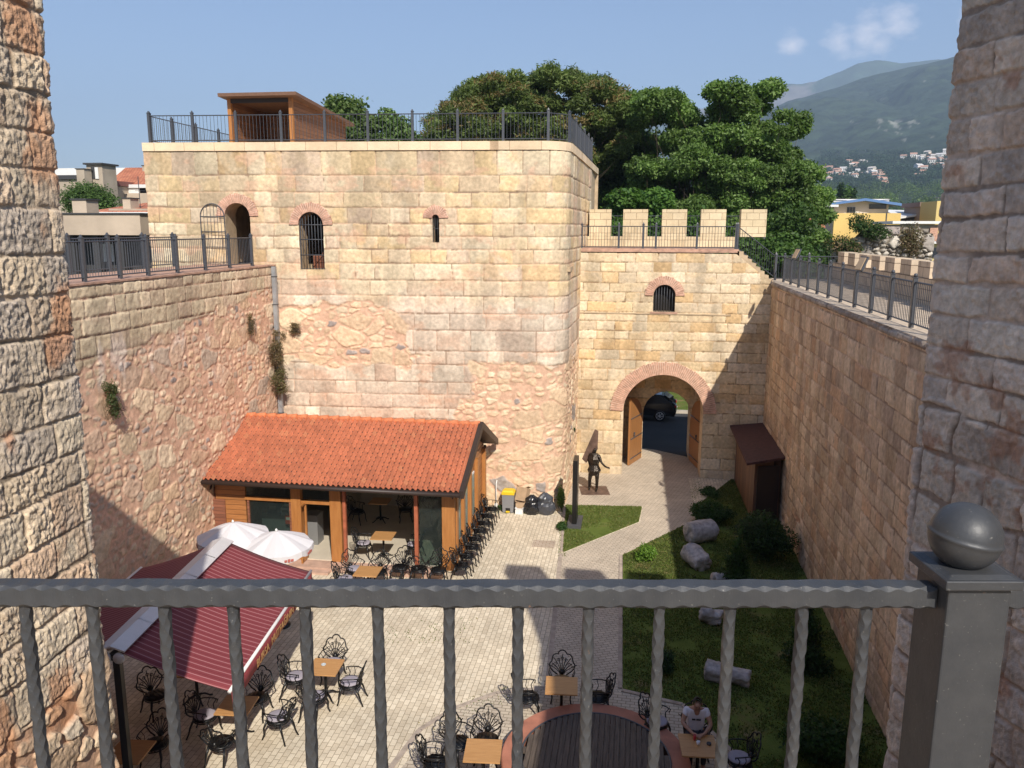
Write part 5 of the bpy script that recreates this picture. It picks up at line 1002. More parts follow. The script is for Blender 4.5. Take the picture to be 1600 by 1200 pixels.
# ================================================================ bins and bags
bn = empty('waste_bin', 'grey waste bin with bright yellow lid and yellow pedal', 'bin', (-4.36, 28.45, 0))
M_BING = mat('grey bin plastic', (.22, .22, .23), rough=.5); M_YEL = mat('yellow plastic', (.75, .52, .02), rough=.45)
mb = MB(); mb.box((0, 0, .36), (.40, .40, .68), taper=1.1); mb.build('bin_body', M_BING, bn)
mb = MB(); mb.box((0, -.0, .74), (.47, .47, .08)); mb.box((0, .03, .80), (.42, .38, .06), taper=.85); mb.build('lid', M_YEL, bn)
mb = MB(); mb.box((0, -.22, .06), (.14, .08, .05)); mb.build('pedal', M_YEL, bn); mb = MB(); mb.box((0, -.202, .12), (.17, .02, .14)); mb.build('pedal_recess', M_BLACKP, bn)
M_CARD = mat('brown cardboard', (.42, .29, .18), rough=.85, noise=(5, .15))
def carton(label, loc, sz, rz, tx, m_):
    mb = MB(); T = Matrix.Rotation(rad(tx), 3, 'X'); mb.box((0, 0, 0), sz, rz, tilt=T)
    R3 = Matrix.Rotation(rz, 3, 'Z') @ T
    for s in (-1, 1): mb.box(R3 @ Vector((s * sz[0] * .42, 0, sz[2] / 2 + .03)), (sz[0] * .3, sz[1] * .96, .012), rz, tilt=T @ Matrix.Rotation(rad(-s * 35), 3, 'Y'))
    mb.box(R3 @ Vector((0, -sz[1] / 2 - .003, 0)), (.05, .006, sz[2] * .98), rz, tilt=T, mi=0)
    return tag(mb.build('cardboard_box', m_, None, loc), label, 'box')
carton('large brown cardboard box leaning on the tower foot beside the yellow bin', (-3.86, 28.62, .62), (.42, .3, .5), rad(-20), -24, M_CARD)
carton('flattened brown cardboard box under the leaning one', (-3.92, 28.5, .22), (.4, .3, .3), rad(14), 0, M_CARD)
carton('small white box on the ground between bin and rubbish bags', (-3.93, 28.2, .1), (.28, .16, .18), 0, 0, M_WHITE)
def bag(label, loc, R3, seed, m_):
    mb = MB(); n = 22; k = 14; vs = []
    for i in range(k + 1):
        t = i / k; z = R3[2] * t; r = math.sin(min(1, t * 1.25 + .28) * math.pi * .78) ** .6 if t < .8 else lerp(.72, .12, (t - .8) / .2)
        for j in range(n):
            q = 2 * math.pi * j / n; nn = float(fbm(np.array([math.cos(q) * 1.6 + seed]), np.array([math.sin(q) * 1.6 + t * 3.5]), seed, 4)[0]) - .5; rr_ = r * (1 + nn * .7); vs.append((R3[0] * rr_ * math.cos(q), R3[1] * rr_ * math.sin(q), z * (1 + nn * .12)))
    mb.add(vs, [(i * n + j, i * n + (j + 1) % n, (i + 1) * n + (j + 1) % n, (i + 1) * n + j) for i in range(k) for j in range(n)] + [tuple(range(k * n, (k + 1) * n))], 0, False)
    return tag(mb.build('rubbish_bag', m_, None, loc), label, 'bag', 'rubbish bags at the tower foot')
bag('shiny black tied rubbish bag, the left one of the pair', (-3.48, 28.35, 0), (.31, .3, .72), 3, mat('black bag film', (.014, .014, .016), rough=.25))
bag('taller dark grey rubbish bag right of the black one', (-2.99, 28.42, 0), (.34, .3, .80), 7, mat('grey bag film', (.06, .063, .075), rough=.35))
mb = MB(); mb.tube([(-4.85, 28.55, 0), (-4.85, 28.55, 1.0), (-4.83, 28.62, 1.12)], .022, 6); mb.box((-4.85, 28.55, .15), (.12, .1, .16)); tag(mb.build('standpipe', M_WHITE), 'thin white standpipe rising from the ground left of the yellow bin', 'pipe')
shrub('weed_clump', 'small green weeds at the foot of the standpipe', (-4.6, 28.5, 0), (.2, .12, .12), 700, .03, 40, MDG)
shrub('weed_clump', 'yellow green weeds climbing the tower foot behind the black panel', (-2.45, 28.9, 0), (.16, .35, .5), 1800, .03, 41, [(.12, .2, .04), (.09, .15, .03)])
shrub('weed_clump', 'weeds at the base of the black information panel', (-2.25, 27.0, 0), (.2, .4, .1), 1500, .03, 42, MDG)
# ================================================================ black panel and sculpture
mp_ = empty('information_panel', 'tall thin black panel seen edge on at the left edge of the lawn', 'panel', (-1.83, 27.5, 0.03))
mb = MB(); mb.box((0, 0, 1.25), (.16, .75, 2.3)); mb.build('panel', mat('black enamel panel', (.012, .011, .011), rough=.35), mp_); mb = MB(); mb.box((0, 0, .05), (.5, 1.15, .1)); mb.build('base_slab', mat('dark concrete', (.07, .07, .075), rough=.7), mp_)
mb = MB(); mb.box((-.085, 0, 1.3), (.01, .6, 2.0)); mb.build('panel_face', mat('brown panel face', (.10, .06, .05), rough=.4), mp_)
def skin(name, J, E, m_, parent=None, sub=2):
    me = bpy.data.meshes.new(name); ks = list(J); me.from_pydata([J[k][0] for k in ks], [(ks.index(a), ks.index(b)) for a, b in E], []); me.materials.append(m_)
    o = bpy.data.objects.new(name, me); link(o, parent); md = o.modifiers.new('skin', 'SKIN'); md.use_smooth_shade = True
    if not me.skin_vertices: raise RuntimeError('no skin layer')
    for i, k in enumerate(ks):
        r = J[k][1]; sv = me.skin_vertices[0].data[i]; sv.radius = r if isinstance(r, tuple) else (r, r); sv.use_root = (i == 0)
    s_ = o.modifiers.new('sub', 'SUBSURF'); s_.levels = sub; s_.render_levels = sub; return o
BE = [('pel', 'bel'), ('bel', 'che'), ('che', 'nek'), ('nek', 'hd0'), ('hd0', 'hd1'), ('che', 'shl'), ('shl', 'ell'), ('ell', 'wrl'), ('wrl', 'hal'), ('che', 'shr'), ('shr', 'elr'), ('elr', 'wrr'), ('wrr', 'har'), ('pel', 'hil'), ('hil', 'knl'), ('knl', 'anl'), ('anl', 'tol'), ('pel', 'hir'), ('hir', 'knr'), ('knr', 'anr'), ('anr', 'tor')]
def fingers(J, E, s, wrist, palm, dirv, spread, curl):
    """five fingers rooted in the palm"""
    d = Vector(dirv).normalized(); sp = Vector(spread).normalized(); cu = Vector(curl).normalized(); P_ = Vector(palm)
    for i, (o, ln) in enumerate(((-.030, .055), (-.010, .065), (.010, .062), (.030, .048))):
        a = P_ + sp * o + d * .03; b = a + d * ln * .6 + cu * ln * .1; c = b + d * ln * .35 + cu * ln * .35
        J[f'f{s}{i}a'] = (a, .010); J[f'f{s}{i}b'] = (b, .009); J[f'f{s}{i}c'] = (c, .007); E += [(f'ha{s}', f'f{s}{i}a'), (f'f{s}{i}a', f'f{s}{i}b'), (f'f{s}{i}b', f'f{s}{i}c')]
    a = P_ - sp * .035; b = a - sp * .02 + d * .035; J[f'f{s}ta'] = (a, .011); J[f'f{s}tb'] = (b, .009); E += [(f'ha{s}', f'f{s}ta'), (f'f{s}ta', f'f{s}tb')]
M_SCUL = mat('blackened scrap metal', (.06, .05, .042), rough=.32, metal=.85, noise=(14, .5), bump=(30, 1.0, .02)); M_RUST = mat('rusty steel plate', (.17, .11, .085), rough=.6, metal=.4, noise=(5, .35))
sc_ = empty('metal_sculpture', 'scrap metal figure of a walking warrior with a tall pointed wing on a square plate', 'sculpture', (-1.36, 31.35, 0.01), rad(-8)); sc_.scale = (1.12, 1.12, 1.12)
J = dict(pel=((0, 0, .86), (.17, .14)), bel=((0, .01, 1.0), (.15, .12)), che=((0, 0, 1.22), (.20, .14)), nek=((.0, -.01, 1.40), .05), hd0=((.02, -.03, 1.48), .07), hd1=((.03, -.04, 1.58), .075),
         shl=((-.17, 0, 1.32), .06), ell=((-.22, .08, 1.08), .042), wrl=((-.14, -.10, .92), .033), hal=((-.10, -.16, .90), .035), shr=((.17, -.02, 1.32), .06), elr=((.27, -.08, 1.08), .042), wrr=((.42, -.18, .98), .033), har=((.50, -.22, .97), .035),
         hil=((-.09, 0, .78), .12), knl=((-.14, -.06, .45), .07), anl=((-.18, .10, .08), .05), tol=((-.15, -.08, .03), .03), hir=((.10, 0, .78), .12), knr=((.13, -.10, .45), .07), anr=((.11, -.04, .08), .05), tor=((.11, -.22, .03), .03))
E_ = BE[:]; fingers(J, E_, 'l', None, (-.09, -.18, .90), (.3, -1, -.2), (1, .2, .1), (0, 0, -1)); fingers(J, E_, 'r', None, (.52, -.23, .97), (1, -.5, 0), (.3, .8, .3), (0, 0, -1))
skin('body', J, E_, M_SCUL, sc_, 1)
mb = MB(); mb.extrude([(-.46, .05, 1.12), (-.30, .06, .98), (-.02, .05, 1.42), (.10, .05, 1.52), (.09, .05, 1.62), (.10, .05, 2.18), (-.02, .05, 2.24)], (0, .05, 0)); mb.build('wing_plate', M_RUST, sc_)
mb = MB(); mb.lathe((0, 0, 0), [(.17, .60), (.25, .78), (.19, .9), (.15, .96)], 9, smooth=False); mb.lathe((0, 0, 0), [(.17, 1.02), (.23, 1.2), (.15, 1.36)], 8, smooth=False)
for i in range(7): a = i * .9; mb.box((.15 * math.cos(a), .11 * math.sin(a), .72), (.06, .03, .28), a + 1.57)
mb.build('armour', M_SCUL, sc_); mb = MB(); mb.box((.02, 0, -.0), (1.0, .95, .03), rad(18)); mb.build('base_plate', M_RUST, sc_)
# ================================================================ shed by the right wall
sh = empty('timber_shed', 'narrow timber shed with dark red brown roof against the right wall', 'shed', (4.9, 31, 0))
mb = MB(); mb.poly([(4.42, 28.7), (5.36, 28.9), (5.38, 33.7), (4.38, 33.7)], 0, 2.3)
to_local(mb.build('wall', wood_mat('brown shed boards', (.13, .065, .04), (.22, .115, .065), (4, 4, .5), .6, ('y', .28)), sh), sh)
mb = MB(); mb.hexa([(4.05, 28.1, 2.26), (5.42, 28.55, 2.42), (5.42, 33.76, 2.42), (4.1, 33.76, 2.26), (4.05, 28.1, 2.34), (5.42, 28.55, 2.50), (5.42, 33.76, 2.50), (4.1, 33.76, 2.34)]); to_local(mb.build('roof', mat('red brown felt', (.075, .028, .025), rough=.8, noise=(8, .25), bump=(40, .6, .01)), sh), sh)
mb = MB(); mb.box((4.9, 28.72, 1.1), (.78, .05, 2.0), rad(12)); to_local(mb.build('door', M_DKBRN, sh), sh)
# ================================================================ seated man
mn = empty('person', 'man in white printed t shirt seated at a shaded table, looking down', 'person', (1.46, 14.86, 0), rad(2))
M_SKIN = mat('skin', (.40, .22, .15), rough=.55, noise=(12, .08)); M_SHIRT = mat('white cotton', (.72, .70, .76), rough=.9, noise=(6, .06)); M_JEAN = mat('dark trousers', (.03, .035, .05), rough=.9); M_HAIR = mat('dark hair', (.02, .015, .013), rough=.8, noise=(40, .3))
J = dict(pel=((0, .06, .55), (.15, .12)), bel=((0, .04, .72), (.15, .12)), che=((0, -.02, .98), (.17, .12)), nek=((0, -.07, 1.12), .055), hd0=((0, -.12, 1.19), (.072, .08)), hd1=((0, -.15, 1.29), (.078, .09)),
         shl=((-.19, -.02, 1.04), .065), ell=((-.27, -.16, .84), .046), wrl=((-.10, -.42, .80), .03), hal=((-.045, -.47, .805), (.034, .024)), shr=((.19, -.02, 1.04), .065), elr=((.27, -.17, .84), .046), wrr=((.12, -.42, .80), .03), har=((.06, -.47, .805), (.034, .024)),
         hil=((-.10, -.02, .53), .095), knl=((-.14, -.40, .50), .065), anl=((-.13, -.42, .09), .042), tol=((-.14, -.58, .04), .035), hir=((.10, -.02, .53), .095), knr=((.14, -.40, .50), .065), anr=((.13, -.36, .09), .042), tor=((.14, -.52, .04), .035))
E_ = BE[:]; fingers(J, E_, 'l', None, (-.03, -.48, .806), (.8, -.6, 0), (.5, .8, 0), (0, -.2, -.5)); fingers(J, E_, 'r', None, (.05, -.48, .806), (-.8, -.6, 0), (.5, -.8, 0), (0, -.2, -.5))
skin('body', J, E_, M_SKIN, mn)
JS = {k: (J[k][0], (J[k][1][0] * 1.16, J[k][1][1] * 1.16) if isinstance(J[k][1], tuple) else J[k][1] * 1.3) for k in ('bel', 'pel', 'che')}
JS['nk'] = ((0, -.05, 1.08), (.075, .07)); JS['sl'] = (J['shl'][0], .088); JS['sr'] = (J['shr'][0], .088); JS['el'] = ((-.235, -.10, .93), .078); JS['er'] = ((.235, -.10, .93), .078)
skin('t_shirt', JS, [('bel', 'pel'), ('bel', 'che'), ('che', 'nk'), ('che', 'sl'), ('sl', 'el'), ('che', 'sr'), ('sr', 'er')], M_SHIRT, mn)
JT = {k: (J[k][0], (J[k][1][0] * 1.12, J[k][1][1] * 1.12) if isinstance(J[k][1], tuple) else J[k][1] * 1.18) for k in ('pel', 'hil', 'knl', 'anl', 'hir', 'knr', 'anr')}
skin('trousers', JT, [('pel', 'hil'), ('hil', 'knl'), ('knl', 'anl'), ('pel', 'hir'), ('hir', 'knr'), ('knr', 'anr')], M_JEAN, mn)
HC = Vector((0, -.145, 1.265)); tilt = Matrix.Rotation(rad(28), 3, 'X')
mb = MB()
def sph(mb, c, r3, t0=0, t1=180, p0=0, p1=360, n=18, m=12, M=None, mi=0):
    vs = []; 
    for i in range(m + 1):
        for j in range(n + 1):
            t = rad(lerp(t0, t1, i / m)); p = rad(lerp(p0, p1, j / n)); v = Vector((r3[0] * math.sin(t) * math.cos(p), r3[1] * math.sin(t) * math.sin(p), r3[2] * math.cos(t)))
            vs.append(Vector(c) + (M @ v if M else v))
    mb.add(vs, [(i * (n + 1) + j, i * (n + 1) + j + 1, (i + 1) * (n + 1) + j + 1, (i + 1) * (n + 1) + j) for i in range(m) for j in range(n)], mi, True)
sph(mb, HC + Vector((0, .015, .012)), (.094, .108, .115), 25, 112, -20, 200, M=tilt); mb.build('hair', M_HAIR, mn)
mb = MB(); 
for s in (-1, 1): sph(mb, HC + tilt @ Vector((s * .032, -.088, .005)), (.010, .008, .007), n=8, m=6); sph(mb, HC + tilt @ Vector((s * .088, 0, -.01)), (.012, .02, .03), n=8, m=6, mi=1)
mb.add([HC + tilt @ Vector(v) for v in ((-.014, -.09, -.03), (.014, -.09, -.03), (0, -.118, -.028), (0, -.092, .012))], [(0, 2, 3), (2, 1, 3), (0, 1, 2)], 1); mb.box(HC + tilt @ Vector((0, -.086, -.052)), (.042, .012, .008), mi=2)
mb.build('face', [M_HAIR, M_SKIN, mat('lips', (.25, .1, .08), rough=.6)], mn)
mb = MB(); T = Matrix.Rotation(rad(10), 3, 'X')
for k, (x, w) in enumerate(((-.06, .07), (.03, .09))): mb.box((x, -.165, .93), (w, .012, .035), tilt=T)
mb.build('shirt_print', M_HAIR, mn)
for k, (x, y, c, lab) in enumerate(((1.46, 14.17, (.75, .75, .8), 'white cup on the table in front of the seated man'), (1.66, 14.20, (.06, .05, .05), 'dark ashtray on the right of the seated man table'), (1.40, 14.30, (.45, .03, .04), 'small red can by the hands of the seated man'))):
    mb = MB(); h_ = (.07, .035, .11)[k]; r = (.035, .045, .028)[k]; mb.lathe((0, 0, 0), [(r * .8, 0), (r, h_ * .3), (r, h_), (r * .85, h_), (r * .7, h_ * .4), (.001, h_ * .4)], 14); tag(mb.build(('cup', 'ashtray', 'drink_can')[k], mat('tableware', c, rough=.3), None, (x, y, .7525)), lab, ('cup', 'ashtray', 'can')[k])
# ================================================================ car through the gate
def car(label, loc, rz, col):
    t = empty('parked_car', label, 'car', loc, rz, None); M_C = mat('black car paint', col, rough=.12, Coat_Weight=.8) if False else mat('black car paint', col, rough=.15)
    prof = [(-2.15, .35), (-2.2, .62), (-2.1, .82), (-1.1, .95), (-.35, 1.40), (.5, 1.50), (1.35, 1.47), (1.95, 1.08), (2.12, .98), (2.18, .55), (2.1, .32)]; n = len(prof); vs = []
    for y, k in ((-.86, 0), (-.80, 1), (.80, 1), (.86, 0)):
        for (x, z) in prof:
            yy = y if z < 1.0 else y * (.90 - .14 * (z - 1.0)); vs.append((x * (1 if k else .985), yy if not (k and z >= 1) else yy, z if k else min(z, z * .985)))
    # lofted sections
    secs = []
    for yf in (-1, -.97, -.86, -.5, 0, .5, .86, .97, 1):
        a_ = abs(yf); row = []
        for (x, z) in prof:
            sh_ = 1 - .10 * max(0, (z - .95) / .5); w = .88 * sh_ ; dz = -.05 * max(0, a_ - .8) / .2 * (z > .9); dx = -.06 * x / 2 * max(0, (a_ - .8)) / .2; row.append((x + dx, yf * w, z + dz))
        secs.append(row)
    vs = [v for r_ in secs for v in r_]; m_ = len(secs); fs = [(i * n + j, i * n + (j + 1) % n, (i + 1) * n + (j + 1) % n, (i + 1) * n + j) for i in range(m_ - 1) for j in range(n)] + [tuple(range(n))[::-1], tuple(range((m_ - 1) * n, m_ * n))]
    mb = MB(); mb.add(vs, [f[::-1] for f in fs], 0, False); mb.build('body', M_C, t)
    for s in (-1, 1):
        mb = MB(); mb.extrude([(-.95, s * .835, 1.0), (1.55, s * .835, 1.02), (1.2, s * .775, 1.38), (.4, s * .77, 1.42), (-.3, s * .775, 1.36)], (0, s * .02, 0)); mb.build('side_window', M_CGL, t)
    mb = MB(); mb.hexa([(1.50, -.66, 1.42), (1.96, -.72, 1.11), (1.96, .72, 1.11), (1.50, .66, 1.42), (1.53, -.66, 1.45), (1.99, -.72, 1.14), (1.99, .72, 1.14), (1.53, .66, 1.45)]); mb.build('rear_window', M_CGL, t)
    for x in (-1.32, 1.28):
        for s in (-1, 1):
            mb = MB(); mb.lathe((x, s * .80, .32), [(.2, -.1), (.3, -.1), (.325, -.07), (.325, .07), (.3, .1), (.2, .1)], 20, M=Matrix.Rotation(rad(90), 3, 'X')); w = mb.build('wheel', M_BLACKP, t)
            mb = MB()
            for k in range(7): a_ = 2 * math.pi * k / 7; mb.tube([(x, s * .9, .32), (x + .19 * math.cos(a_), s * .9, .32 + .19 * math.sin(a_))], .016, 4)
            mb.tube([(x + .2 * math.cos(q), s * .9, .32 + .2 * math.sin(q)) for q in [i * math.pi / 8 for i in range(16)]], .014, 4, closed=True); mb.build('rim', M_ALU, w)
    for s in (-1, 1):
        mb = MB(); mb.box((2.08, s * .68, .88), (.16, .36, .14)); mb.build('tail_light', mat('tail light', (.35, .01, .02), rough=.2), t)
    mb = MB(); mb.box((2.2, 0, .62), (.02, .5, .12)); mb.build('number_plate', M_WHITE, t); return t
M_CGL = mat('tinted car glass', (.03, .035, .04), rough=.05)
car('black hatchback beyond the gateway showing its rear wheel and red tail light', (.35, 44.9, -.02), rad(-3), (.012, .012, .014))
car('second black car beyond the gateway, only its front corner showing at right', (5.7, 44.6, -.02), rad(-3), (.015, .015, .017))
# ================================================================ iron railings
def bay(a, b, h, sp, parent, gap=.09, r=.008, name='railing_panel'):
    a = Vector(a); b = Vector(b); L_ = (b - a).length; up = Vector((0, 0, 1)); mb = MB()
    for z in (gap, h - .06):
        mb.tube([a + up * z, b + up * z], .018, 4, smooth=False)
    n = max(1, int(L_ / sp))
    for i in range(1, n): p = a.lerp(b, i / n); mb.tube([p + up * gap, p + up * (h - .06)], r, 4, smooth=False)
    return mb.build(name, M_IRON, parent)
def railing(label, pts, h, parent_cat='railing', sp=.115, ps=.085, ball=False, group=None, base=.0, extra=0):
    t = empty('iron_railing', label, 'railing', pts[0], group=group); o0 = Vector(pts[0]); P_ = [Vector(p) - o0 for p in pts]
    for i, p in enumerate(P_):
        mb = MB(); d = (P_[min(i + 1, len(P_) - 1)] - P_[max(i - 1, 0)]); rz = math.atan2(d.y, d.x); mb.box(p + Vector((0, 0, (h + .03) / 2 - base / 2)), (ps, ps, h + .03 + base), rz)
        mb.box(p + Vector((0, 0, h + .03)), (ps * 1.25, ps * 1.25, .02), rz)
        if ball: mb.lathe(p + Vector((0, 0, h + .08)), [(.02, -.045), (.035, -.03), (.045, 0), (.035, .03), (.001, .045)], 10)
        else: mb.box(p + Vector((0, 0, h + .07)), (ps * .8, ps * .8, .07), rz, taper=.35)
        mb.build('post', M_IRON, t)
        if i < len(P_) - 1: bay(p, P_[i + 1], h, sp, t)
    return t
def onX(px, py, X_):
    d = RT * ((px - 800) / FPX) - UP * ((py - 600) / FPX) + FW; return EYE + d * (X_ / d.x)
ys = [onX(px, 430, -13.02).y for px in (131.5, 188, 232, 278, 322, 360, 395)]
railing('dark railing along the courtyard edge of the left walkway, in front of the iron gate', [(-13.02, ys[0] - 1.5, 9.03)] + [(-13.02, y, 9.03) for y in ys], 1.0, sp=.1)
railing('second railing on the far side of the left walkway, before the neighbouring house', [(-15.55, 15.5 + 1.75 * i, 9.0) for i in range(7)], 1.05, sp=.11, ps=.1)
tz = 13.27
fx = [-17.3, -15.7, -14.12, -12.49, -10.92, -9.39, -7.81, -6.23, -4.65, -3.1]
railing('dark railing along the front roof edge of the big tower and round its corner', [(x, tw(x) + .15, tz) for x in fx] + [(-2.42, tw(-3) + .75, tz), (-2.32, 31.4, tz), (-2.28, 33.1, tz), (-2.22, 34.8, tz), (-2.15, 36.5, tz), (-2.1, 38.2, tz)], 1.0, sp=.125)
railing('railing running back along the left roof edge of the big tower', [(-17.33, tw(-17.3) + .25, tz), (-17.33, 29.5, tz), (-17.33, 31.2, tz), (-17.33, 33.0, tz), (-17.33, 35, tz)], 1.0, sp=.125)
gxs = [at(p, 370, 33.95).x for p in (909, 967, 1005, 1025, 1089, 1150)]
railing('railing on the gate wall walkway in front of the battlements', [(x, 33.93, 9.50) for x in gxs], .98, sp=.11, base=.15)
railing('sloping stair railing descending from the gate wall to the right walkway', [(gxs[-1] + .06, 33.9, 9.5), (5.55, 33.9, 8.32)], .98, sp=.11)
railing('thin outer railing seen through the gaps between the merlons', [(-2.0 + 1.9 * i, 37.7, 9.9) for i in range(5)], 1.05, sp=.14)
ry = [onX(p, y_, 5.8).y for p, y_ in ((1220, 438), (1231.6, 443), (1243, 446), (1258, 451), (1273, 457), (1291, 464), (1310, 472), (1334, 480), (1361, 491), (1392, 503), (1428, 516))]
ry = [max(0, y) for y in ry]; ryy = [33.75 - i * (33.75 - 18.3) / 10 for i in range(11)]
railing('long railing with ball topped posts along the right walkway', [(5.85, y, 8.27) for y in ryy] + [(5.85, ryy[-1] - 1.545 * k, 8.27) for k in (1, 2)], 1.02, sp=.105, ball=True)
railing('cross railing closing the far end of the right walkway', [(5.7, 34.9, 8.25), (7.0, 34.9, 8.25), (8.4, 34.9, 8.25)], 1.05, sp=.12)
for lab, y, pole in (('flat floodlight fixed to the far part of the right railing', 31.2, .1), ('flat floodlight with wooden coloured back on the middle of the right railing', 22.4, .12)):
    t = empty('floodlight', lab, 'lamp', (5.82, y, 9.33)); mb = MB(); mb.box((0, 0, .12), (.05, .3, .38), rad(20), tilt=Matrix.Rotation(rad(25), 3, 'Y')); mb.build('lamp_head', M_IRON, t); mb = MB(); mb.box((-.04, 0, .12), (.02, .24, .34), rad(20), tilt=Matrix.Rotation(rad(25), 3, 'Y')); mb.build('lamp_face', mat('sandy lamp face', (.5, .36, .22), rough=.4), t); mb = MB(); mb.tube([(0, 0, -.1), (0, 0, .05)], .02, 5); mb.build('bracket', M_IRON, t)
# timber shelter on the tower
hut = empty('roof_shelter', 'brown timber shelter with flat projecting roof on top of the tower', 'shelter', (-13, 31, tz))
HY = 30.4; hxl, hxr = at(362, 216, HY).x, at(457, 216, HY).x; zfr = at(400, 150, HY - .3).z
rl, rr2 = at(340, 150, HY - .5).x, at(462, 150, HY - .5).x
mb = MB(); mb.hexa([(rl, HY - .5, zfr - .02), (rr2, HY - .5, zfr - .02), (rr2 - .1, 36.6, zfr - .35), (rl, 36.6, zfr - .35), (rl, HY - .5, zfr + .10), (rr2, HY - .5, zfr + .10), (rr2 - .1, 36.6, zfr - .23), (rl, 36.6, zfr - .23)]); to_local(mb.build('roof', wood_mat('shelter roof boards', (.13, .065, .04), (.22, .12, .07), (6, .6, 6), .6), hut), hut)
for x in (hxl, hxr): mb = MB(); mb.box((x, HY, (tz + zfr) / 2), (.14, .14, zfr - tz - .02)); to_local(mb.build('post', M_WOODO, hut), hut)
mb = MB(); zq = lambda y: zfr - .02 - .33 * (y - HY + .5) / (36.6 - HY + .5)
for x in (hxr - .04, hxl): mb.extrude([(x, HY + .1, tz), (x, 36.2, tz), (x, 36.2, zq(36.2)), (x, HY + .1, zq(HY + .1))], (.07, 0, 0))
mb.box(((hxl + hxr) / 2, 33.4, (tz + zfr) / 2 - .1), (hxr - hxl - .1, .1, zfr - tz - .25)); to_local(mb.build('boarded_wall', wood_mat('shelter boards', (.21, .09, .045), (.31, .15, .075), (.5, .5, 6), .6, ('z', .14)), hut), hut)
mb = MB(); mb.box(((hxl + hxr) / 2, HY - .02, zfr - .12), (hxr - hxl, .08, .16)); to_local(mb.build('beam', M_DKBRN, hut), hut)
# grey cable duct in the corner, with dry plants growing from it
dt = empty('cable_duct', 'grey metal cable duct running down the corner between left wall and tower', 'duct', (-12.78, 27.75, 0)); mb = MB(); mb.box((0, 0, 5.9), (.14, .14, 6.1)); mb.build('channel', mat('galvanised duct', (.34, .36, .38), rough=.4, metal=.3, noise=(4, .15)), dt)
for z in (3.6, 4.6, 5.6, 6.6, 7.6, 8.6): mb = MB(); mb.box((0, -.01, z), (.18, .16, .03)); mb.build('clip', M_IRON, dt)
DRY = [(.15, .12, .06), (.20, .14, .08), (.12, .115, .05), (.24, .17, .11)]
def hang(label, base, R3, n, seed, cols):
    t = empty('wall_plant', label, 'plant', base); rs = random.Random(seed); cl, rd = [], []
    for i in range(16):
        k = rs.random(); w = (1 - k) * .9 + .15; cl.append((rs.uniform(0, 1) * R3[0] * .5 - R3[0] * .2, rs.gauss(0, .55) * R3[1] * w, R3[2] * (.55 - 1.5 * k))); q = rs.uniform(.25, .6); rd.append((R3[0] * q, R3[1] * q * .8, R3[2] * q * .55))
    V, F, c = leafcloud(cl, rd, int(n * .7), .03, seed, cols, squash=.3); npmesh('foliage', V, F, M_LEAF, t, c)
    mb = MB()
    for i in range(22): mb.tube([(0, 0, R3[2] * .2), (rs.uniform(-.3, 1) * R3[0] * .6, rs.uniform(-1, 1) * R3[1], -R3[2] * rs.uniform(0, .6)), (rs.uniform(-.3, 1) * R3[0] * .8, rs.uniform(-1, 1) * R3[1] * 1.2, -R3[2] * rs.uniform(.3, 1.4))], .005, 3)
    mb.build('stem', M_BARK, t); return t
hang('dense green bush growing out of the left rubble wall near the front', (-12.72, 18.05, 6.2), (.2, .34, .48), 4200, 1, [(.06, .10, .03), (.09, .11, .04), (.12, .10, .05)])
hang('dry bush clinging to the upper part of the cable duct', (-12.72, 27.5, 6.2), (.28, .55, .75), 7500, 2, DRY)
hang('green topped dry bush growing on the lower part of the cable duct', (-12.68, 27.5, 4.95), (.42, .5, .55), 6500, 3, DRY + [(.10, .15, .04)])
hang('small dry plant on the left wall beside the duct', (-12.75, 25.7, 7.2), (.14, .3, .4), 1500, 4, DRY)
hang('small spiky plant on the tower face right of the duct', (at(460, 520, 28.0).x, 28.0, 6.75), (.34, .14, .22), 1300, 5, DRY)
hang('tiny green plant on the tower side above the sculpture', (-2.2, 31.8, 2.4), (.06, .1, .1), 300, 6, MDG)
# ================================================================ railing in front of the camera
fr = empty('balcony_railing', 'hammered dark iron railing close to the camera with ball topped post at right', 'railing', (0, 0, 0))
A_ = Vector((-.80, .868, 9.838)); B_ = Vector((.392, 1.052, 9.838)); D_ = (B_ - A_).normalized(); Nn = Vector((-D_.y, D_.x, 0)); RZ = math.atan2(D_.y, D_.x)
def hammered(p0, d, u_, v_, L_, w, seed, per=.0262, amp=.0011, twist=0.0):
    """square bar with scalloped chamfered edges"""
    step = .0033; n = int(L_ / step); vs = []; rs = random.Random(seed); ph = [rs.uniform(0, .6) for _ in range(4)]
    for i in range(n + 1):
        s_ = L_ * i / n
        for k, (a_, b_) in enumerate(((1, 1), (-1, 1), (-1, -1), (1, -1))):
            wv = math.sin(2 * math.pi * (s_ / per) + ph[k]); wv2 = math.sin(2 * math.pi * s_ / (per * 3.3) + ph[k] * 7); c = .0034 + .0024 * wv * (amp / .0011) ** .5; hw = w / 2 + amp * .6 * wv + .0004 * wv2
            first = (a_ * (hw), b_ * (hw - c)); second = (a_ * (hw - c), b_ * hw)
            if k in (1, 3): first, second = second, first
            for (x, y) in (first, second): vs.append(p0 + d * s_ + u_ * x + v_ * y)
    fs = [(i * 8 + j, i * 8 + (j + 1) % 8, (i + 1) * 8 + (j + 1) % 8, (i + 1) * 8 + j) for i in range(n) for j in range(8)] + [tuple(range(8))[::-1], tuple(range(n * 8, n * 8 + 8))]
    return vs, fs
Zu = Vector((0, 0, 1))
vs, fs = hammered(A_ - D_ * .25, D_, Nn, Zu, (B_ - A_).length + .25, .029, 1); MB().add(vs, fs, 0, False).build('top_rail', M_IRONFG, fr)
vs, fs = hammered(B_ + D_ * .085, D_, Nn, Zu, .5, .029, 2); MB().add(vs, fs, 0, False).build('top_rail', M_IRONFG, fr)
LR = (B_ - A_).length
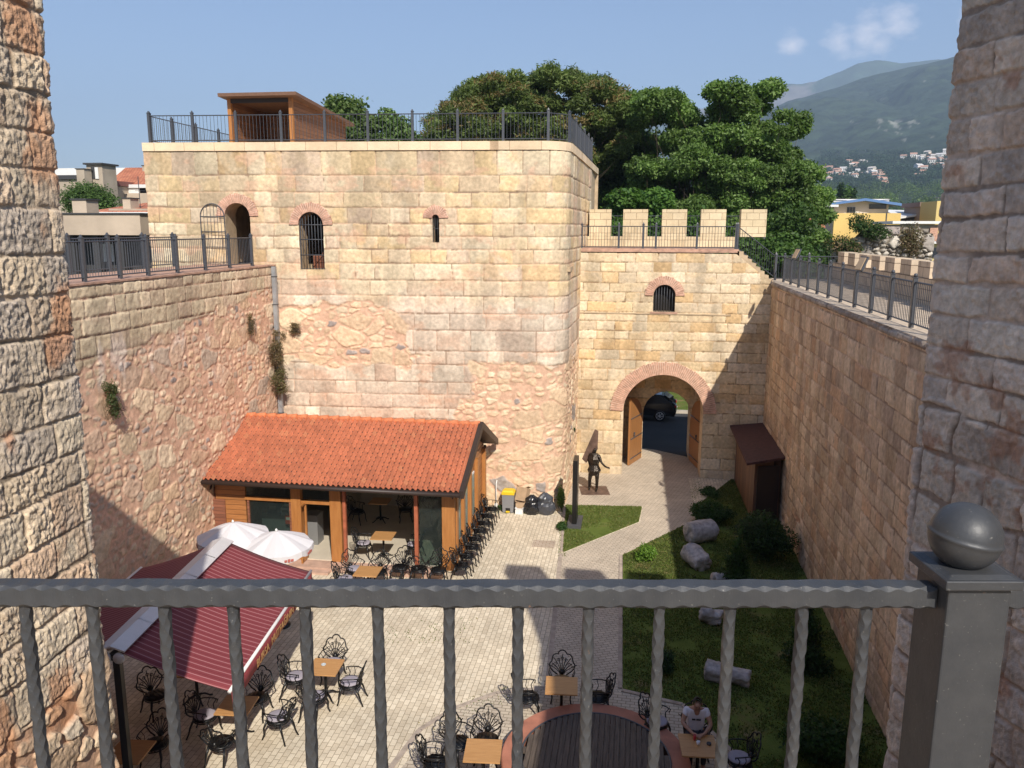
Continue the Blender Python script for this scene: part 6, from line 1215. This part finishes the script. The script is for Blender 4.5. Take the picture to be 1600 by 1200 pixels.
for i, px in enumerate((-50, 42, 145, 256, 362, 473, 585, 695, 802, 911, 1021, 1130, 1243, 1341)):
    s_ = (px + 0) / 1440 * LR if px < 1430 else 0; p = A_ + D_ * s_ + Vector((0, 0, -.0145)); a0 = rad(6 * ((i * 37) % 5 - 2)); u_ = D_ * math.cos(a0) + Nn * math.sin(a0); v_ = Nn * math.cos(a0) - D_ * math.sin(a0)
    vs, fs = hammered(p, -Zu, u_, v_, 1.0, .0142, 10 + i, .0235, .0010); MB().add(vs, fs, 0, False).build('baluster', M_IRONFG, fr)
    mb = MB(); mb.box(p + Vector((0, 0, .0005)), (.019, .019, .004), RZ)
pc = B_ + D_ * .042 + Nn * .005
mb = MB(); mb.box((pc.x, pc.y, 9.862 - .62), (.079, .079, 1.24), RZ)
ps_ = mb.build('post', M_IRONFG, fr); bv = ps_.modifiers.new('bevel', 'BEVEL'); bv.width = .0025; bv.segments = 2
mb = MB(); mb.box((pc.x, pc.y, 9.8685), (.097, .097, .013), RZ); mb.box((pc.x, pc.y, 9.8765), (.09, .09, .004), RZ, taper=.8); cp_ = mb.build('post_cap', M_IRONFG, ps_); bv = cp_.modifiers.new('bevel', 'BEVEL'); bv.width = .0018; bv.segments = 2
mb = MB(); R_ = .0435; prof = [(R_ * math.sin(rad(t)), -R_ * math.cos(rad(t)) + (.0 if t < 88 else .0)) for t in range(8, 86, 4)] + [(R_ + .0008, -.002), (R_ + .0018, 0), (R_ + .0008, .002)] + [(R_ * math.sin(rad(t)), -R_ * math.cos(rad(t))) for t in range(94, 180, 4)] + [(.0005, R_)]
mb.lathe((pc.x - .003, pc.y, 9.8765 + R_ - .005), prof, 48, M=Matrix.Rotation(rad(9), 3, 'Y') ); mb.build('ball_finial', M_IRONFG, ps_)
mb = MB(); mb.tube([(pc.x - .008 + .012 * math.cos(q), pc.y + .012 * math.sin(q), 9.880) for q in [i * math.pi / 8 for i in range(16)]], .003, 5, closed=True); mb.build('weld_ring', mat('bare weld', (.5, .42, .28), rough=.5, noise=(30, .3)), ps_)
# ================================================================ town on the left
def P_at(px, py, Y): v = at(px, py, Y); return v
M_REN = mat('pale render', (.52, .42, .32), rough=.9, noise=(.8, .15), bump=(8, .3, .02)); M_REN2 = mat('beige render', (.42, .35, .27), rough=.9, noise=(1, .15)); M_RT = brick_mat('far clay tiles', (.40, .14, .08), (.50, .2, .11), (.22, .08, .05), .25, .32, .02, 'xy'); M_SHD = mat('dark caps and recess shade', (.05, .05, .052), rough=.7); M_GLD = mat('dark window glass', (.03, .035, .045), rough=.1)
def bld(name, label, x0, x1, y0, y1, z0, z1, m_, cat='building'):
    t = empty(name, label, cat, ((x0 + x1) / 2, (y0 + y1) / 2, z0)); mb = MB(); mb.box(((x0 + x1) / 2, (y0 + y1) / 2, (z0 + z1) / 2), (x1 - x0, y1 - y0, z1 - z0)); to_local(mb.build('wall', m_, t), t); return t
def add(t, name, m_, boxes):
    mb = MB()
    for c, d in boxes: mb.box(c, d)
    return to_local(mb.build(name, m_, t), t)
Y1 = 31.0; a = at(60, 366, Y1); b = at(218, 335, Y1)
t = bld('neighbour_house', 'beige rendered house with long blank upper wall above a dark shop front', a.x, b.x, Y1, Y1 + 5, a.z - .02, b.z, M_REN)
add(t, 'coping', M_SHD, [((((a.x + b.x) / 2), Y1 + 2.5, b.z + .03), (b.x - a.x + .1, 5.1, .06))])
add(t, 'ground_floor', M_SHD, [(((a.x + b.x) / 2, Y1 + 3.2, 5), (b.x - a.x + 6, 3.6, 10.0))])  # solid block coloured near black for the shade in the recess below
for px, w, c in ((118, .45, (.7, .7, .7)), (147, .12, (.55, .6, .1)), (168, .55, (.75, .75, .75)), (192, .12, (.6, .25, .06))):
    q = at(px, 395, Y1 + 1.3); add(t, 'shop_board', mat('shop board', c, rough=.6), [((q.x, Y1 + 1.35, q.z), (w, .05, .75))])
for px in (112, 150, 188): q = at(px, 380, Y1 + .3); add(t, 'pillar', M_SHD, [((q.x, Y1 + .4, 8), (.25, .25, 4.2))])
c_ = at(154, 325, Y1 + .5)
def chimney(label, px0, px1, py0, py1, Y, m_, capm=M_SHD, d=.8):
    a = at(px0, py1, Y); b = at(px1, py0, Y); t = bld('chimney', label, a.x, b.x, Y, Y + d, a.z - .6, b.z, m_, 'chimney'); add(t, 'cap', capm, [(((a.x + b.x) / 2, Y + d / 2, b.z + .02), (b.x - a.x + .12, d + .1, .06))]); return t
chimney('short broad rendered chimney on the roof edge of the beige house', 114, 134, 312, 334, Y1 + 1.0, M_REN)
Y2 = 42; a = at(150, 335, Y2); b = at(262, 314, Y2)
t = bld('tiled_house', 'low house with weathered red tiled roof and white eaves behind the beige house', at(170, 330, Y2).x, b.x, Y2, Y2 + 7, 2, at(200, 326, Y2).z, M_REN2, 'house')
e0 = at(137, 333, Y2 - .3); e1 = at(262, 333, Y2 - .3); zt_ = at(200, 311, Y2 + 5).z
mb = MB(); mb.hexa([(e0.x, Y2 - .3, e0.z), (e1.x, Y2 - .3, e0.z), (e1.x, Y2 + 6, zt_), (e0.x + 1.8, Y2 + 6, zt_), (e0.x, Y2 - .3, e0.z + .1), (e1.x, Y2 - .3, e0.z + .1), (e1.x, Y2 + 6, zt_ + .1), (e0.x + 1.8, Y2 + 6, zt_ + .1)]); to_local(mb.build('roof', M_RT, t), t)
add(t, 'eaves', M_WHITE, [(((e0.x + e1.x) / 2, Y2 - .35, e0.z - .05), (e1.x - e0.x, .2, .22))])
chimney('slim pale chimney standing on the lower red roof', 193, 203, 310, 332, Y2 + .5, M_REN)
add(t, 'aerial', M_IRON, [((at(219, 320, Y2 + 1).x, Y2 + 1, at(219, 310, Y2 + 1).z), (.03, .03, 2.4)), ((at(219, 300, Y2 + 1).x, Y2 + 1, at(219, 298, Y2 + 1).z), (.6, .02, .02))])
Y3 = 60; a = at(170, 318, Y3); b = at(245, 289, Y3)
t = bld('hipped_house', 'beige house with red hipped roof and balcony left of the tower', a.x, b.x, Y3, Y3 + 9, 2, b.z, M_REN2, 'house')
e0 = at(163, 290, Y3 - .5); e1 = at(262, 290, Y3 - .5); r0 = at(196, 262, Y3 + 4); r1 = at(262, 262, Y3 + 4)
mb = MB(); mb.add([(e0.x, Y3 - .5, e0.z), (e1.x, Y3 - .5, e0.z), (e1.x, Y3 + 9.5, e0.z), (e0.x, Y3 + 9.5, e0.z), (r0.x, Y3 + 4, r0.z), (r1.x, Y3 + 4, r0.z)], [(0, 1, 5, 4), (1, 2, 5), (2, 3, 4, 5), (3, 0, 4), (3, 2, 1, 0)]); to_local(mb.build('roof', M_RT, t), t)
add(t, 'eaves', M_WHITE, [(((e0.x + e1.x) / 2, Y3 - .55, e0.z - .06), (e1.x - e0.x, .25, .25))])
q = at(212, 300, Y3 - .1); add(t, 'balcony_opening', M_GLD, [((q.x + .8, Y3 - .02, q.z + .05), (3.6, .12, 1.0))]); add(t, 'balcony_parapet', M_REN, [((q.x + .8, Y3 - .6, at(212, 312, Y3).z), (4.0, .9, .9))]); add(t, 'awning_cloth', M_WHITE, [((q.x - .2, Y3 - .5, q.z + .1), (1.6, .06, .6))])
chimney('grey double chimney at the top right of the red hipped roof', 223, 228, 259, 272, Y3 + 3, M_REN2)
Y4 = 90; a = at(60, 300, Y4); b = at(205, 262, Y4); t = bld('warehouse', 'long flat white roofed building on the skyline far left', a.x, b.x, Y4, Y4 + 12, 0, b.z, M_WHITE); add(t, 'window_band', M_REN2, [(((a.x + b.x) / 2, Y4 - .02, b.z - 2.9), (b.x - a.x, .1, .8))])
chimney('tall pale chimney left of the rooftop stair hut', 121, 131, 264, 289, Y3 - 6, M_REN2)
a = at(137, 284, Y3 - 5); b = at(159, 257, Y3 - 5); t = bld('rooftop_hut', 'concrete rooftop stair hut with dark slab roof and small opening on the skyline', a.x, b.x, Y3 - 5, Y3 - 3.4, 6, b.z, M_REN2, 'rooftop hut'); add(t, 'slab', M_SHD, [(((a.x + b.x) / 2, Y3 - 4.2, b.z + .05), (b.x - a.x + .25, 2, .12))]); add(t, 'opening', M_SHD, [(((a.x + b.x) / 2 - .1, Y3 - 5.02, (a.z + b.z) / 2), (.3, .06, .8))]); add(t, 'door', M_WHITE, [(((a.x + b.x) / 2 + .2, Y3 - 5.05, (a.z + b.z) / 2), (.25, .06, .8))])
a = at(143, 291, Y3 - 3); b = at(168, 281, Y3 - 3); t = bld('red_roofed_annex', 'dull red roofed block under the rooftop hut', a.x, b.x, Y3 - 3, Y3 + 2, 2, b.z - .4, M_REN2); add(t, 'roof', mat('dull red roof', (.22, .09, .07), rough=.8), [(((a.x + b.x) / 2, Y3 - .5, b.z - .2), (b.x - a.x + .3, 5.4, .35))])
a = at(99, 291, Y3 - 2); b = at(122, 279, Y3 - 2); t = bld('dark_roofed_block', 'low dark roofed block at the far left of the skyline', a.x - 3, b.x, Y3 - 2, Y3 + 2, 2, b.z, M_REN2); add(t, 'roof', M_SHD, [(((a.x - 3 + b.x) / 2, Y3, b.z + .1), (b.x - a.x + 3.2, 4.4, .3))])
tree('round_tree', 'bright green round tree between the chimneys left of the tower', (at(138, 330, 48).x, 48, 2), [tuple(at(px, py, 48)) + (r, r, r * .7) for px, py, r in ((115, 312, .85), (128, 303, .95), (140, 302, 1.0), (152, 308, .95), (162, 318, .9), (138, 315, 1.1), (120, 322, .9), (150, 322, 1.0))], 14000, .07, 61, [(.08, .14, .035), (.11, .18, .05), (.06, .11, .03)], .2)
# ================================================================ buildings and ruin on the right
Y5 = 95; L5 = at(1304, 333, Y5); R5 = at(1408, 333, Y5)
t = bld('yellow_house', 'large yellow walled house with white upper storey and blue edged gable roof', L5.x, R5.x, Y5, Y5 + 12, 0, L5.z, mat('yellow render', (.72, .50, .17), rough=.85, noise=(.3, .1)), 'house')
uL = at(1303, 333, Y5 + 1); uR = at(1392, 333, Y5 + 1)
add(t, 'upper_storey', mat('white render', (.62, .57, .52), rough=.85, noise=(.3, .08)), [(((uL.x + uR.x) / 2 - .4, Y5 + 6, L5.z + .7), (uR.x - uL.x + .5, 9, 1.7))])
pk_ = at(1352, 313, Y5 + .5); el = at(1288, 321, Y5 + .5); er = at(1408, 321, Y5 + .5)
mb = MB(); yb = Y5 + .3; yd = Y5 + 12
mb.hexa([(el.x, yb, el.z - .05), (pk_.x, yb, pk_.z - .05), (pk_.x, yd, pk_.z - .05), (el.x, yd, el.z - .05), (el.x, yb, el.z + .22), (pk_.x, yb, pk_.z + .22), (pk_.x, yd, pk_.z + .22), (el.x, yd, el.z + .22)]); mb.hexa([(pk_.x, yb, pk_.z - .05), (er.x, yb, er.z - .05), (er.x, yd, er.z - .05), (pk_.x, yd, pk_.z - .05), (pk_.x, yb, pk_.z + .22), (er.x, yb, er.z + .22), (er.x, yd, er.z + .22), (pk_.x, yd, pk_.z + .22)])
to_local(mb.build('roof', mat('blue roof edge', (.10, .20, .40), rough=.5), t), t)
mb = MB(); mb.extrude([(uL.x - .5, Y5 + 1.4, L5.z + 1.5), (uR.x, Y5 + 1.4, L5.z + 1.5), (pk_.x, Y5 + 1.4, pk_.z - .06)], (0, .3, 0)); to_local(mb.build('gable', M_WHITE, t), t)
for px in (1325.5, 1330, 1334.5): q = at(px, 328, Y5 + 1.4); add(t, 'window', M_GLD, [((q.x, Y5 + 1.48, q.z), (.26, .1, .6))])
q0, q1 = at(1358, 325, Y5 + 1.4), at(1385, 325, Y5 + 1.4); add(t, 'loggia', M_GLD, [(((q0.x + q1.x) / 2, Y5 + 1.46, q0.z + .15), (q1.x - q0.x, .12, .5))]); add(t, 'downpipe', M_IRON, [((at(1384.5, 345, Y5).x, Y5 - .05, 11), (.08, .08, 2.4))])
a = at(1283, 360, 88); b = at(1303, 324, 88); t = bld('dark_annex', 'dark grey tall shed with curved white roof against the yellow house', a.x, b.x, 88, 92, 0, b.z, M_SHD); add(t, 'roof', M_WHITE, [(((a.x + b.x) / 2 + .1, 90, b.z + .15), (b.x - a.x + .6, 4.4, .22))])
a = at(1262, 356, 84); b = at(1286, 342, 84); t = bld('red_roofed_house', 'small house with red tiled roof at the left foot of the yellow house', a.x, b.x, 84, 88, 0, a.z - .1, M_WHITE, 'house'); mb = MB(); mb.hexa([(a.x - .2, 83.7, a.z), (b.x + .2, 83.7, a.z), (b.x, 87, b.z + .4), (a.x + .4, 87, b.z + .4), (a.x - .2, 83.7, a.z + .12), (b.x + .2, 83.7, a.z + .12), (b.x, 87, b.z + .5), (a.x + .4, 87, b.z + .5)]); to_local(mb.build('roof', M_RT, t), t)
a = at(1398, 362, 84); b = at(1466, 346, 84); t = bld('flat_roofed_house', 'low house with thin white projecting roof and brick pier right of the yellow house', a.x, b.x, 84, 90, 0, b.z - .3, mat('dull grey brown render', (.30, .26, .22), rough=.9)); add(t, 'roof', M_WHITE, [(((a.x + b.x) / 2, 87, b.z - .1), (b.x - a.x + .8, 7, .25))]); add(t, 'brick_pier', M_BRICK, [((b.x - .35, 83.9, b.z - 1.8), (.7, .2, 2.4))]); add(t, 'window', M_WHITE, [((b.x - 1.9, 83.95, b.z - 1.5), (.9, .12, 1.6))]); add(t, 'window_pane', M_GLD, [((b.x - 1.9, 83.88, b.z - 1.5), (.6, .06, 1.3))])  # walls in one even dull grey brown
a = at(1404, 346, 100); b = at(1452, 332, 100); t = bld('white_roofed_hall', 'low hall with white sheet roof behind the thin roofed house', a.x, b.x, 100, 108, 0, b.z - .5, M_SHD); mb = MB(); mb.hexa([(a.x, 99.5, a.z + .3), (b.x, 99.5, b.z - .2), (b.x, 107, b.z + .2), (a.x, 107, b.z + .3), (a.x, 99.5, a.z + .5), (b.x, 99.5, b.z), (b.x, 107, b.z + .4), (a.x, 107, b.z + .5)]); to_local(mb.build('roof', M_WHITE, t), t)
a = at(1444, 345, 98); b = at(1456, 318, 98); t = bld('cluttered_house', 'brownish house with blue sheet on its balcony near the right tower', a.x - .4, b.x + .5, 98, 104, 0, b.z - .3, mat('brownish render', (.33, .25, .20), rough=.9)); add(t, 'roof', mat('old tiles', (.25, .17, .14), rough=.9), [(((a.x + b.x) / 2, 101, b.z - .1), (b.x - a.x + 1.4, 6.6, .5))]); add(t, 'blue_sheet', mat('blue sheet', (.12, .22, .45), rough=.6), [((b.x - .1, 97.9, b.z - 1.5), (.5, .1, .9))])
a = at(1456, 400, 92); b = at(1480, 314, 92); t = bld('yellow_tower_block', 'narrow yellow block with open roof frame beside the right stone tower', a.x, b.x + 1.5, 92, 97, 0, b.z, mat('pale yellow render', (.66, .50, .20), rough=.9)); add(t, 'roof_frame', M_IRON, [(((a.x + b.x) / 2 + .5, 92.2, b.z + .35), (b.x - a.x + 1.5, .08, .06)), ((a.x, 92.2, b.z + .18), (.06, .08, .36))])
a = at(1440, 415, 62); b = at(1470, 381, 62); t = bld('yellow_shed', 'yellow walled house with white flat roof low behind the battlements', a.x, b.x, 62, 66, 0, b.z, mat('light yellow render', (.68, .55, .25), rough=.9)); add(t, 'roof', M_WHITE, [(((a.x + b.x) / 2, 64, b.z + .08), (b.x - a.x + .6, 4.6, .14))]); add(t, 'window', M_GLD, [((b.x - .4, 61.95, b.z - .6), (.5, .1, .7))])
# ruined wall of rough stones with plants
ru = empty('ruined_wall', 'ruined rubble wall overgrown with plants in front of the yellow house', 'ruin', (13.3, 48, 0)); RUP = Path([(10.9, 48.4), (12.0, 47.8), (15.9, 47.4)])
rub = Rubble(.24, 91, 1.5, amp=.16, fill=.97, big=.5, mort=(.20, .17, .13), cols=[(.52, .47, .40), (.42, .38, .33), (.60, .54, .46), (.35, .31, .27)])
w_ = wall('wall', RUP, np.arange(0, RUP.L[-1], .05), np.arange(4, 10.5, .05), lambda u, z: (lambda r_: (r_[0] * 1.5 - ss(z, 9.6, 10.5) * .5 * fbm(u, z, 3, 3), r_[1]))(rub(u, z)), M_STONE, ru, top=lambda u: 9.35 + 1.15 * ss(u, .2, 2.2) * (.85 + .3 * fbm(u * 1.2, u * 0 + 2, 4, 3)) - .3 * ss(u, 4.3, 5.1)); to_local(w_, ru)
mb = MB(); mb.box((13.6, 48.6, 5), (4.6, 1.5, 9.2)); to_local(mb.build('core', M_SIMPLE, ru), ru)
for lab, px, py, Rr, n, sd, cl in (('olive green bush on the crest of the ruined wall', 1362, 358, (.7, .5, .35), 2200, 71, MDG + [(.10, .13, .05)]), ('dry brownish bush trailing over the right end of the ruined wall', 1425, 375, (.45, .25, .8), 1500, 72, DRY + [(.2, .16, .1)]), ('mixed bush at the left foot of the ruined wall', 1322, 384, (.7, .4, .5), 2200, 73, DRY + MDG), ('thin shrub rising from the top of the ruined wall', 1345, 348, (.5, .4, .5), 900, 74, MDG)):
    q = at(px, py, 47.2 if sd != 74 else 47.8); tt = empty('wall_bush', lab, 'bush', (q.x, q.y, q.z)); V, F, c = leafcloud([(0, 0, 0), (.4 * Rr[0], 0, -.2), (-.5 * Rr[0], 0, .1)], [Rr] * 3, n, .06, sd, cl); npmesh('foliage', V, F, M_LEAF, tt, c)
    mb = MB()
    for i in range(6): mb.tube([(0, .2, -Rr[2]), (Rr[0] * math.sin(i * 2) * .7, 0, Rr[2] * .8)], .015, 3)
    mb.build('stem', M_BARK, tt)
# ================================================================ mountains
CN = np.array([(-9, 0), (-4, 1.2), (0, 3.6), (4, 5.6), (7, 7.2), (9.4, 8.25), (12.2, 8.95), (14.9, 9.7), (17.5, 10.1), (20.3, 10.35), (24, 10.9), (30, 10.5), (38, 7), (46, 2), (52, 0)])
CF = np.array([(-16, 0), (-12, 2.0), (-8, 3.8), (-3, 5.6), (.5, 7.2), (4, 7.9), (8.8, 9.15), (11, 9.2), (12.2, 9.7), (13.3, 10.15), (14.5, 10.3), (15.8, 10.05), (18, 10.0), (24, 8.5), (34, 6), (44, 0)])
RC, RF = 3400., 5300.
def hz(az, r):
    H_ = np.tan(np.radians(np.interp(az, CN[:, 0], CN[:, 1]))) * RC
    low = np.interp(r, [0, 130, 350, 700, 1100, 1500], [-1, -.5, 6, 26, 58, 96]) * ss(az, -3, 3) * ss(50 - az, 0, 6)
    hi = np.interp(r, [1100, 1500, 2200, 2800, 3200, RC, RC + 250, RC + 1500], [58, 100, .34 * 1, .66, .92, 1.0, .99, .35])
    k = np.interp(r, [1100, 1500, 2200, 2800, 3200, RC, RC + 300, RC + 1500], [0, .10, .42, .72, .94, 1.0, .985, .3])
    z = np.maximum(low * (r < 1500) + (r >= 1500) * 0, 0) * 1.0
    z = np.where(r < 1100, low, 0) + np.where(r >= 1100, low * 0 + (58 * ss(az, -3, 3) * ss(50 - az, 0, 6)) * (1 - k) + H_ * k, 0)
    x = np.sin(np.radians(az)) * r; y = np.cos(np.radians(az)) * r
    n1 = np.abs(fbm(x / 420, y / 900, 201, 5) - .5) * 2; n2 = fbm(x / 160, y / 160, 211, 4) - .5
    amp = ss(r, 1300, 2300) * (1 - .8 * ss(r, 2900, 3380))
    return np.maximum(z + amp * (n1 * 120 - 45) + n2 * 22 * ss(r, 1100, 1600) * (1 - .6 * ss(r, 3000, 3380)), -1.0)
def hfar(az, r):
    H_ = np.tan(np.radians(np.interp(az, CF[:, 0], CF[:, 1]))) * RF; k = np.interp(r, [4000, 4500, 5000, RF, RF + 500], [-.02, .35, .8, 1, .7]); x = np.sin(np.radians(az)) * r; y = np.cos(np.radians(az)) * r
    return np.maximum(H_ * k + (fbm(x / 450, y / 450, 301, 5) - .5) * 150 * ss(r, 4100, 4700) * (1 - .6 * ss(r, 5000, 5300)), -1.0)
def polar(name, f, azs, rs_, m_, colf):
    A, R_ = np.meshgrid(azs, rs_); z = f(A, R_); x = np.sin(np.radians(A)) * R_; y = np.cos(np.radians(A)) * R_; V = np.stack([x, y, z], -1).reshape(-1, 3); a, b = A.shape; I = np.arange(a * b).reshape(a, b)
    F = np.stack([I[:-1, :-1], I[:-1, 1:], I[1:, 1:], I[1:, :-1]], -1).reshape(-1, 4); return tag(npmesh(name, V, F, m_, None, colf(A, R_, x, y).reshape(-1, 3), True), kind='structure')
M_MTN = mat('forested slope', attr=True, rough=1, spec=.05, noise=(.02, .45), bump=(.03, 1, 14)); M_FARM = mat('far slope', attr=True, rough=1, spec=.05, noise=(.008, .3), bump=(.01, 1, 30))
def cN(A, R_, x, y):
    c = lerp(np.array((.022, .036, .022)), np.array((.045, .065, .035)), fbm(x / 90, y / 90, 401, 5)[..., None])
    sc2 = ss(fbm(x / 38, y / 150, 403, 4), .765, .785)[..., None] * ss(R_, 1500, 1700)[..., None] * (1 - ss(R_, 3000, 3200))[..., None]; return lerp(c, np.array((.42, .40, .36)), sc2 * .35)
polar('mountain', hz, np.arange(-8, 50, .11), np.concatenate([np.arange(120, 1100, 35), np.arange(1100, 5000, 14)]), M_MTN, cN)
polar('mountain', hfar, np.arange(-16, 42, .15), np.arange(4000, 5900, 25), M_FARM, lambda A, R_, x, y: lerp(np.array((.05, .08, .05)), np.array((.17, .155, .14)), (ss(fbm(x / 280, y / 280, 405, 5), .5, .60) * ss(R_, 4500, 5000))[..., None]))
# ================================================================ hillside town
def ground_hit(px, py):
    d = RT * ((px - 800) / FPX) - UP * ((py - 600) / FPX) + FW; hl = math.hypot(d.x, d.y); az = math.degrees(math.atan2(d.x, d.y)); rs_ = np.arange(300, 3300, 4.); zz = hz(np.full(rs_.shape, az), rs_); ray = EYE.z + rs_ * d.z / hl
    k = np.where(zz >= ray)[0]; r = rs_[k[0]] if len(k) else 1400; return Vector((math.sin(rad(az)) * r, math.cos(rad(az)) * r, float(hz(np.array([az]), np.array([r]))[0]))), r
protos = []
for k, (wc, rc) in enumerate((((.78, .75, .70), (.50, .30, .22)), ((.74, .67, .56), (.55, .50, .46)), ((.74, .58, .48), (.50, .28, .20)), ((.75, .74, .72), (.6, .58, .56)))):
    mb = MB(); mb.box((0, 0, 2.5), (9, 8, 9)); mb.add([(-5, -4.6, 7), (5, -4.6, 7), (5, 4.6, 7), (-5, 4.6, 7), (-5, 0, 9), (5, 0, 9)], [(0, 1, 5, 4), (2, 3, 4, 5), (1, 2, 5), (3, 0, 4), (3, 2, 1, 0)], 1)
    for x in (-2.6, 0, 2.6):
        for z in (2, 5): mb.box((x, -4.02, z), (1.1, .1, 1.4), mi=2)
    protos.append([mb, [mat('hill house wall', wc, rough=.9), mat('hill house roof', rc, rough=.9), M_GLD], None])
rs = random.Random(8); HG = 'houses of the hillside town'
KN = ('white house with red roof', 'cream house with grey roof', 'salmon house with red roof', 'white house with pale roof')
for (x0, x1, y0, y1, n, lab) in ((1281, 1300, 262, 270, 7, 'tiny house in the leftmost hillside cluster'), (1288, 1345, 268, 284, 22, 'tiny house in the long hillside cluster'), (1318, 1352, 254, 264, 8, 'tiny house in the upper left hillside row'), (1352, 1382, 268, 280, 12, 'tiny house in the middle hillside cluster'), (1372, 1386, 280, 292, 4, 'tiny house low above the woodland'), (1424, 1444, 244, 252, 5, 'tiny house in the upper middle hillside group'), (1448, 1478, 242, 266, 19, 'tiny house in the cluster beside the right tower'), (1430, 1452, 266, 280, 6, 'tiny house below the right hand cluster'), (1404, 1412, 247, 252, 2, 'tiny house alone on the wooded slope')):
    for i in range(n):
        px = rs.uniform(x0, x1); py = rs.uniform(y0, y1) + (0 if n < 20 else (px - x0) / (x1 - x0) * -8 + 4); v, r = ground_hit(px, py); k = rs.choice((0, 0, 1, 2, 3, 3)); p = protos[k]; sc_k = rs.uniform(.55, 1.05) * r / 1350
        if p[2] is None: p[2] = p[0].build('hillside_house', p[1]); o = p[2]
        else: o = p[2].copy(); COL.objects.link(o)
        o.location = v - Vector((0, 0, 1.5)); o.rotation_euler = (0, 0, rs.uniform(-.9, .5)); o.scale = (sc_k, sc_k, sc_k * rs.uniform(.8, 1.3)); tag(o, lab.replace('tiny house', 'tiny ' + KN[k]), 'house', HG + ', ' + KN[k] + ' ' + lab.split('house ')[-1])
# woodland between the roofs and the hillside town
rs = random.Random(5); C, R_ = [], []; C2, R2 = [], []
for i in range(520):
    r = 130 + 900 * rs.random() ** 1.3; az = rs.uniform(1, 30); x = math.sin(rad(az)) * r; y = math.cos(rad(az)) * r; z = float(hz(np.array([az]), np.array([r]))[0]); q = rs.uniform(3.0, 5.5) * (1 + r / 1600); C.append((x, y, z + q * .9)); R_.append((q, q, q * .85))
V, F, c = leafcloud(C, R_, 110000, .62, 77, [(.10, .155, .04), (.075, .125, .03), (.13, .185, .05), (.05, .09, .025)], .5)
tag(npmesh('woodland', V, F, M_LEAF, None, c), 'broad belt of green woodland below the hillside town', 'woodland', kind='stuff')
for i in range(300):
    px = rs.uniform(1283, 1480); py = rs.uniform(238, 296); v, r = ground_hit(px, py); q = rs.uniform(5, 9); C2.append((v.x, v.y, v.z + 3)); R2.append((q * 1.6, q, q * .55))
V, F, c = leafcloud(C2, R2, 42000, 1.5, 78, [(.03, .06, .025), (.04, .075, .03), (.025, .05, .02)], .5)
tag(npmesh('woodland', V, F, M_LEAF, None, c), 'darker scattered trees among the hillside houses', 'woodland', kind='stuff')
for k, (px, lab, w, cols) in enumerate(((1311, 'tall dark cypress above the blue edged roof, left one', 1.5, DKG), (1332, 'smaller dark cypress right of the tall one above the roofline', 1.3, DKG), (1321, 'light green poplar between the two dark cypresses', 2.4, GREENS))):
    y = 190; b_ = at(px, 330, y); tp = at(px, (281, 288, 284)[k], y); t = empty('cypress' if k < 2 else 'poplar', lab, 'tree', (b_.x, y, b_.z - 8)); H_ = tp.z - b_.z + 8; cl = [(0, 0, H_ * (.2 + .13 * i)) for i in range(6)]; V, F, c = leafcloud(cl, [(w * (1 - .11 * i), w * (1 - .11 * i), H_ * .11) for i in range(6)], 3000, .3, 80 + k, cols); npmesh('crown', V, F, M_LEAF, t, c); mb = MB(); mb.tube([(0, 0, 0), (0, 0, H_ * .9)], [.3, .05], 6); mb.build('trunk', M_BARK, t)
tag(npmesh('hedge_trees', *leafcloud([(at(px, 345, 66).x, 66, at(px, py, 66).z) for px, py in ((1225, 350), (1240, 365), (1258, 376), (1274, 388), (1290, 400), (1250, 394))], [(1.3, 1.2, .9)] * 6, 16000, .13, 83, MDG + [(.07, .1, .04)])[:2], M_LEAF, None, leafcloud([(0, 0, 0)] * 6, [(1.3, 1.2, .9)] * 6, 16000, .13, 83, MDG + [(.07, .1, .04)])[2]), 'greyish green undergrowth between the tall tree and the ruined wall', 'undergrowth', kind='stuff')
# ================================================================ haze
M_HAZE = bpy.data.materials.new('haze'); M_HAZE.use_nodes = True; nt = M_HAZE.node_tree; nt.nodes.remove(nt.nodes['Principled BSDF']); pvn = nt.nodes.new('ShaderNodeVolumePrincipled'); pvn.inputs['Color'].default_value = (.56, .74, 1, 1); pvn.inputs['Density'].default_value = 1.95e-4
nt.links.new(pvn.outputs[0], nt.nodes['Material Output'].inputs['Volume'])
mb = MB(); mb.box((0, 1400, 519), (9600, 9800, 1042)); hzb = tag(mb.build('haze', M_HAZE), 'thin blue haze filling the air', 'haze', kind='stuff')
